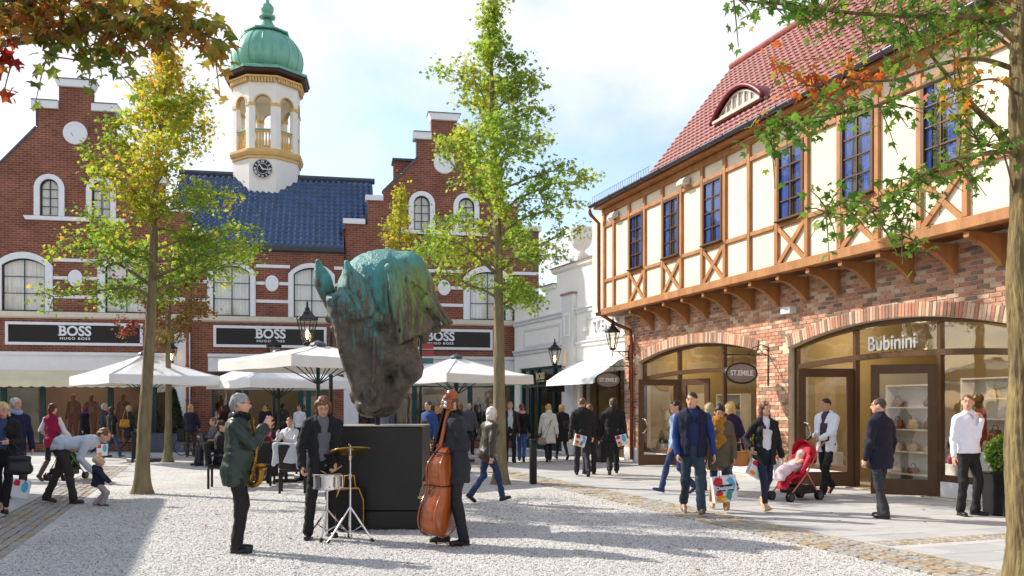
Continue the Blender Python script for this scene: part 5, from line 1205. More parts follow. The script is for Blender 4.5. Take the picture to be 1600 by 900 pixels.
# ---------------------------------------------------------------- horse head statue on its plinth
SZ = 12.45; SK = SZ/FPX; sb = gnd(595, 828)
def patina():
    m = bpy.data.materials.new('patinated_bronze'); m.use_nodes = True; t = m.node_tree; N = t.nodes; Lk = t.links.new; b = N['Principled BSDF']
    tc = N.new('ShaderNodeTexCoord'); mp = N.new('ShaderNodeMapping'); mp.inputs['Scale'].default_value = (9, 9, .9); Lk(tc.outputs['Object'], mp.inputs[0])
    n1 = N.new('ShaderNodeTexNoise'); n1.inputs['Scale'].default_value = 1.6; n1.inputs['Detail'].default_value = 8; n1.inputs['Roughness'].default_value = .65; Lk(mp.outputs[0], n1.inputs['Vector'])
    n2 = N.new('ShaderNodeTexNoise'); n2.inputs['Scale'].default_value = 5; n2.inputs['Detail'].default_value = 9; n2.inputs['Roughness'].default_value = .7; Lk(tc.outputs['Object'], n2.inputs['Vector'])
    sp = N.new('ShaderNodeSeparateXYZ'); Lk(tc.outputs['Object'], sp.inputs[0])
    def mth(op, a, b_=None, c=None):
        q = N.new('ShaderNodeMath'); q.operation = op
        for i, v in enumerate((a, b_, c)):
            if v is None: continue
            if isinstance(v, (int, float)): q.inputs[i].default_value = v
            else: Lk(v, q.inputs[i])
        return q.outputs[0]
    h = mth('MULTIPLY_ADD', sp.outputs[2], 1.25, -3.32)
    xo = mth('MULTIPLY_ADD', mth('ABSOLUTE', mth('SUBTRACT', sp.outputs[0], .12)), -.55, .0)
    run = mth('ADD', mth('ADD', h, xo), mth('MULTIPLY_ADD', n1.outputs['Fac'], 5.2, -2.45)); msk = N.new('ShaderNodeClamp'); Lk(run, msk.inputs[0])
    topm = N.new('ShaderNodeClamp'); Lk(mth('ADD', mth('MULTIPLY_ADD', sp.outputs[2], 2.6, -8.5), mth('MULTIPLY_ADD', n2.outputs['Fac'], 2.4, -1.3)), topm.inputs[0])
    cr = N.new('ShaderNodeValToRGB'); e = cr.color_ramp.elements; e[0].position = .35; e[0].color = (*srgb(60,53,46), 1); e[1].position = .68; e[1].color = (*srgb(112,100,84), 1); Lk(n2.outputs['Fac'], cr.inputs[0])
    gr = N.new('ShaderNodeValToRGB'); e = gr.color_ramp.elements; e[0].position = -.0; e[0].color = (*srgb(70,168,166), 1); e[1].position = 1; e[1].color = (*srgb(134,160,74), 1); Lk(mth('MULTIPLY_ADD', sp.outputs[0], 2.2, .05), gr.inputs[0])
    tq = N.new('ShaderNodeValToRGB'); e = tq.color_ramp.elements; e[0].position = .3; e[0].color = (*srgb(30,84,88), 1); e[1].position = .75; e[1].color = (*srgb(96,178,168), 1); Lk(n2.outputs['Fac'], tq.inputs[0])
    m1 = N.new('ShaderNodeMixRGB'); Lk(mth('MULTIPLY', msk.outputs[0], .75), m1.inputs[0]); Lk(cr.outputs[0], m1.inputs[1]); Lk(gr.outputs[0], m1.inputs[2])
    m2 = N.new('ShaderNodeMixRGB'); Lk(mth('MULTIPLY', topm.outputs[0], .92), m2.inputs[0]); Lk(m1.outputs[0], m2.inputs[1]); Lk(tq.outputs[0], m2.inputs[2]); Lk(m2.outputs[0], b.inputs['Base Color'])
    b.inputs['Roughness'].default_value = .40; b.inputs['Metallic'].default_value = .05
    bp = N.new('ShaderNodeBump'); bp.inputs['Strength'].default_value = .8; bp.inputs['Distance'].default_value = .05; Lk(mth('ADD', n2.outputs['Fac'], mth('MULTIPLY', n1.outputs['Fac'], .8)), bp.inputs['Height']); Lk(bp.outputs[0], b.inputs['Normal'])
    return m
st = empty('horse_head_statue', (at(595, 600, SZ).x, SZ, 0), 0, 'giant bronze horse head with turquoise patina balanced nose-down on the black plinth', 'statue')
def U(x, y, v=0.0): return ((x-595)*SK, v, CAM_H+(HORIZON-y)*SK)
fl = Field((-1.05, -.95, 1.36), (1.15, .85, 3.95), .0165)
k = SK
def ell(x, y, v, rx, rz, ry, kk=.10, sub=False, rot=0): fl.ell(U(x, y, v), (rx*k, ry*k, rz*k), np.array(Matrix.Rotation(RAD(rot), 3, 'Y')), kk, sub)
def cp(x0, y0, v0, x1, y1, v1, r0, r1, kk=.08, sub=False, flat=None): fl.cap(U(x0, y0, v0), U(x1, y1, v1), r0*k, r1*k, kk, sub, flat)
FA = np.array((-.75, -.66, 0)); FB = np.array((.66, -.75, 0)); FR = np.stack([FA, FB, np.array((0, 0, 1.0))], 1)
def HPt(y, a=0.0, b=0.0): return np.array(U(562+(y-500)*.19, y, -.02))+FA*a+FB*b
# neck, cut off and domed, with the crest falling away
ell(604, 462, .14, 64, 75, 54, .02); ell(576, 460, .10, 52, 64, 46, .10); ell(626, 474, .14, 46, 60, 44, .10)
cp(610, 470, .12, 616, 560, .12, 46, 32, .10)
# skull, cheeks, nose, muzzle
fl.cap(HPt(486, -.02), HPt(618, .0), .36, .22, .08); fl.ell(HPt(484, .12), (.27, .42, .27), FR, .08)
for sgn in (-1, 1):
    fl.ell(HPt(538, -.26, sgn*.27), (.34, .12, .36), FR, .05)
    fl.cap(HPt(496, .27, sgn*.33), HPt(501, .0, sgn*.49), .065, .075, .035); fl.ell(HPt(511, .14, sgn*.43), (.08, .06, .06), FR, .01)
    fl.cap(HPt(523, .28, sgn*.36), HPt(525, -.02, sgn*.44), .035, .04, .025, True)
    fl.cap(HPt(532, .08, sgn*.40), HPt(596, .12, sgn*.25), .04, .03, .03)
    fl.cap(HPt(548, .24, sgn*.30), HPt(602, .20, sgn*.21), .045, .035, .04, True)
    fl.ell(HPt(616, .17, sgn*.19), (.10, .09, .13), FR, .04); fl.ell(HPt(618, .25, sgn*.23), (.055, .05, .09), FR, .015, True)
fl.cap(HPt(474, .34), HPt(612, .22), .12, .11, .05)
fl.ell(HPt(634, .06), (.24, .22, .17), FR, .05); fl.ell(HPt(642, -.10), (.15, .16, .11), FR, .03)
for q in (-.2, .0, .2): fl.cap(HPt(642, .26, q), HPt(643, -.04, .26 if q >= 0 else -.26), .022, .018, .015, True)
ell(644, 578, -.02, 17, 22, 24, .04); cp(628, 545, .0, 642, 575, -.02, 26, 18, .05); cp(632, 590, .0, 612, 630, .0, 18, 14, .05)
# hollow between cheek and neck, behind the ear, folds of the throat
cp(608, 476, -.52, 614, 560, -.44, 13, 8, .03, True); cp(628, 500, -.38, 632, 556, -.32, 8, 6, .03, True); cp(600, 452, -.58, 596, 500, -.54, 15, 8, .02, True); cp(543, 446, -.46, 549, 488, -.50, 10, 7, .03, True)
cp(636, 425, .05, 688, 494, .05, 32, 8, .08, flat=((0, 1, 0), .8)); cp(650, 448, .0, 704, 504, .0, 18, 4, .04); cp(638, 450, -.1, 664, 528, -.05, 22, 7, .06); cp(648, 470, .1, 682, 512, .1, 20, 7, .05); cp(664, 470, -.12, 700, 508, -.1, 11, 4, .03)
for i in range(15):
    t_ = i/14; x0 = 614+t_*46; y0 = 424+t_*36; x1 = 628+t_*72; y1 = 538-t_*32; vv = -.44+.38*t_
    cp(x0, y0, vv, (x0+x1)/2+3*math.sin(i*2.1), (y0+y1)/2, vv+.04, 5.5, 5, .018); cp((x0+x1)/2+3*math.sin(i*2.1), (y0+y1)/2, vv+.04, x1, y1, vv+.12, 5, 2.5, .015)
    if i % 2: cp(x0+3, y0, vv-.05, x1+3, y1, vv+.06, 3.5, 2.5, .015, True)
# ears: pricked, cupped, the nearer one standing clear of the neck
for ex, ey, tx_, ty, v, r in ((520, 474, 502, 414, -.10, 15), (582, 486, 558, 424, -.62, 17)):
    mx_, my_ = (ex+tx_)/2-3, (ey+ty)/2; vt = v-.14; cp(ex, ey+4, v+.12, mx_, my_, v-.06, r*.8, r, .03); cp(mx_, my_, v-.06, tx_, ty, vt, r, 4, .02); cp(mx_-4, my_+16, v-.25, tx_-1, ty+12, vt-.12, 8, 4, .015, True)
fl.wob(.010, 11, 2, 5); fl.wob(.005, 30, 4, 5); fl.wob(.0025, 70, 8, 5)
stm = patina(); mobj('head', fl.mesh('head'), stm, st, True)
m_plinth = mat('black_granite', srgb(30,28,27), .42, .2, 3, .08, 60)
MB().tube([(U(590, 660)[0], 0, 1.36), (U(590, 655)[0], 0, 1.52)], .035, 10).build('support_rod', m_iron, st)
pl = empty('statue_plinth', (at(595, 700, SZ).x+.045, SZ, 0), 0, 'square black stone plinth under the bronze horse head', 'plinth')
MB().bbox(-.61, .585, -.62, .62, .0, .235, .012).build('base_step', m_plinth, pl); MB().bbox(-.61, .585, -.57, .57, .237, 1.355, .012).build('block', m_plinth, pl); MB().bbox(-.612, .587, -.572, .572, 1.357, 1.372, .004).build('top_slab', mat('plinth_top', srgb(150,146,138), .6, .1), pl)
# ---------------------------------------------------------------- parasols
m_canvas = mat('white_canvas', srgb(240,239,235), .85, .03, 2)
m_ptrim = mat('canvas_shadow_trim', srgb(232,228,214), .85, .03, 2)
def parasol(x, apex_y, Y, half, rz, label, eave=2.33, flap=True):
    g_ = empty('parasol', (at(x, 600, Y).x, Y, 0), rz, label, 'parasol', 'white market parasols'); za = CAM_H+(HORIZON-apex_y)/FPX*Y
    rs = np.random.RandomState(int(x)); vs = []; fs = []; n = 8; m_ = 10
    C_ = [(-1, -1), (1, -1), (1, 1), (-1, 1)]; zt = eave+.24
    rows = []
    for j in range(m_+1):
        t = j/m_; row = []
        for s in range(4):
            a, b = C_[s], C_[(s+1) % 4]
            for i in range(n):
                f = i/n; sag = -.10*math.sin(math.pi*f)*t*(1-.3*t)-.05*math.sin(math.pi*t); wv = .012*math.sin(i*2+s*3+j)
                row.append((half*t*(a[0]*(1-f)+b[0]*f), half*t*(a[1]*(1-f)+b[1]*f), za-.05-(za-.05-zt)*t+sag*.6+wv*t))
        rows.append(row)
    val = [(p[0]*1.004+.012*math.sin(i*1.9), p[1]*1.004+.012*math.cos(i*1.3), eave-.02*abs(math.sin(i*.8))) for i, p in enumerate(rows[-1])]; rows.append(val)
    vs = [p for r in rows for p in r]; N_ = 4*n
    for j in range(len(rows)-1):
        for i in range(N_): fs.append((j*N_+i, j*N_+(i+1) % N_, (j+1)*N_+(i+1) % N_, (j+1)*N_+i))
    me = MB().add(vs, fs).mesh('canopy', False); me.polygons.foreach_set('use_smooth', [k < m_*N_ for k in range(len(fs))]); mobj('canopy', me, m_canvas, g_)
    seam = MB()
    for s in range(4): seam.tube([rows[j][s*n] for j in range(m_+1)], .018, 5)
    seam.build('seam', m_canvas, g_)
    MB().lathe([(.16, -.04), (.2, 0), (.16, .05), (.05, .1), (0, .12)], 12, c=(0, 0, za-.05)).build('cap', m_lead, g_)
    MB().tube([(0, 0, .1), (0, 0, za-.02)], .045, 10).build('pole', m_green, g_); MB().bbox(-.4, .4, -.4, .4, 0, .1, .02).build('foot', m_lead, g_)
    for s in range(8):
        a = C_[s//2] if s % 2 == 0 else tuple((C_[s//2][q]+C_[(s//2+1) % 4][q])/2 for q in (0, 1)); e = (a[0]*half*.97, a[1]*half*.97, zt-.06)
        MB().tube([(0, 0, za-.16), e], .016, 5).build('rib', m_green, g_); md = Vector(e).lerp(Vector((0, 0, za-.16)), .45); MB().tube([(0, 0, eave-.32), md], .014, 5).build('strut', m_green, g_)
parasol(226, 551, 27, 1.62, RAD(44), 'white square parasol in front of the first brick gable behind the golden sweetgum', 2.3)
parasol(497, 536, 20.4, 1.62, RAD(44), 'nearest white parasol with green ribs just behind the horse head statue', 2.46)
parasol(435, 548, 27.5, 1.62, RAD(40), 'white parasol over the café tables, half hidden by the nearest one', 2.2)
parasol(713, 556, 26.7, 1.62, RAD(42), 'white parasol beside the tall sweetgum, near the double bass scroll', 2.32)
# ---------------------------------------------------------------- street furniture
lp = gnd(517, 735); lamp = empty('street_lamp', lp, 0, 'black street lamp with a lit lantern on a scrolled arm behind the horse head', 'street lamp')
zt = CAM_H+(HORIZON-545)*lp.y/FPX; aL = (517-480)*lp.y/FPX
MB().lathe([(.16, 0), (.16, .1), (.12, .15), (.1, .8), (.07, .9), (.055, 1.0), (.05, zt+.3), (.03, zt+.4), (0, zt+.5)], 12).build('post', m_iron, lamp, True)
b = MB(); b.tube([(0, 0, zt), (-aL, 0, zt+.0)], .02, 6); b.tube([(0, 0, zt-.5), (-.12, 0, zt-.18), (-aL*.75, 0, zt-.05)], .016, 6)
for c_ in (.1, .24, .36): b.tube([(-c_-.05*math.cos(t), 0, zt-.09+.06*math.sin(t)) for t in [i*.6 for i in range(11)]], .01, 5)
b.tube([(-aL, 0, zt-.2), (-aL, 0, zt+.1)], .02, 6); b.build('arm', m_iron, lamp, True); lantern(lamp, Matrix.Translation((-aL, 0, zt+.08)), .98)
lp2 = gnd(428, 712); l2 = empty('street_lamp', lp2, 0, 'black lamp post whose pointed lantern top shows over the middle parasol', 'street lamp')
zt2 = CAM_H+(HORIZON-570)*lp2.y/FPX; MB().lathe([(.14, 0), (.12, .15), (.06, .9), (.045, zt2)], 10).build('post', m_iron, l2, True); lantern(l2, Matrix.Translation((0, 0, zt2)), .9)
sp0 = gnd(657, 715); sgp = empty('finger_post', sp0, 0, 'dark signpost with small red and green direction boards behind the horse head mane', 'signpost')
MB().lathe([(.06, 0), (.05, .2), (.045, 3.9), (0, 4.0)], 10).build('post', m_iron, sgp, True)
for i, (c_, z_) in enumerate(((srgb(150,60,60), 3.62), (srgb(150,60,60), 3.38), (srgb(60,100,96), 3.14), (srgb(90,90,90), 2.9))): MB().bbox(.05, .42, -.02, .02, z_-.09, z_+.09, .005).build('direction_board', mat('board_%d' % i, c_, .5, .1), sgp)
m_steel = mat('dark_steel', srgb(40,40,42), .45, .15, 5, metal=.4)
for x, y, w, h, lb in ((833, 756, .13, .95, 'dark square bollard at the edge of the gravel near the tall sweetgum'), (209, 722, .12, .9, 'dark bollard half hidden behind the golden sweetgum trunk')):
    p = gnd(x, y); g_ = empty('bollard', p, .3, lb, 'bollard', 'bollards'); H_ = h
    MB().bbox(-w/2, w/2, -w/2, w/2, 0, H_*.94, .008).build('shaft', m_steel, g_); MB().bbox(-w/2-.004, w/2+.004, -w/2-.004, w/2+.004, H_*.942, H_, .012).build('cap', m_steel, g_)
# planters
m_zinc = mat('zinc_planter', srgb(92,98,112), .5, .15, 2, metal=.3); m_soil = mat('soil', srgb(60,46,36), .95, .2, 10)
m_conif = leafmat('conifer_green', [srgb(34,56,34), srgb(48,74,42), srgb(62,88,48)], .15); m_box = leafmat('boxwood_green', [srgb(84,120,40), srgb(110,148,52), srgb(140,172,66)], .3)
def bush(P, sz, seed, m, name, par):
    rs = np.random.RandomState(seed); V, F, C = leaf_cloud(np.array(P), sz*rs.uniform(.7, 1.3, len(P)), rs, rs.uniform(0, 1, len(P)), 0); return tag(mobj(name, np_mesh(name, V, F, attr={'leafcol': C}), m, par), kind='stuff')
def cone_topiary(px, py, h, r, label, plw, plh, lab2):
    p = gnd(px, py); g_ = empty('planter_trough', p, BF.ang, lab2, 'planter', 'zinc planters'); MB().prism([(-plw/2, 0), (plw/2, 0), (plw/2, plh), (-plw/2, plh)], -.3, .3).build('trough', m_zinc, g_); MB().bbox(-plw/2-.02, plw/2+.02, -.32, .32, plh, plh+.03, .01).build('rim', m_zinc, g_)
    for q in range(1, int(plw/.7)+1): x_ = -plw/2+plw*q/(int(plw/.7)+1); MB().box(x_-.012, x_+.012, -.312, -.301, .01, plh-.002).build('seam', m_zinc, g_)
    MB().box(-plw/2+.03, plw/2-.03, -.28, .28, plh+.031, plh+.04).build('soil', m_soil, g_)
    rs = np.random.RandomState(int(px)); t = empty('cone_topiary', (p.x, p.y, plh), 0, label, 'topiary'); P = []
    for i in range(2600): z_ = rs.uniform(0, 1)**1.25; a = rs.uniform(0, 6.28); R_ = r*(1-z_)**.8*(.75+.25*min(1, z_*8))*rs.uniform(.78, 1.04); P.append((R_*math.cos(a), R_*math.sin(a), .08+h*z_))
    MB().lathe([(.05, 0), (.04, .2), (r*.78, .22), (r*.8, .4), (r*.5, h*.6), (.0, h*.95)], 12).build('stem', m_soil, t); bush(P, .085, 3, m_conif, 'foliage', t)
cone_topiary(272, 706, 1.55, .42, 'dark green cone-clipped topiary in the zinc trough beside the copper downpipe', 2.3, .66, 'long zinc trough planter under the cone topiary')
p = gnd(1566, 806); g_ = empty('square_planter', p+Vector((.1, .1, 0)), TF.ang, 'tall dark grey square planter against the shop plinth beside the near trunk', 'planter'); MB().prism([(-.2, 0), (.2, 0), (.24, .62), (-.24, .62)], -.22, .22).build('tub', m_zinc if False else m_steel, g_); MB().bbox(-.25, .25, -.24, .24, .622, .65, .01).build('rim', m_steel, g_)
g2 = empty('box_ball', (p.x+.1, p.y+.1, .65), 0, 'round bright green box bush in the tall dark planter', 'bush'); rs = np.random.RandomState(9); P = []
for i in range(1500): d = rs.normal(size=3); d /= np.linalg.norm(d); P.append(tuple(d*np.array((.27, .27, .29))*rs.uniform(.82, 1.05)+np.array((0, 0, .25))))
MB().lathe([(.04, 0), (.2, .08), (.235, .25), (.18, .42), (0, .5)], 12).build('stem', m_soil, g2); bush(P, .05, 4, m_box, 'foliage', g2)
for x, y, lb in ((946, 722, 'dark block planter by the pale building behind the two men in black jackets'), (920, 708, 'farther dark block planter under the pale green awning')):
    p = gnd(x, y); g_ = empty('block_planter', p, TF.ang, lb, 'planter', 'block planters'); MB().bbox(-.25, .25, -.25, .25, 0, .72, .015).build('tub', m_steel, g_); MB().box(-.22, .22, -.22, .22, .721, .74).build('soil', m_soil, g_)
# plant inside the first shop window by the pier
p = gnd(1160, 750); g_ = empty('potted_plant', p+Vector((.55, .2, 0)), 0, 'potted leafy plant with red flowers in front of the brick pier', 'plant'); MB().lathe([(.16, 0), (.2, .42), (.21, .45), (.18, .45), (.17, .4), (0, .4)], 16).build('pot', m_pgrey, g_); P = [tuple(rs.normal(size=3)*np.array((.14, .14, .22))+np.array((0, 0, .85))) for i in range(420)]
bush(P, .07, 6, m_box, 'foliage', g_); MB().tube([(0, 0, .35), (.02, 0, .9)], .02, 6).build('stem', m_soil, g_); MB().lathe([(0, .42), (.13, .47), (.15, .53), (.08, .6), (0, .61)], 10).build('flowers', mat('flower_red', srgb(190,30,40), .7, .2, 20), g_, True)
# ---------------------------------------------------------------- café furniture
m_wick = mat('dark_wicker', srgb(40,36,34), .7, .3, 60, .6, 120); m_tabl = mat('table_wood', srgb(120,92,64), .5, .2, 8)
def make_chair():
    g_ = empty('wicker_chair'); 
    MB().bbox(-.25, .25, -.25, .25, .40, .46, .02).build('seat', m_wick, g_); MB().bbox(-.25, .25, -.28, -.22, .46, .92, .02, rotm('X', RAD(7), (0, -.25, .46))).build('backrest', m_wick, g_)
    for x in (-.23, .23):
        for y in (-.23, .23): MB().bbox(x-.022, x+.022, y-.022, y+.022, 0, .40 if y < 0 else .64, .004).build('leg', m_wick, g_)
        MB().bbox(x-.03, x+.03, -.22, .27, .641, .675, .008).build('armrest', m_wick, g_)
    return g_
def make_table():
    g_ = empty('cafe_table'); MB().bbox(-.42, .42, -.42, .42, .71, .745, .01).build('table_top', m_tabl, g_); MB().tube([(0, 0, .04), (0, 0, .71)], .035, 8).build('column', m_iron, g_); MB().bbox(-.25, .25, -.25, .25, 0, .04, .01).build('base', m_iron, g_); return g_
ch0 = make_chair(); tb0 = make_table(); chused = [0, 0]
def put(proto, idx, p, rz, label, cat, group):
    o = proto if not chused[idx] else copy_tree(proto); chused[idx] = 1; o.location = p; o.rotation_euler = (0, 0, rz); return tag(o, label, cat, group)
def chair(x, y, rz, label): return put(ch0, 0, gnd(x, y), RAD(rz), label, 'chair', 'wicker café chairs')
chair(347, 762, -80, 'dark wicker armchair at the table end nearest the saxophonist')
chair(408, 758, 5, 'dark wicker armchair with its back to us in the middle of the café table')
chair(458, 769, 10, 'dark wicker armchair with a grey jacket hung over its back')
chair(500, 752, 70, 'dark wicker armchair just behind the drummer')
chair(420, 741, 180, 'dark wicker armchair under the woman in the dark top at the café table')
chair(452, 742, 180, 'dark wicker armchair under the man in the white shirt at the café table')
chair(386, 742, 175, 'dark wicker armchair across the café table behind the saxophone')
put(tb0, 1, gnd(398, 750), .1, 'square café table with bottles behind the saxophone bell', 'table', 'café tables'); put(tb0, 1, gnd(447, 752), .1, 'square café table in front of the seated man in the white shirt', 'table', 'café tables')
chair(333, 728, -60, 'dark wicker armchair by the table farthest from us, near the wheelchair'); chair(366, 724, 170, 'dark wicker armchair behind the table farthest from us'); put(tb0, 1, gnd(350, 729), .3, 'square café table farthest back, near the wheelchair', 'table', 'café tables')
chair(664, 742, 80, 'dark wicker armchair at the table behind the plinth edge'); put(tb0, 1, gnd(672, 738), .3, 'square café table behind the double bass', 'table', 'café tables')
cj = gnd(458, 769); g_ = Field((-.32, -.2, .38), (.32, .12, 1.02), .016); g_.box((0, 0, .76), (.25, .035, .17), None, .02, .02); g_.cap((-.2, -.04, .9), (-.24, -.08, .55), .05, .04, .04); g_.cap((.2, -.04, .9), (.22, -.08, .5), .05, .04, .04); g_.wob(.007, 22, 3)
tag(mobj('folded_jacket', g_.mesh('jacket'), mat('pale_grey_cloth', srgb(186,190,200), .9, .08), None, True, (cj.x-.04, cj.y-.27, .0)), 'pale grey jacket hung over the back of a wicker chair', 'jacket')
for x, y, lb, c_ in ((399, 751, 'small water bottle on the café table behind the saxophone', srgb(150,190,215)), (404, 749, 'slim bottle with a dark cap on the café table', srgb(200,205,210))):
    p = gnd(x, y); o = empty('bottle', (p.x, p.y, .746), 0, lb, 'bottle', 'bottles on the café table'); MB().lathe([(.03, 0), (.033, .02), (.033, .13), (.012, .19), (.012, .22), (0, .22)], 12).build('body', mat('bottle_%d' % x, c_, .15, .05), o, True); MB().lathe([(.014, .221), (.014, .245), (0, .245)], 8).build('cap', m_steel, o)
# ---------------------------------------------------------------- people: posed skeleton -> continuous body mesh, garments as children
SKIN = {}
def skinm(c): return mat('skin_%d_%d_%d' % c, srgb(*c), .5, .06, 9, spec=.35)
def cloth(c, rough=.85, var=None, sheen=.0, scale=14, bump=.12): return mat('cloth_%d_%d_%d_%d' % (*c, int(rough*100)), srgb(*c), rough, (.14 if max(c) < 150 else .035) if var is None else var, scale, bump, 90, sheen=sheen)
def v3(*a): return np.array(a, float)
def rotz(a): c, s = math.cos(a), math.sin(a); return np.array([[c, -s, 0], [s, c, 0], [0, 0, 1]])
def rotx(a): c, s = math.cos(a), math.sin(a); return np.array([[1, 0, 0], [0, c, -s], [0, s, c]])
def roty(a): c, s = math.cos(a), math.sin(a); return np.array([[c, 0, s], [0, 1, 0], [-s, 0, c]])
def unit(v): return v/max(np.linalg.norm(v), 1e-9)
def ik(a, t, l1, l2, pole):
    d = t-a; L_ = np.linalg.norm(d)
    if L_ > (l1+l2)*.997: t = a+d/L_*(l1+l2)*.997; d = t-a; L_ = np.linalg.norm(d)
    x = (l1*l1-l2*l2+L_*L_)/(2*L_); h = math.sqrt(max(l1*l1-x*x, 0)); u = d/L_; p = pole-u*(pole@u); p = unit(p)
    return a+u*x+p*h, t
WALK_R = dict(R=(.09, .27, .085, 0, 12), L=(-.09, -.30, .17, 0, -38)); WALK_L = dict(L=(-.09, .27, .085, 0, 12), R=(.09, -.30, .17, 0, -38))
STAND = dict(R=(.11, .02, .085, -12, 0), L=(-.11, -.02, .085, 12, 0))
def person(x, y, H, yaw, label, top, legs, shoe=((30, 26, 26), 'shoe'), hair=((60, 44, 34), 'short'), skin=(214, 164, 136), feet=STAND, hands=None, hw=None, lean=0, twist=0, side=0, dz=0, head=(0, 0), res=.018, shirt=None, w=1.0, fem=False, belly=0, seat=None, glasses=False, scarf=None, hood=None, face=True, z0=0.0, pos=None, headk=1.0, curl=(.5, .5), group=None, sleeve=True, handdir=None, sleevec=None, fat=1.0, name='person', cat='person', bodym=None):
    """top = (colour, style, hem height); legs = (colour, style); hands/hw = wrist targets in local / world offsets (1.75 m scale / metres)"""
    th = RAD(yaw); k = H/1.75; P0 = pos if pos is not None else gnd(x, y)
    root = empty(name, (P0[0], P0[1], z0), th, label, cat, group or 'visitors in the square')
    Rt = rotz(RAD(twist)) @ roty(RAD(side)) @ rotx(RAD(-lean))
    pel = v3(0, 0, .93+dz)
    if seat: pel = v3(0, -.02, seat+.09)
    sw = (.16 if fem else .18)*w; nk = pel+Rt @ v3(0, -.01, .555); hipw = .085
    J = {}
    Rh = Rt @ rotz(RAD(head[0])) @ rotx(RAD(-head[1])) if lean < 40 else rotz(RAD(twist)) @ rotx(RAD(-lean*.5)) @ rotz(RAD(head[0])) @ rotx(RAD(-head[1]))
    hc = nk+Rt @ v3(0, .012, .06)+Rh @ v3(0, .02, .095*headk)
    hands = dict(hands or {})
    if hw:
        for s_, q in hw.items(): hands[s_] = tuple((rotz(-th) @ v3(*q))/k)
    for s_, sx in (('R', 1), ('L', -1)):
        hip = pel+v3(sx*hipw, 0, -.02); f = feet[s_]; ank = v3(*f[:3])
        if seat: ank = v3(f[0], f[1]+.42, f[2])
        pole = rotz(RAD(f[3])) @ v3(0, 1, .15); kn, ank = ik(hip, ank, .417, .417, pole)
        sh = pel+Rt @ v3(sx*sw, -.005, .468); hd = hands.get(s_)
        if hd is None:
            sy = 0
            if feet is WALK_R: sy = -.16*sx
            elif feet is WALK_L: sy = .16*sx
            hd = tuple(sh+v3(sx*.075, .05+sy, -.525)) if lean < 40 else tuple(sh+v3(0, 0, -.52))
        el, wr = ik(sh, v3(*hd), .29, .255, unit(v3(sx*.45, -1, -.35)))
        J[s_] = dict(hip=hip, knee=kn, ank=ank, sh=sh, el=el, wr=wr, f=f)
    lo = np.min([np.minimum.reduce([j['hip'], j['knee'], j['ank'], j['sh'], j['el'], j['wr']]) for j in J.values()]+[hc, pel], axis=0)-.26; hi = np.max([np.maximum.reduce([j['hip'], j['knee'], j['ank'], j['sh'], j['el'], j['wr']]) for j in J.values()]+[hc+v3(0, 0, .05), pel], axis=0)+.26
    lo[2] = max(lo[2], -.02); res = res/k
    def F(l=None, h_=None, r=None): return Field(lo if l is None else l, hi if h_ is None else h_, r or res)
    def fin(fd, name, m, smooth=True):
        me = fd.mesh(name); me.transform(Matrix.Diagonal((k*fat, k*fat, k, 1))); return mobj(name, me, m, root, smooth)
    fwd = Rt @ v3(0, 1, 0); sidev = Rt @ v3(1, 0, 0); upv = Rt @ v3(0, 0, 1)
    def torso(fd, e, z_lo=0.0, kk=.04):
        a = pel+Rt @ v3(0, 0, .02); fd.cap(pel+v3(0, 0, -.03), a+upv*.06, .135*w+e, .128*w+e, .02, flat=(fwd, .74)); fd.cap(a+upv*.04, a+upv*.20, .128*w+e, .13*w+e, kk, flat=(fwd, .74)); fd.cap(a+upv*.20, a+upv*.40, (.14 if fem else .152)*w+e, (.138 if fem else .155)*w+e, kk, flat=(fwd, .70))
        fd.cap(pel+Rt @ v3(-sw*.72, -.01, .465), pel+Rt @ v3(sw*.72, -.01, .465), .058+e*.8, .058+e*.8, .05)
        if fem:
            for q in (-1, 1): fd.ell(pel+Rt @ v3(q*.075, .085, .36), np.array((.062, .055, .06))+e, Rt, .03)
            fd.ell(pel+v3(0, -.03, -.02), np.array((.155, .12, .11))+e, None, .04)
        if belly: fd.ell(pel+Rt @ v3(0, .05, .14), np.array((.145, .115+belly, .15))+e, Rt, .05)
        fd.ell(pel+v3(0, -.045, -.04), np.array((.14, .10, .10))+e, None, .04)
    def hand(fd, s_):
        sx = 1 if s_ == 'R' else -1; j = J[s_]; d = unit(j['wr']-j['el'])
        if handdir and s_ in handdir: d = unit(v3(*handdir[s_]))
        n = v3(-sx, 0, 0)-d*(v3(-sx, 0, 0)@d); n = unit(n) if np.linalg.norm(n) > .2 else unit(np.cross(d, v3(1, 0, 0))); sd = np.cross(d, n); 
        if sd@v3(0, 1, .3) < 0: sd = -sd
        R = np.stack([sd, n, d], 1); w_ = j['wr']; fd.ell(w_+d*.055, (.040, .017, .055), R, .012)
        cu = curl[0 if s_ == 'R' else 1]; rr = max(.0088, res*.6)
        if res*k > .015: fd.cap(w_+d*.08, w_+d*.13+n*.05*cu, .026, .018, .01, flat=(n, .7)); return
        for i, (o, l) in enumerate(((-.031, .062), (-.0105, .072), (.0105, .076), (.031, .068))):
            b0 = w_+d*.095+sd*o; a1 = cu*1.1; d1 = d*math.cos(a1)+n*math.sin(a1); a2 = cu*2.4; d2 = d*math.cos(a2)+n*math.sin(a2)
            m1 = b0+d1*l*.55; fd.cap(b0, m1, rr, rr*.95, .004); fd.cap(m1, m1+d2*l*.5, rr*.95, rr*.8, .003)
        t0 = w_+d*.03+sd*.033; t1 = t0+d*.035+sd*.028+n*.012; fd.cap(t0, t1, rr*1.15, rr, .008); fd.cap(t1, t1+d*.03+n*.022*cu, rr, rr*.85, .003)
    # ---- body
    b = F(); torso(b, -.012)
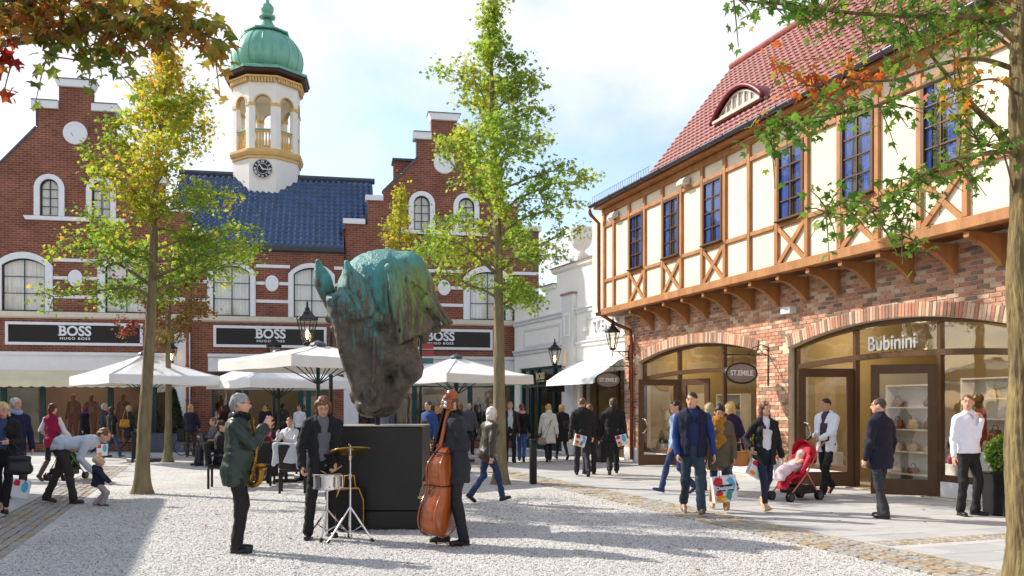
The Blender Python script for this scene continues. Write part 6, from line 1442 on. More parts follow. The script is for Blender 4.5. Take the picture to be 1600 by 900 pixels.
    for s_, j in J.items():
        b.cap(j['hip'], j['knee'], .066, .04, .03); b.cap(j['knee'], j['ank'], .04, .03, .02); fy = rotz(RAD(j['f'][3])); fp = fy @ rotx(RAD(j['f'][4])) @ v3(0, 1, 0); b.cap(j['ank']+v3(0, 0, -.045), j['ank']+fp*.13+v3(0, 0, -.055), .03, .025, .02)
        b.cap(j['sh'], j['el'], .05, .038, .03); b.cap(j['el'], j['wr'], .039, .027, .02); hand(b, s_)
    b.cap(nk-upv*.05, hc-Rh @ v3(0, .015, .06), .052, .05, .02)
    hk = headk
    def HP(*q): return hc+Rh @ (v3(*q)*hk)
    b.ell(HP(0, -.012, .03), np.array((.074, .093, .085))*hk, Rh, .015); b.ell(HP(0, .018, -.035), np.array((.062, .072, .078))*hk, Rh, .03); b.ell(HP(0, .052, -.088), np.array((.03, .028, .022))*hk, Rh, .025)
    b.cap(HP(0, .085, .012), HP(0, .104, -.024), .011*hk, .016*hk, .012)
    for q in (-1, 1):
        b.ell(HP(q*.078, -.012, -.008), np.array((.011, .022, .033))*hk, Rh, .008); b.ell(HP(q*.031, .096, .014), np.array((.016, .010, .011))*hk, Rh, .010, True); b.ell(HP(q*.031, .083, .012), np.array((.014, .012, .012))*hk, Rh, .003); b.cap(HP(q*.012, .09, .034), HP(q*.05, .078, .034), .009*hk, .008*hk, .012)
    b.ell(HP(0, .084, -.052), np.array((.026, .010, .011))*hk, Rh, .008); b.cap(HP(-.024, .098, -.052), HP(.024, .098, -.052), .003*hk, .003*hk, .004, True)
    fin(b, 'body', bodym or skinm(skin))
    if face:
        e = MB(); bmat = cloth((48, 36, 30))
        for q in (-1, 1):
            M = Matrix.Translation(Vector(HP(q*.031, .092, .012))*k) @ Matrix(Rh.tolist()).to_4x4(); s = .0070*k*hk; e.lathe([(0, -s*.5), (s*.8, -s*.3), (s, 0), (s*.8, s*.3), (0, s*.5)], 8, M=M)
            e.tube([Vector(HP(q*.014, .098, .036))*k, Vector(HP(q*.035, .096, .043))*k, Vector(HP(q*.054, .08, .036))*k], .0026*k*hk, 5)
        e.build('eyes', bmat, root, True)
        MB().tube([Vector(HP(-.022, .093, -.055))*k, Vector(HP(0, .099, -.053))*k, Vector(HP(.022, .093, -.055))*k], [.003*k, .0055*k, .003*k], 6).build('lips', mat('lips', srgb(168, 96, 88), .4, .05), root, True)
    # ---- hair
    hcz, hs = hair
    if hs != 'bald':
        h = Field(hc-.30*hk, hc+.2*hk, min(res, .014/k))
        h.ell(HP(0, -.016, .034), np.array((.0765, .095, .086))*hk, Rh, .01) if hs == 'crop' else h.ell(HP(0, -.018, .037), np.array((.079 if hs == 'short' else .083, .097, .089))*hk, Rh, .01)
        if hs == 'short': h.cap(HP(0, -.07, -.01), HP(0, -.06, -.05), .06*hk, .045*hk, .02)
        if hs in ('long', 'bob', 'mop'):
            ln = dict(long=.23, bob=.11, mop=.10)[hs]
            for q in (-1, 1): h.cap(HP(q*.072, -.01, .03), HP(q*.078, -.015, -ln*.9), .028*hk, .022*hk, .03); h.cap(HP(q*.04, -.06, .0), HP(q*.05, -.055, -ln), .045*hk, .03*hk, .03)
            h.cap(HP(0, -.07, .0), HP(0, -.065, -ln), .055*hk, .035*hk, .03)
        if hs == 'bun': h.ell(HP(0, -.11, .075), np.array((.038, .036, .036))*hk, Rh, .02); h.cap(HP(0, -.07, -.01), HP(0, -.06, -.05), .055*hk, .04*hk, .02)
        if hs == 'pony': h.cap(HP(0, -.1, .06), HP(0, -.13, -.02), .03*hk, .035*hk, .02); h.cap(HP(0, -.13, -.02), HP(0, -.10, -.17), .035*hk, .015*hk, .02); h.cap(HP(0, -.07, -.01), HP(0, -.06, -.05), .055*hk, .04*hk, .02)
        fr = .062 if hs in ('short', 'bun', 'pony', 'crop') else .058
        h.ell(HP(0, .098, -.035), np.array((fr, .064, .100 if hs in ('crop', 'short') else .09))*hk, Rh, .012, True)
        if hs in ('short', 'crop'):
            for q in (-1, 1): h.ell(HP(q*.085, .01, -.035), np.array((.03, .045, .045))*hk, Rh, .01, True)
        h.wob(.002 if hs == 'crop' else .007, 70, 3, 5)
        fin(h, 'hair', mat('hair_%d_%d_%d' % hcz, srgb(*hcz), .5, .3, 40, .3, 120, stretch=(1, 1, .3)))
    # ---- trousers
    lc, ls = legs; t = F(None, np.array([hi[0], hi[1], pel[2]+.25])) if lean < 40 else F(); e = .012
    if ls == 'skirt':
        t.cap(pel+v3(0, 0, .05), pel+v3(0, 0, -.42), .14, .21, .03, flat=(v3(0, 1, 0), .75))
    else:
        wd = dict(slim=.0, reg=.012, wide=.024, jeans=.006)[ls]
        t.cap(pel+v3(0, 0, -.03), pel+Rt @ v3(0, 0, .07), .138*w+e, .132*w+e, .02, flat=(v3(0, 1, 0), .76)); t.ell(pel+v3(0, -.042, -.04), np.array((.132, .094, .10))+e, None, .04)
        for s_, j in J.items():
            an = j['ank']+unit(j['knee']-j['ank'])*(.0 if ls != 'slim' else .04); t.cap(j['hip']+v3(0, 0, .01), j['knee'], .077+wd*.6, .056+wd, .03); t.cap(j['knee'], an, .056+wd, .043+wd, .02)
            if ls in ('reg', 'wide', 'jeans'): t.cap(an+unit(j['knee']-an)*.09, an, .05+wd, .052+wd*1.1, .02)
        t.cap(pel+v3(0, -.0, -.09), pel+v3(0, 0, -.07), .05, .05, .05)
        t.wob(.006 if ls != 'slim' else .003, 24, int(abs(x)), 4, 2.0); t.wob(.003, 58, int(abs(x))+5, 4, 2.5)
    fin(t, 'trousers' if ls != 'skirt' else 'skirt', cloth(lc, .8))
    # ---- shoes
    sc_, sst = shoe
    for s_, j in J.items():
        la = np.minimum(j['ank'], j['knee'])-.2; ha = np.maximum(j['ank'], j['knee'])+.22; la[2] = j['ank'][2]-.16; ha[2] = j['ank'][2]+(.48 if sst in ('boot', 'tall') else .16)
        s = F(la, ha, min(res, .014/k))
        fy = rotz(RAD(j['f'][3])) @ rotx(RAD(j['f'][4])); f_ = fy @ v3(0, 1, 0); u_ = fy @ v3(0, 0, 1); A = j['ank']; Rf = np.stack([fy @ v3(1, 0, 0), f_, u_], 1)
        hl = .03 if sst == 'heel' else 0
        s.ell(A+f_*.085-u_*(.05+hl), (.044, .095, .032), Rf, .02); s.ell(A-f_*.02-u_*.04, (.038, .055, .042), Rf, .03); s.box(A+f_*.05-u_*(.078+hl*.6), (.036, .125, .004), Rf, .006, .003)
        if sst == 'heel': s.cap(A-f_*.045-u_*.03, A-f_*.05-u_*.09, .014, .008, .01)
        if sst == 'boot': s.cap(A-u_*.03, A+unit(j['knee']-A)*.2, .055, .066, .02)
        if sst == 'tall': s.cap(A-u_*.03, A+unit(j['knee']-A)*.34, .048, .062, .02)
        fin(s, 'shoe' if sst in ('shoe', 'heel') else 'boot', mat('shoe_%d_%d_%d' % sc_, srgb(*sc_), .35, .15, 8))
    # ---- shirt under the jacket
    if shirt:
        q = F(); torso(q, .006); q.cap(nk-upv*.06, nk+upv*.03, .07, .06, .02)
        fin(q, 'shirt', cloth(shirt, .8))
    # ---- top
    tc_, tstyle, hem = top; q = F(); e = .018 if tstyle in ('shirt', 'sweater') else .028; lz = pel[2]-hem
    torso(q, e)
    for s_, j in J.items():
        if not sleevec:
            sr = .0 if tstyle in ('shirt',) else .008
            q.cap(j['sh'], j['el'], .058+sr, .05+sr, .03); dd = unit(j['wr']-j['el']); q.cap(j['el'], j['wr']-dd*.005, .05+sr, .041+sr, .015)
    if tstyle in ('jacket', 'coat', 'leather', 'parka', 'sweater', 'shirt') and hem > .02:
        hip_ = pel+v3(0, 0, -.02); q.cap(hip_+v3(0, 0, .06), pel+v3(0, .0, -hem+.06), .155*w+e*.7, (.164 if hem < .25 else .19)*w+e*.7, .03, flat=(v3(0, 1, 0), .82))
        if not seat: q.box(pel+v3(0, 0, -hem-.1), (.4, .4, .1), None, .004, 0, True) if all(j['wr'][2] > pel[2]-hem+.03 for j in J.values()) else q.box(pel+v3(0, 0, -hem-.1), (.17*w+.02, .3, .1), None, .004, 0, True)
    if tstyle in ('jacket', 'leather', 'parka', 'coat'): q.cap(nk-upv*.055-fwd*.015, nk+upv*.012-fwd*.012, .08, .064, .02)
    if tstyle in ('sweater', 'shirt'):
        q.cap(nk-upv*.05, nk+upv*(.02 if tstyle == 'shirt' else .0), .066, .060, .02)
        if tstyle == 'shirt': q.cap(nk+fwd*.10+upv*.06, nk+fwd*.10-upv*.09, .05, .012, .008, True)
    if shirt:
        ow = .045 if tstyle != 'vest' else .012
        for zz in range(6): q.box(pel+Rt @ v3(0, .17, -.18+zz*.1), (ow+.006*zz*(1 if zz > 2 else .4), .09, .06), Rt, .008, 0, True)
        q.cap(pel+Rt @ v3(0, .12, .30), nk+fwd*.07+upv*.03, .03, .075, .012, True)
    if hood: q.ell(nk+Rt @ v3(0, -.075, .02), (.10, .06, .075), Rt, .03)
    q.wob(.0065, 22, int(abs(x))+3, 4, .7); q.wob(.0035, 55, int(abs(x))+9, 4, .8)
    rg = dict(leather=.38).get(tstyle, .85); tm = cloth(tc_, rg)
    fin(q, dict(shirt='shirt_top', sweater='sweater', coat='coat', leather='leather_jacket', parka='parka').get(tstyle, 'jacket'), tm)
    if sleevec:
        for s_, j in J.items():
            f = Field(np.minimum.reduce([j['sh'], j['el'], j['wr']])-.12, np.maximum.reduce([j['sh'], j['el'], j['wr']])+.12, res)
            f.cap(j['sh'], j['el'], .060, .052, .03); dd = unit(j['wr']-j['el']); f.cap(j['el'], j['wr']-dd*.005, .052, .043, .015); f.wob(.005, 26, int(abs(x))); fin(f, 'sleeve', cloth(sleevec, .85))
    if scarf:
        f = Field(nk-np.array((.2, .2, .55)), nk+np.array((.2, .25, .2)), min(res, .014/k))
        for a in range(10):
            an = a*.63; f.ell(nk+Rt @ v3(.075*math.sin(an), .02+.078*math.cos(an), .022+.012*math.sin(an*2)), (.042, .042, .045), None, .02)
        if scarf[1]: f.cap(nk+Rt @ v3(.03, .11, 0), nk+Rt @ v3(.04, .16, -.42), .05, .06, .03, flat=(fwd, .4)); f.cap(nk+Rt @ v3(-.03, .11, 0), nk+Rt @ v3(-.035, .16, -.3), .045, .055, .03, flat=(fwd, .4))
        f.wob(.006, 40, 2); fin(f, 'scarf', cloth(scarf[0], .9))
    if glasses:
        g = MB()
        for s_ in (-1, 1):
            g.tube([Vector(HP(s_*.032+.021*math.cos(a), .104, .012+.017*math.sin(a)))*k for a in [i*.7 for i in range(10)]], .0016*k, 4); g.tube([Vector(HP(s_*.053, .102, .016))*k, Vector(HP(s_*.08, .0, .012))*k], .0016*k, 4)
        g.tube([Vector(HP(-.011, .106, .016))*k, Vector(HP(.011, .106, .016))*k], .0016*k, 4); g.build('glasses', m_steel, root)
    root['_k'] = k; return root, J, k, dict(nk=nk, hc=hc, pel=pel, Rt=Rt)
def wpt(root, p, k):
    c, s = math.cos(root.rotation_euler[2]), math.sin(root.rotation_euler[2]); return Vector((root.location.x+k*(c*p[0]-s*p[1]), root.location.y+k*(s*p[0]+c*p[1]), root.location.z+k*p[2]))
BLK = (30, 29, 31); SHB = ((26, 24, 24), 'shoe')
MUS = 'street musicians'
def P(*a, **kw): return person(*a, **kw)
# ---- musicians
sax_p = person(370, 862, 1.76, -84, 'man in dark green leather jacket with a saxophone, hand raised, in front of the café', ((44, 58, 52), 'leather', .20), ((28, 26, 26), 'reg'), SHB, ((150, 148, 146), 'short'), hw=dict(R=(.33, -.06, 1.40), L=(.30, .10, 1.36)), handdir=dict(R=(-.1, .45, .9), L=(.2, .45, .9)), glasses=True, res=.0125, w=1.04, belly=.01, group=MUS, curl=(.75, .75), head=(0, 0), lean=2, shirt=None, scarf=((24, 24, 26), False))
drm_p = person(503, 840, 1.76, 203, 'drummer in black blazer over a grey polo playing a snare drum before the plinth', ((30, 31, 35), 'jacket', .2), ((26, 25, 27), 'reg'), SHB, ((112, 74, 48), 'mop'), hw=dict(R=(-.19, -.24, .90), L=(.22, -.26, .92)), glasses=True, res=.0125, shirt=(104, 106, 112), group=MUS, feet=dict(R=(.17, .02, .085, -18, 0), L=(-.12, -.08, .085, 14, 0)), head=(-8, 24), lean=5, curl=(.8, .8))
bas_p = person(712, 850, 1.78, 100, 'double bass player in charcoal suit and black scarf beside the plinth', ((42, 44, 50), 'jacket', .22), ((36, 37, 42), 'reg'), SHB, ((86, 64, 50), 'crop'), hw=dict(R=(-.20, .10, 1.14), L=(-.12, -.12, 1.15)), glasses=True, res=.0125, group=MUS, scarf=((20, 20, 22), True), head=(0, 8), lean=3, w=1.08, curl=(.5, .5), feet=dict(R=(.12, .12, .085, -10, 0), L=(-.12, -.08, .085, 12, 0)))
# ---- left group
person(6, 804, 1.70, 196, 'blonde woman in black jacket looking down at her phone at the picture edge', (BLK, 'jacket', .12), ((24, 24, 26), 'slim'), SHB, ((206, 178, 128), 'bob'), hw=dict(R=(-.02, -.30, 1.08), L=(.22, -.24, 1.10)), res=.014, shirt=(60, 74, 110), fem=True, feet=WALK_L, head=(0, 22))
person(24, 778, 1.78, -140, 'white-haired man in navy pullover behind the woman with the phone', ((28, 34, 66), 'sweater', .1), ((60, 60, 66), 'reg'), SHB, ((214, 210, 204), 'short'), feet=STAND, head=(30, 0), scarf=((150, 170, 210), False))
person(82, 752, 1.70, -8, 'woman in magenta waistcoat over white sleeves pushing a stroller, seen from behind', ((150, 24, 66), 'jacket', .16), ((40, 36, 38), 'slim'), ((90, 70, 50), 'tall'), ((84, 44, 34), 'pony'), fem=True, feet=WALK_R, face=False, sleevec=(224, 214, 220), hw=dict(R=(.24, .26, 1.0), L=(-.24, .26, 1.0)))
person(98, 786, 1.80, -86, 'man in pale jacket bending over to steady a toddler on the kerb', ((196, 204, 216), 'jacket', .03), ((58, 52, 50), 'reg'), ((60, 56, 56), 'shoe'), ((122, 86, 56), 'short'), res=.0135, lean=78, dz=-.02, hw=dict(R=(.50, -.05, .56), L=(-.18, .1, .90)), feet=dict(R=(.12, .22, .085, 0, 0), L=(-.1, -.30, .10, 0, -10)), head=(0, -10))
tod = person(153, 790, .80, -75, 'toddler in navy hoodie and pale trousers standing beside the bending man', ((28, 34, 58), 'sweater', .12), ((168, 154, 156), 'wide'), ((60, 56, 58), 'shoe'), ((214, 178, 132), 'crop'), res=.012, headk=1.55, w=1.18, feet=dict(R=(.13, .14, .085, -15, 0), L=(-.13, -.08, .085, 10, 0)), hands=dict(R=(.22, .34, .80), L=(-.2, .3, .8)), hood=True, dz=-.10, belly=.03, fat=1.32)
person(132, 708, 1.68, 75, 'woman in black coat with a purple scarf by the mannequin window', ((26, 24, 28), 'coat', .3), ((34, 32, 34), 'reg'), SHB, ((92, 46, 40), 'bob'), fem=True, feet=WALK_L, scarf=((110, 40, 110), False))
person(163, 714, 1.76, -40, 'grey-haired man in dark jacket half hidden by the woman in jeans', ((40, 40, 44), 'jacket', .15), ((50, 50, 54), 'reg'), SHB, ((160, 158, 156), 'short'), feet=STAND, face=False)
person(174, 717, 1.64, -30, 'dark-haired woman in black jacket and blue jeans carrying shopping near the golden sweetgum', (BLK, 'jacket', .12), ((48, 66, 112), 'jeans'), ((120, 110, 100), 'shoe'), ((56, 34, 30), 'bob'), fem=True, feet=WALK_R, face=False)
person(201, 706, 1.70, -55, 'woman in dark coat and brown boots with a mustard shoulder bag by the shop window', ((44, 44, 52), 'coat', .38), ((90, 54, 36), 'slim'), ((96, 56, 36), 'tall'), ((190, 166, 130), 'bob'), fem=True, feet=WALK_L, face=False)
person(298, 714, 1.72, 10, 'woman with long blond hair and brown trousers seen from behind at the wheelchair', ((40, 44, 66), 'jacket', .1), ((84, 62, 44), 'reg'), ((90, 70, 50), 'shoe'), ((196, 160, 104), 'long'), fem=True, feet=STAND, face=False, hw=dict(R=(.2, .25, .95), L=(-.25, .25, .95)))
CAFE = 'guests at the café table'
person(0, 0, 1.60, 180, 'child in dark clothes seated at the café table behind the saxophone', ((40, 34, 36), 'sweater', .0), ((40, 40, 50), 'reg'), SHB, ((90, 60, 44), 'short'), pos=gnd(386, 741), seat=.46, res=.02, hands=dict(R=(.12, .38, .78), L=(-.12, .38, .78)), group=CAFE, headk=1.1)
person(0, 0, 1.66, 196, 'curly dark-haired woman in dark cardigan and pink top seated at the café table', ((58, 34, 44), 'jacket', .0), ((40, 38, 44), 'reg'), SHB, ((72, 38, 28), 'mop'), pos=gnd(420, 740), seat=.46, res=.018, shirt=(206, 110, 150), fem=True, hands=dict(R=(.1, .34, .82), L=(-.14, .36, .84)), head=(-35, 0), group=CAFE)
person(0, 0, 1.76, 160, 'short-haired man in white shirt seated at the café table', ((226, 230, 240), 'shirt', .0), ((50, 50, 60), 'reg'), SHB, ((110, 74, 50), 'crop'), pos=gnd(452, 741), seat=.46, res=.018, hands=dict(R=(.08, .34, 1.0), L=(-.14, .36, .86)), head=(40, 0), group=CAFE)
person(0, 0, 1.66, 75, 'dark-haired guest in black seated with back turned behind the drummer', ((26, 26, 28), 'jacket', .0), ((30, 30, 34), 'reg'), SHB, ((26, 22, 22), 'short'), pos=gnd(500, 751), seat=.46, res=.02, hands=dict(R=(.14, .34, .82), L=(-.14, .36, .82)), group=CAFE)
person(415, 703, 1.76, 170, 'shopper with a yellow scarf in the dark doorway of the brick building', ((32, 34, 44), 'jacket', .2), ((34, 34, 38), 'reg'), SHB, ((60, 40, 30), 'short'), feet=STAND, scarf=((206, 164, 40), False), res=.022)
person(441, 702, 1.80, 0, 'shopper in brown leather jacket walking into the brick building doorway', ((52, 40, 34), 'leather', .15), ((30, 30, 34), 'reg'), SHB, ((40, 30, 28), 'short'), feet=WALK_R, res=.022, face=False)
# ---- middle
person(600, 716, 1.76, 80, 'young man in grey hooded top seen in profile between statue and lamp', ((126, 136, 156), 'sweater', .1), ((50, 56, 76), 'jeans'), SHB, ((92, 64, 46), 'short'), feet=STAND, hood=True)
person(612, 712, 1.74, 60, 'fair-haired man half hidden behind the grey hooded top', ((90, 100, 120), 'jacket', .1), ((50, 56, 76), 'jeans'), SHB, ((170, 140, 100), 'short'), feet=STAND)
person(684, 722, 1.68, 150, 'blonde woman in dark coat with a magenta bag behind the bassist', ((44, 34, 50), 'coat', .3), ((60, 30, 60), 'reg'), SHB, ((204, 176, 128), 'bob'), fem=True, feet=WALK_L)
person(670, 735, 1.78, 140, 'man in blue jacket and cap behind the neck of the double bass', ((50, 80, 140), 'jacket', .12), ((50, 50, 60), 'reg'), SHB, ((40, 44, 60), 'crop'), feet=STAND)
person(762, 786, 1.62, -58, 'white-haired woman in brown leather jacket and jeans striding away behind the bassist', ((70, 62, 54), 'leather', .02), ((44, 60, 94), 'jeans'), SHB, ((226, 222, 214), 'bob'), fem=True, feet=WALK_R, res=.0145, shirt=(40, 110, 90), face=False, lean=6, w=1.1)
person(768, 722, 1.80, 176, 'man in dark suit with a red tie walking beside the leather jacket', ((32, 32, 40), 'jacket', .2), ((30, 30, 36), 'reg'), SHB, ((120, 86, 62), 'crop'), feet=WALK_R, shirt=(232, 232, 240), scarf=None)
person(797, 723, 1.80, 184, 'man in open black leather jacket beside the tall sweetgum trunk', ((28, 26, 28), 'leather', .12), ((30, 30, 34), 'reg'), SHB, ((150, 132, 110), 'crop'), feet=STAND, shirt=(190, 200, 220))
person(815, 722, 1.72, -6, 'woman in black sweater and blue jeans walking away with a tan shoulder bag', ((24, 23, 25), 'sweater', .08), ((62, 92, 150), 'jeans'), SHB, ((134, 84, 56), 'bun'), fem=True, feet=WALK_L, face=False, res=.016, scarf=((214, 170, 176), False))
person(857, 722, 1.72, 8, 'fair-haired woman in long white hooded coat walking away', ((226, 222, 212), 'coat', .36), ((36, 34, 36), 'reg'), SHB, ((196, 154, 96), 'bob'), fem=True, feet=WALK_R, face=False, res=.016, hood=True, w=1.1)
person(878, 719, 1.72, 14, 'blonde woman in black quilted coat beside the white coat', ((34, 34, 38), 'coat', .34), ((40, 38, 42), 'slim'), SHB, ((206, 172, 116), 'bob'), fem=True, feet=WALK_L, face=False, res=.016, head=(-35, 0), w=1.1)
person(910, 745, 1.84, 4, 'man in black jacket walking away with a bright carrier, nearer the bollard', ((32, 31, 33), 'jacket', .16), ((36, 38, 48), 'reg'), SHB, ((116, 78, 56), 'crop'), feet=WALK_L, face=False, res=.0145, w=1.12)
person(958, 742, 1.84, -4, 'man in black jacket walking away with a carrier, nearer the brick corner', ((30, 29, 30), 'jacket', .14), ((26, 26, 28), 'reg'), SHB, ((70, 54, 46), 'short'), feet=WALK_R, face=False, res=.0145, w=1.14, head=(25, 0))
# ---- right group
person(1082, 804, 1.84, 176, 'young man in navy quilted waistcoat over blue sweater walking towards us', ((26, 28, 52), 'jacket', .1), ((44, 62, 74), 'reg'), ((86, 70, 54), 'shoe'), ((58, 40, 32), 'crop'), feet=WALK_L, res=.0125, w=1.14, head=(-25, 4), shirt=(30, 42, 84), sleevec=(30, 58, 118), hw=dict(R=(-.24, -.06, .92), L=(.30, -.1, .92)))
person(1057, 772, 1.74, 100, 'man in pale blue shirt and jeans half hidden by the navy waistcoat', ((150, 172, 206), 'shirt', .08), ((48, 62, 104), 'jeans'), ((50, 60, 110), 'shoe'), ((58, 40, 32), 'short'), feet=WALK_R, res=.016, face=False)
person(1124, 798, 1.66, 172, 'woman with a long mustard scarf and tan boots carrying a bright carrier bag', ((98, 86, 68), 'parka', .26), ((40, 50, 84), 'slim'), ((176, 124, 62), 'boot'), ((44, 30, 26), 'bun'), fem=True, feet=WALK_L, res=.0125, scarf=((170, 116, 40), True), head=(0, 24), skin=(208, 152, 120), hw=dict(R=(-.24, -.04, .82), L=(.20, -.12, .84)))
person(1141, 772, 1.72, 20, 'blonde woman in deep purple coat walking away behind the mustard scarf', ((40, 30, 62), 'coat', .3), ((56, 76, 120), 'jeans'), ((180, 150, 110), 'shoe'), ((214, 176, 116), 'bob'), fem=True, feet=WALK_R, face=False, res=.016)
person(1108, 766, 1.70, 10, 'ash-blonde woman seen from behind at the shop door', ((80, 76, 84), 'jacket', .15), ((60, 64, 84), 'jeans'), SHB, ((190, 166, 124), 'long'), fem=True, feet=STAND, face=False, res=.018)
person(1195, 797, 1.70, 186, 'woman in open black jacket and patterned white top striding in tan heels', ((26, 25, 28), 'jacket', .2), ((34, 36, 62), 'slim'), ((206, 164, 116), 'heel'), ((108, 66, 44), 'long'), fem=True, feet=WALK_R, res=.0125, shirt=(224, 216, 226), head=(12, -4), hw=dict(R=(-.26, -.14, .98), L=(.30, .08, .80)))
person(1292, 774, 1.78, 130, 'man in white jacket pushing the red stroller', ((228, 232, 240), 'jacket', .14), ((24, 23, 25), 'reg'), SHB, ((54, 40, 34), 'crop'), feet=WALK_L, res=.0135, hw=dict(R=(-.22, -.02, 1.10), L=(-.20, -.22, 1.05)), head=(-20, 4), shirt=(60, 60, 66), skin=(198, 146, 116))
person(1375, 809, 1.74, 32, 'balding man in dark navy jacket standing with his back turned before the open door', ((26, 27, 44), 'jacket', .2), ((48, 50, 56), 'reg'), SHB, ((70, 56, 48), 'crop'), feet=dict(R=(.1, .05, .085, -10, 0), L=(-.1, -.16, .085, 10, 0)), face=False, res=.0135, w=1.12, belly=.04, head=(30, 0))
person(1512, 805, 1.80, 190, 'man in white shirt and black trousers standing with a hand to his mouth', ((236, 236, 246), 'shirt', .03), ((30, 29, 30), 'reg'), SHB, ((120, 84, 56), 'crop'), feet=dict(R=(.13, .02, .085, -10, 0), L=(-.12, .0, .085, 40, 0)), res=.0125, hands=dict(L=(-.10, .17, 1.40), R=(.27, .06, .86)), handdir=dict(L=(.45, .05, .9)), head=(-38, 0), curl=(.35, .9), w=1.06)

# ---- more guests and passers-by in the background
person(0, 0, 1.70, 120, 'guest in grey jacket seated at the café table farthest back', ((96, 96, 104), 'jacket', .0), ((50, 50, 60), 'reg'), SHB, ((120, 96, 70), 'short'), pos=gnd(333, 727), seat=.46, res=.022, hands=dict(R=(.14, .34, .82), L=(-.14, .36, .82)), group=CAFE)
person(0, 0, 1.64, 185, 'guest in dusky pink top seated at the café table farthest back', ((170, 96, 110), 'sweater', .0), ((50, 50, 60), 'reg'), SHB, ((70, 46, 34), 'bob'), pos=gnd(366, 723), seat=.46, res=.022, hands=dict(R=(.14, .34, .82), L=(-.14, .36, .82)), group=CAFE, fem=True)
person(0, 0, 1.66, -90, 'guest in tan top seated at the table behind the double bass', ((150, 120, 86), 'sweater', .0), ((60, 50, 50), 'reg'), SHB, ((90, 60, 40), 'bob'), pos=gnd(664, 741), seat=.46, res=.022, hands=dict(R=(.14, .34, .82), L=(-.14, .36, .82)), group=CAFE, fem=True)
person(585, 708, 1.72, 10, 'person in black and white seen from behind through the gap under the statue', ((36, 34, 36), 'jacket', .1), ((40, 40, 46), 'reg'), SHB, ((60, 44, 36), 'short'), feet=STAND, face=False, res=.022)
person(702, 706, 1.70, 170, 'dark-haired shopper in brown by the window behind the bass scroll', ((70, 54, 44), 'jacket', .15), ((40, 40, 46), 'reg'), SHB, ((70, 46, 34), 'bob'), feet=WALK_R, res=.022, fem=True)
person(733, 710, 1.78, 190, 'bald man in grey jacket behind the white-haired woman', ((84, 84, 92), 'jacket', .15), ((44, 44, 50), 'reg'), SHB, ((150, 120, 100), 'bald'), feet=STAND, res=.022)
person(921, 741, 1.70, 2, 'shopper half hidden between the two men in black jackets', ((44, 42, 46), 'jacket', .15), ((40, 40, 46), 'reg'), SHB, ((130, 92, 60), 'short'), feet=STAND, face=False, res=.02)
person(243, 700, 1.72, -100, 'shopper in beige raincoat walking past the trough planter', ((170, 152, 126), 'coat', .34), ((60, 56, 60), 'reg'), SHB, ((110, 80, 56), 'bob'), feet=WALK_R, res=.022, fem=True)

person(0, 0, 1.62, 10, 'guest in dark red jacket seated with back turned at the middle café chair', ((96, 34, 42), 'jacket', .0), ((40, 40, 50), 'reg'), SHB, ((80, 52, 38), 'bob'), pos=gnd(408, 757), seat=.46, res=.02, hands=dict(R=(.14, .34, .82), L=(-.14, .36, .82)), group=CAFE, fem=True, face=False)
person(0, 0, 1.72, -80, 'guest in black coat seated at the table end nearest the saxophonist', ((34, 32, 36), 'jacket', .0), ((40, 40, 50), 'reg'), SHB, ((60, 40, 32), 'short'), pos=gnd(347, 761), seat=.46, res=.02, hands=dict(R=(.14, .34, .82), L=(-.14, .36, .82)), group=CAFE)
person(468, 706, 1.74, 160, 'waiter in white shirt standing behind the seated café guests', ((220, 220, 226), 'shirt', .03), ((34, 34, 38), 'reg'), SHB, ((50, 36, 30), 'short'), feet=STAND, res=.022)
person(372, 706, 1.66, -20, 'shopper in burgundy coat by the middle shopfront', ((96, 36, 50), 'coat', .3), ((40, 38, 44), 'reg'), SHB, ((80, 50, 36), 'bob'), feet=WALK_L, res=.022, fem=True, face=False)
# ---------------------------------------------------------------- instruments
m_brass = mat('brass', srgb(156,116,52), .34, .2, 9, metal=1.0); m_wood = mat('varnished_maple', srgb(130,58,20), .25, .25, 4, coat=.6, col2=srgb(186,98,38), stretch=(1, 1, .2)); m_ebony = mat('ebony', srgb(28,22,20), .35, .15, 5); m_spruce = mat('varnished_spruce', srgb(176,98,40), .3, .2, 5, coat=.4)
sx_ = empty('saxophone', (0, 0, 0), 0, 'brass saxophone hanging at the chest of the man in the green leather jacket', 'saxophone'); Ys = 10.0
def spline(W, n=6):
    pp = []
    for i in range(len(W)-1):
        p0, p1, p2, p3 = W[max(i-1, 0)], W[i], W[i+1], W[min(i+2, len(W)-1)]
        for q in range(n): t = q/n; pp.append(.5*((2*p1)+(p2-p0)*t+(2*p0-5*p1+4*p2-p3)*t*t+(3*p1-p0-3*p2+p3)*t**3))
    return pp+[W[-1]]
body = spline([at(396, 668, Ys), at(401, 690, Ys), at(399, 715, Ys), at(394, 738, Ys), at(388, 753, Ys), at(380, 757, Ys-.02), at(376, 748, Ys-.05), at(380, 735, Ys-.10)]); o0 = body[0].copy(); sx_.location = (o0.x, o0.y, o0.z-.6); L0 = Vector(sx_.location)
bell = spline([at(388, 753, Ys), at(396, 758, Ys-.03), at(405, 752, Ys-.06), at(408, 740, Ys-.09), at(409, 728, Ys-.12)])
body = spline([at(396, 664, Ys), at(401, 690, Ys), at(399, 715, Ys), at(393, 742, Ys), at(388, 753, Ys)])
n = len(body); MB().tube([p-L0 for p in body], [.012+.022*i/(n-1) for i in range(n)], 12).build('body_tube', m_brass, sx_, True)
n = len(bell); MB().tube([p-L0 for p in bell], [.030+.010*i/(n-1)+(.026*(max(0, i/(n-1)-.72)/.28)**2) for i in range(n)], 16, False).build('bell', m_brass, sx_, True)
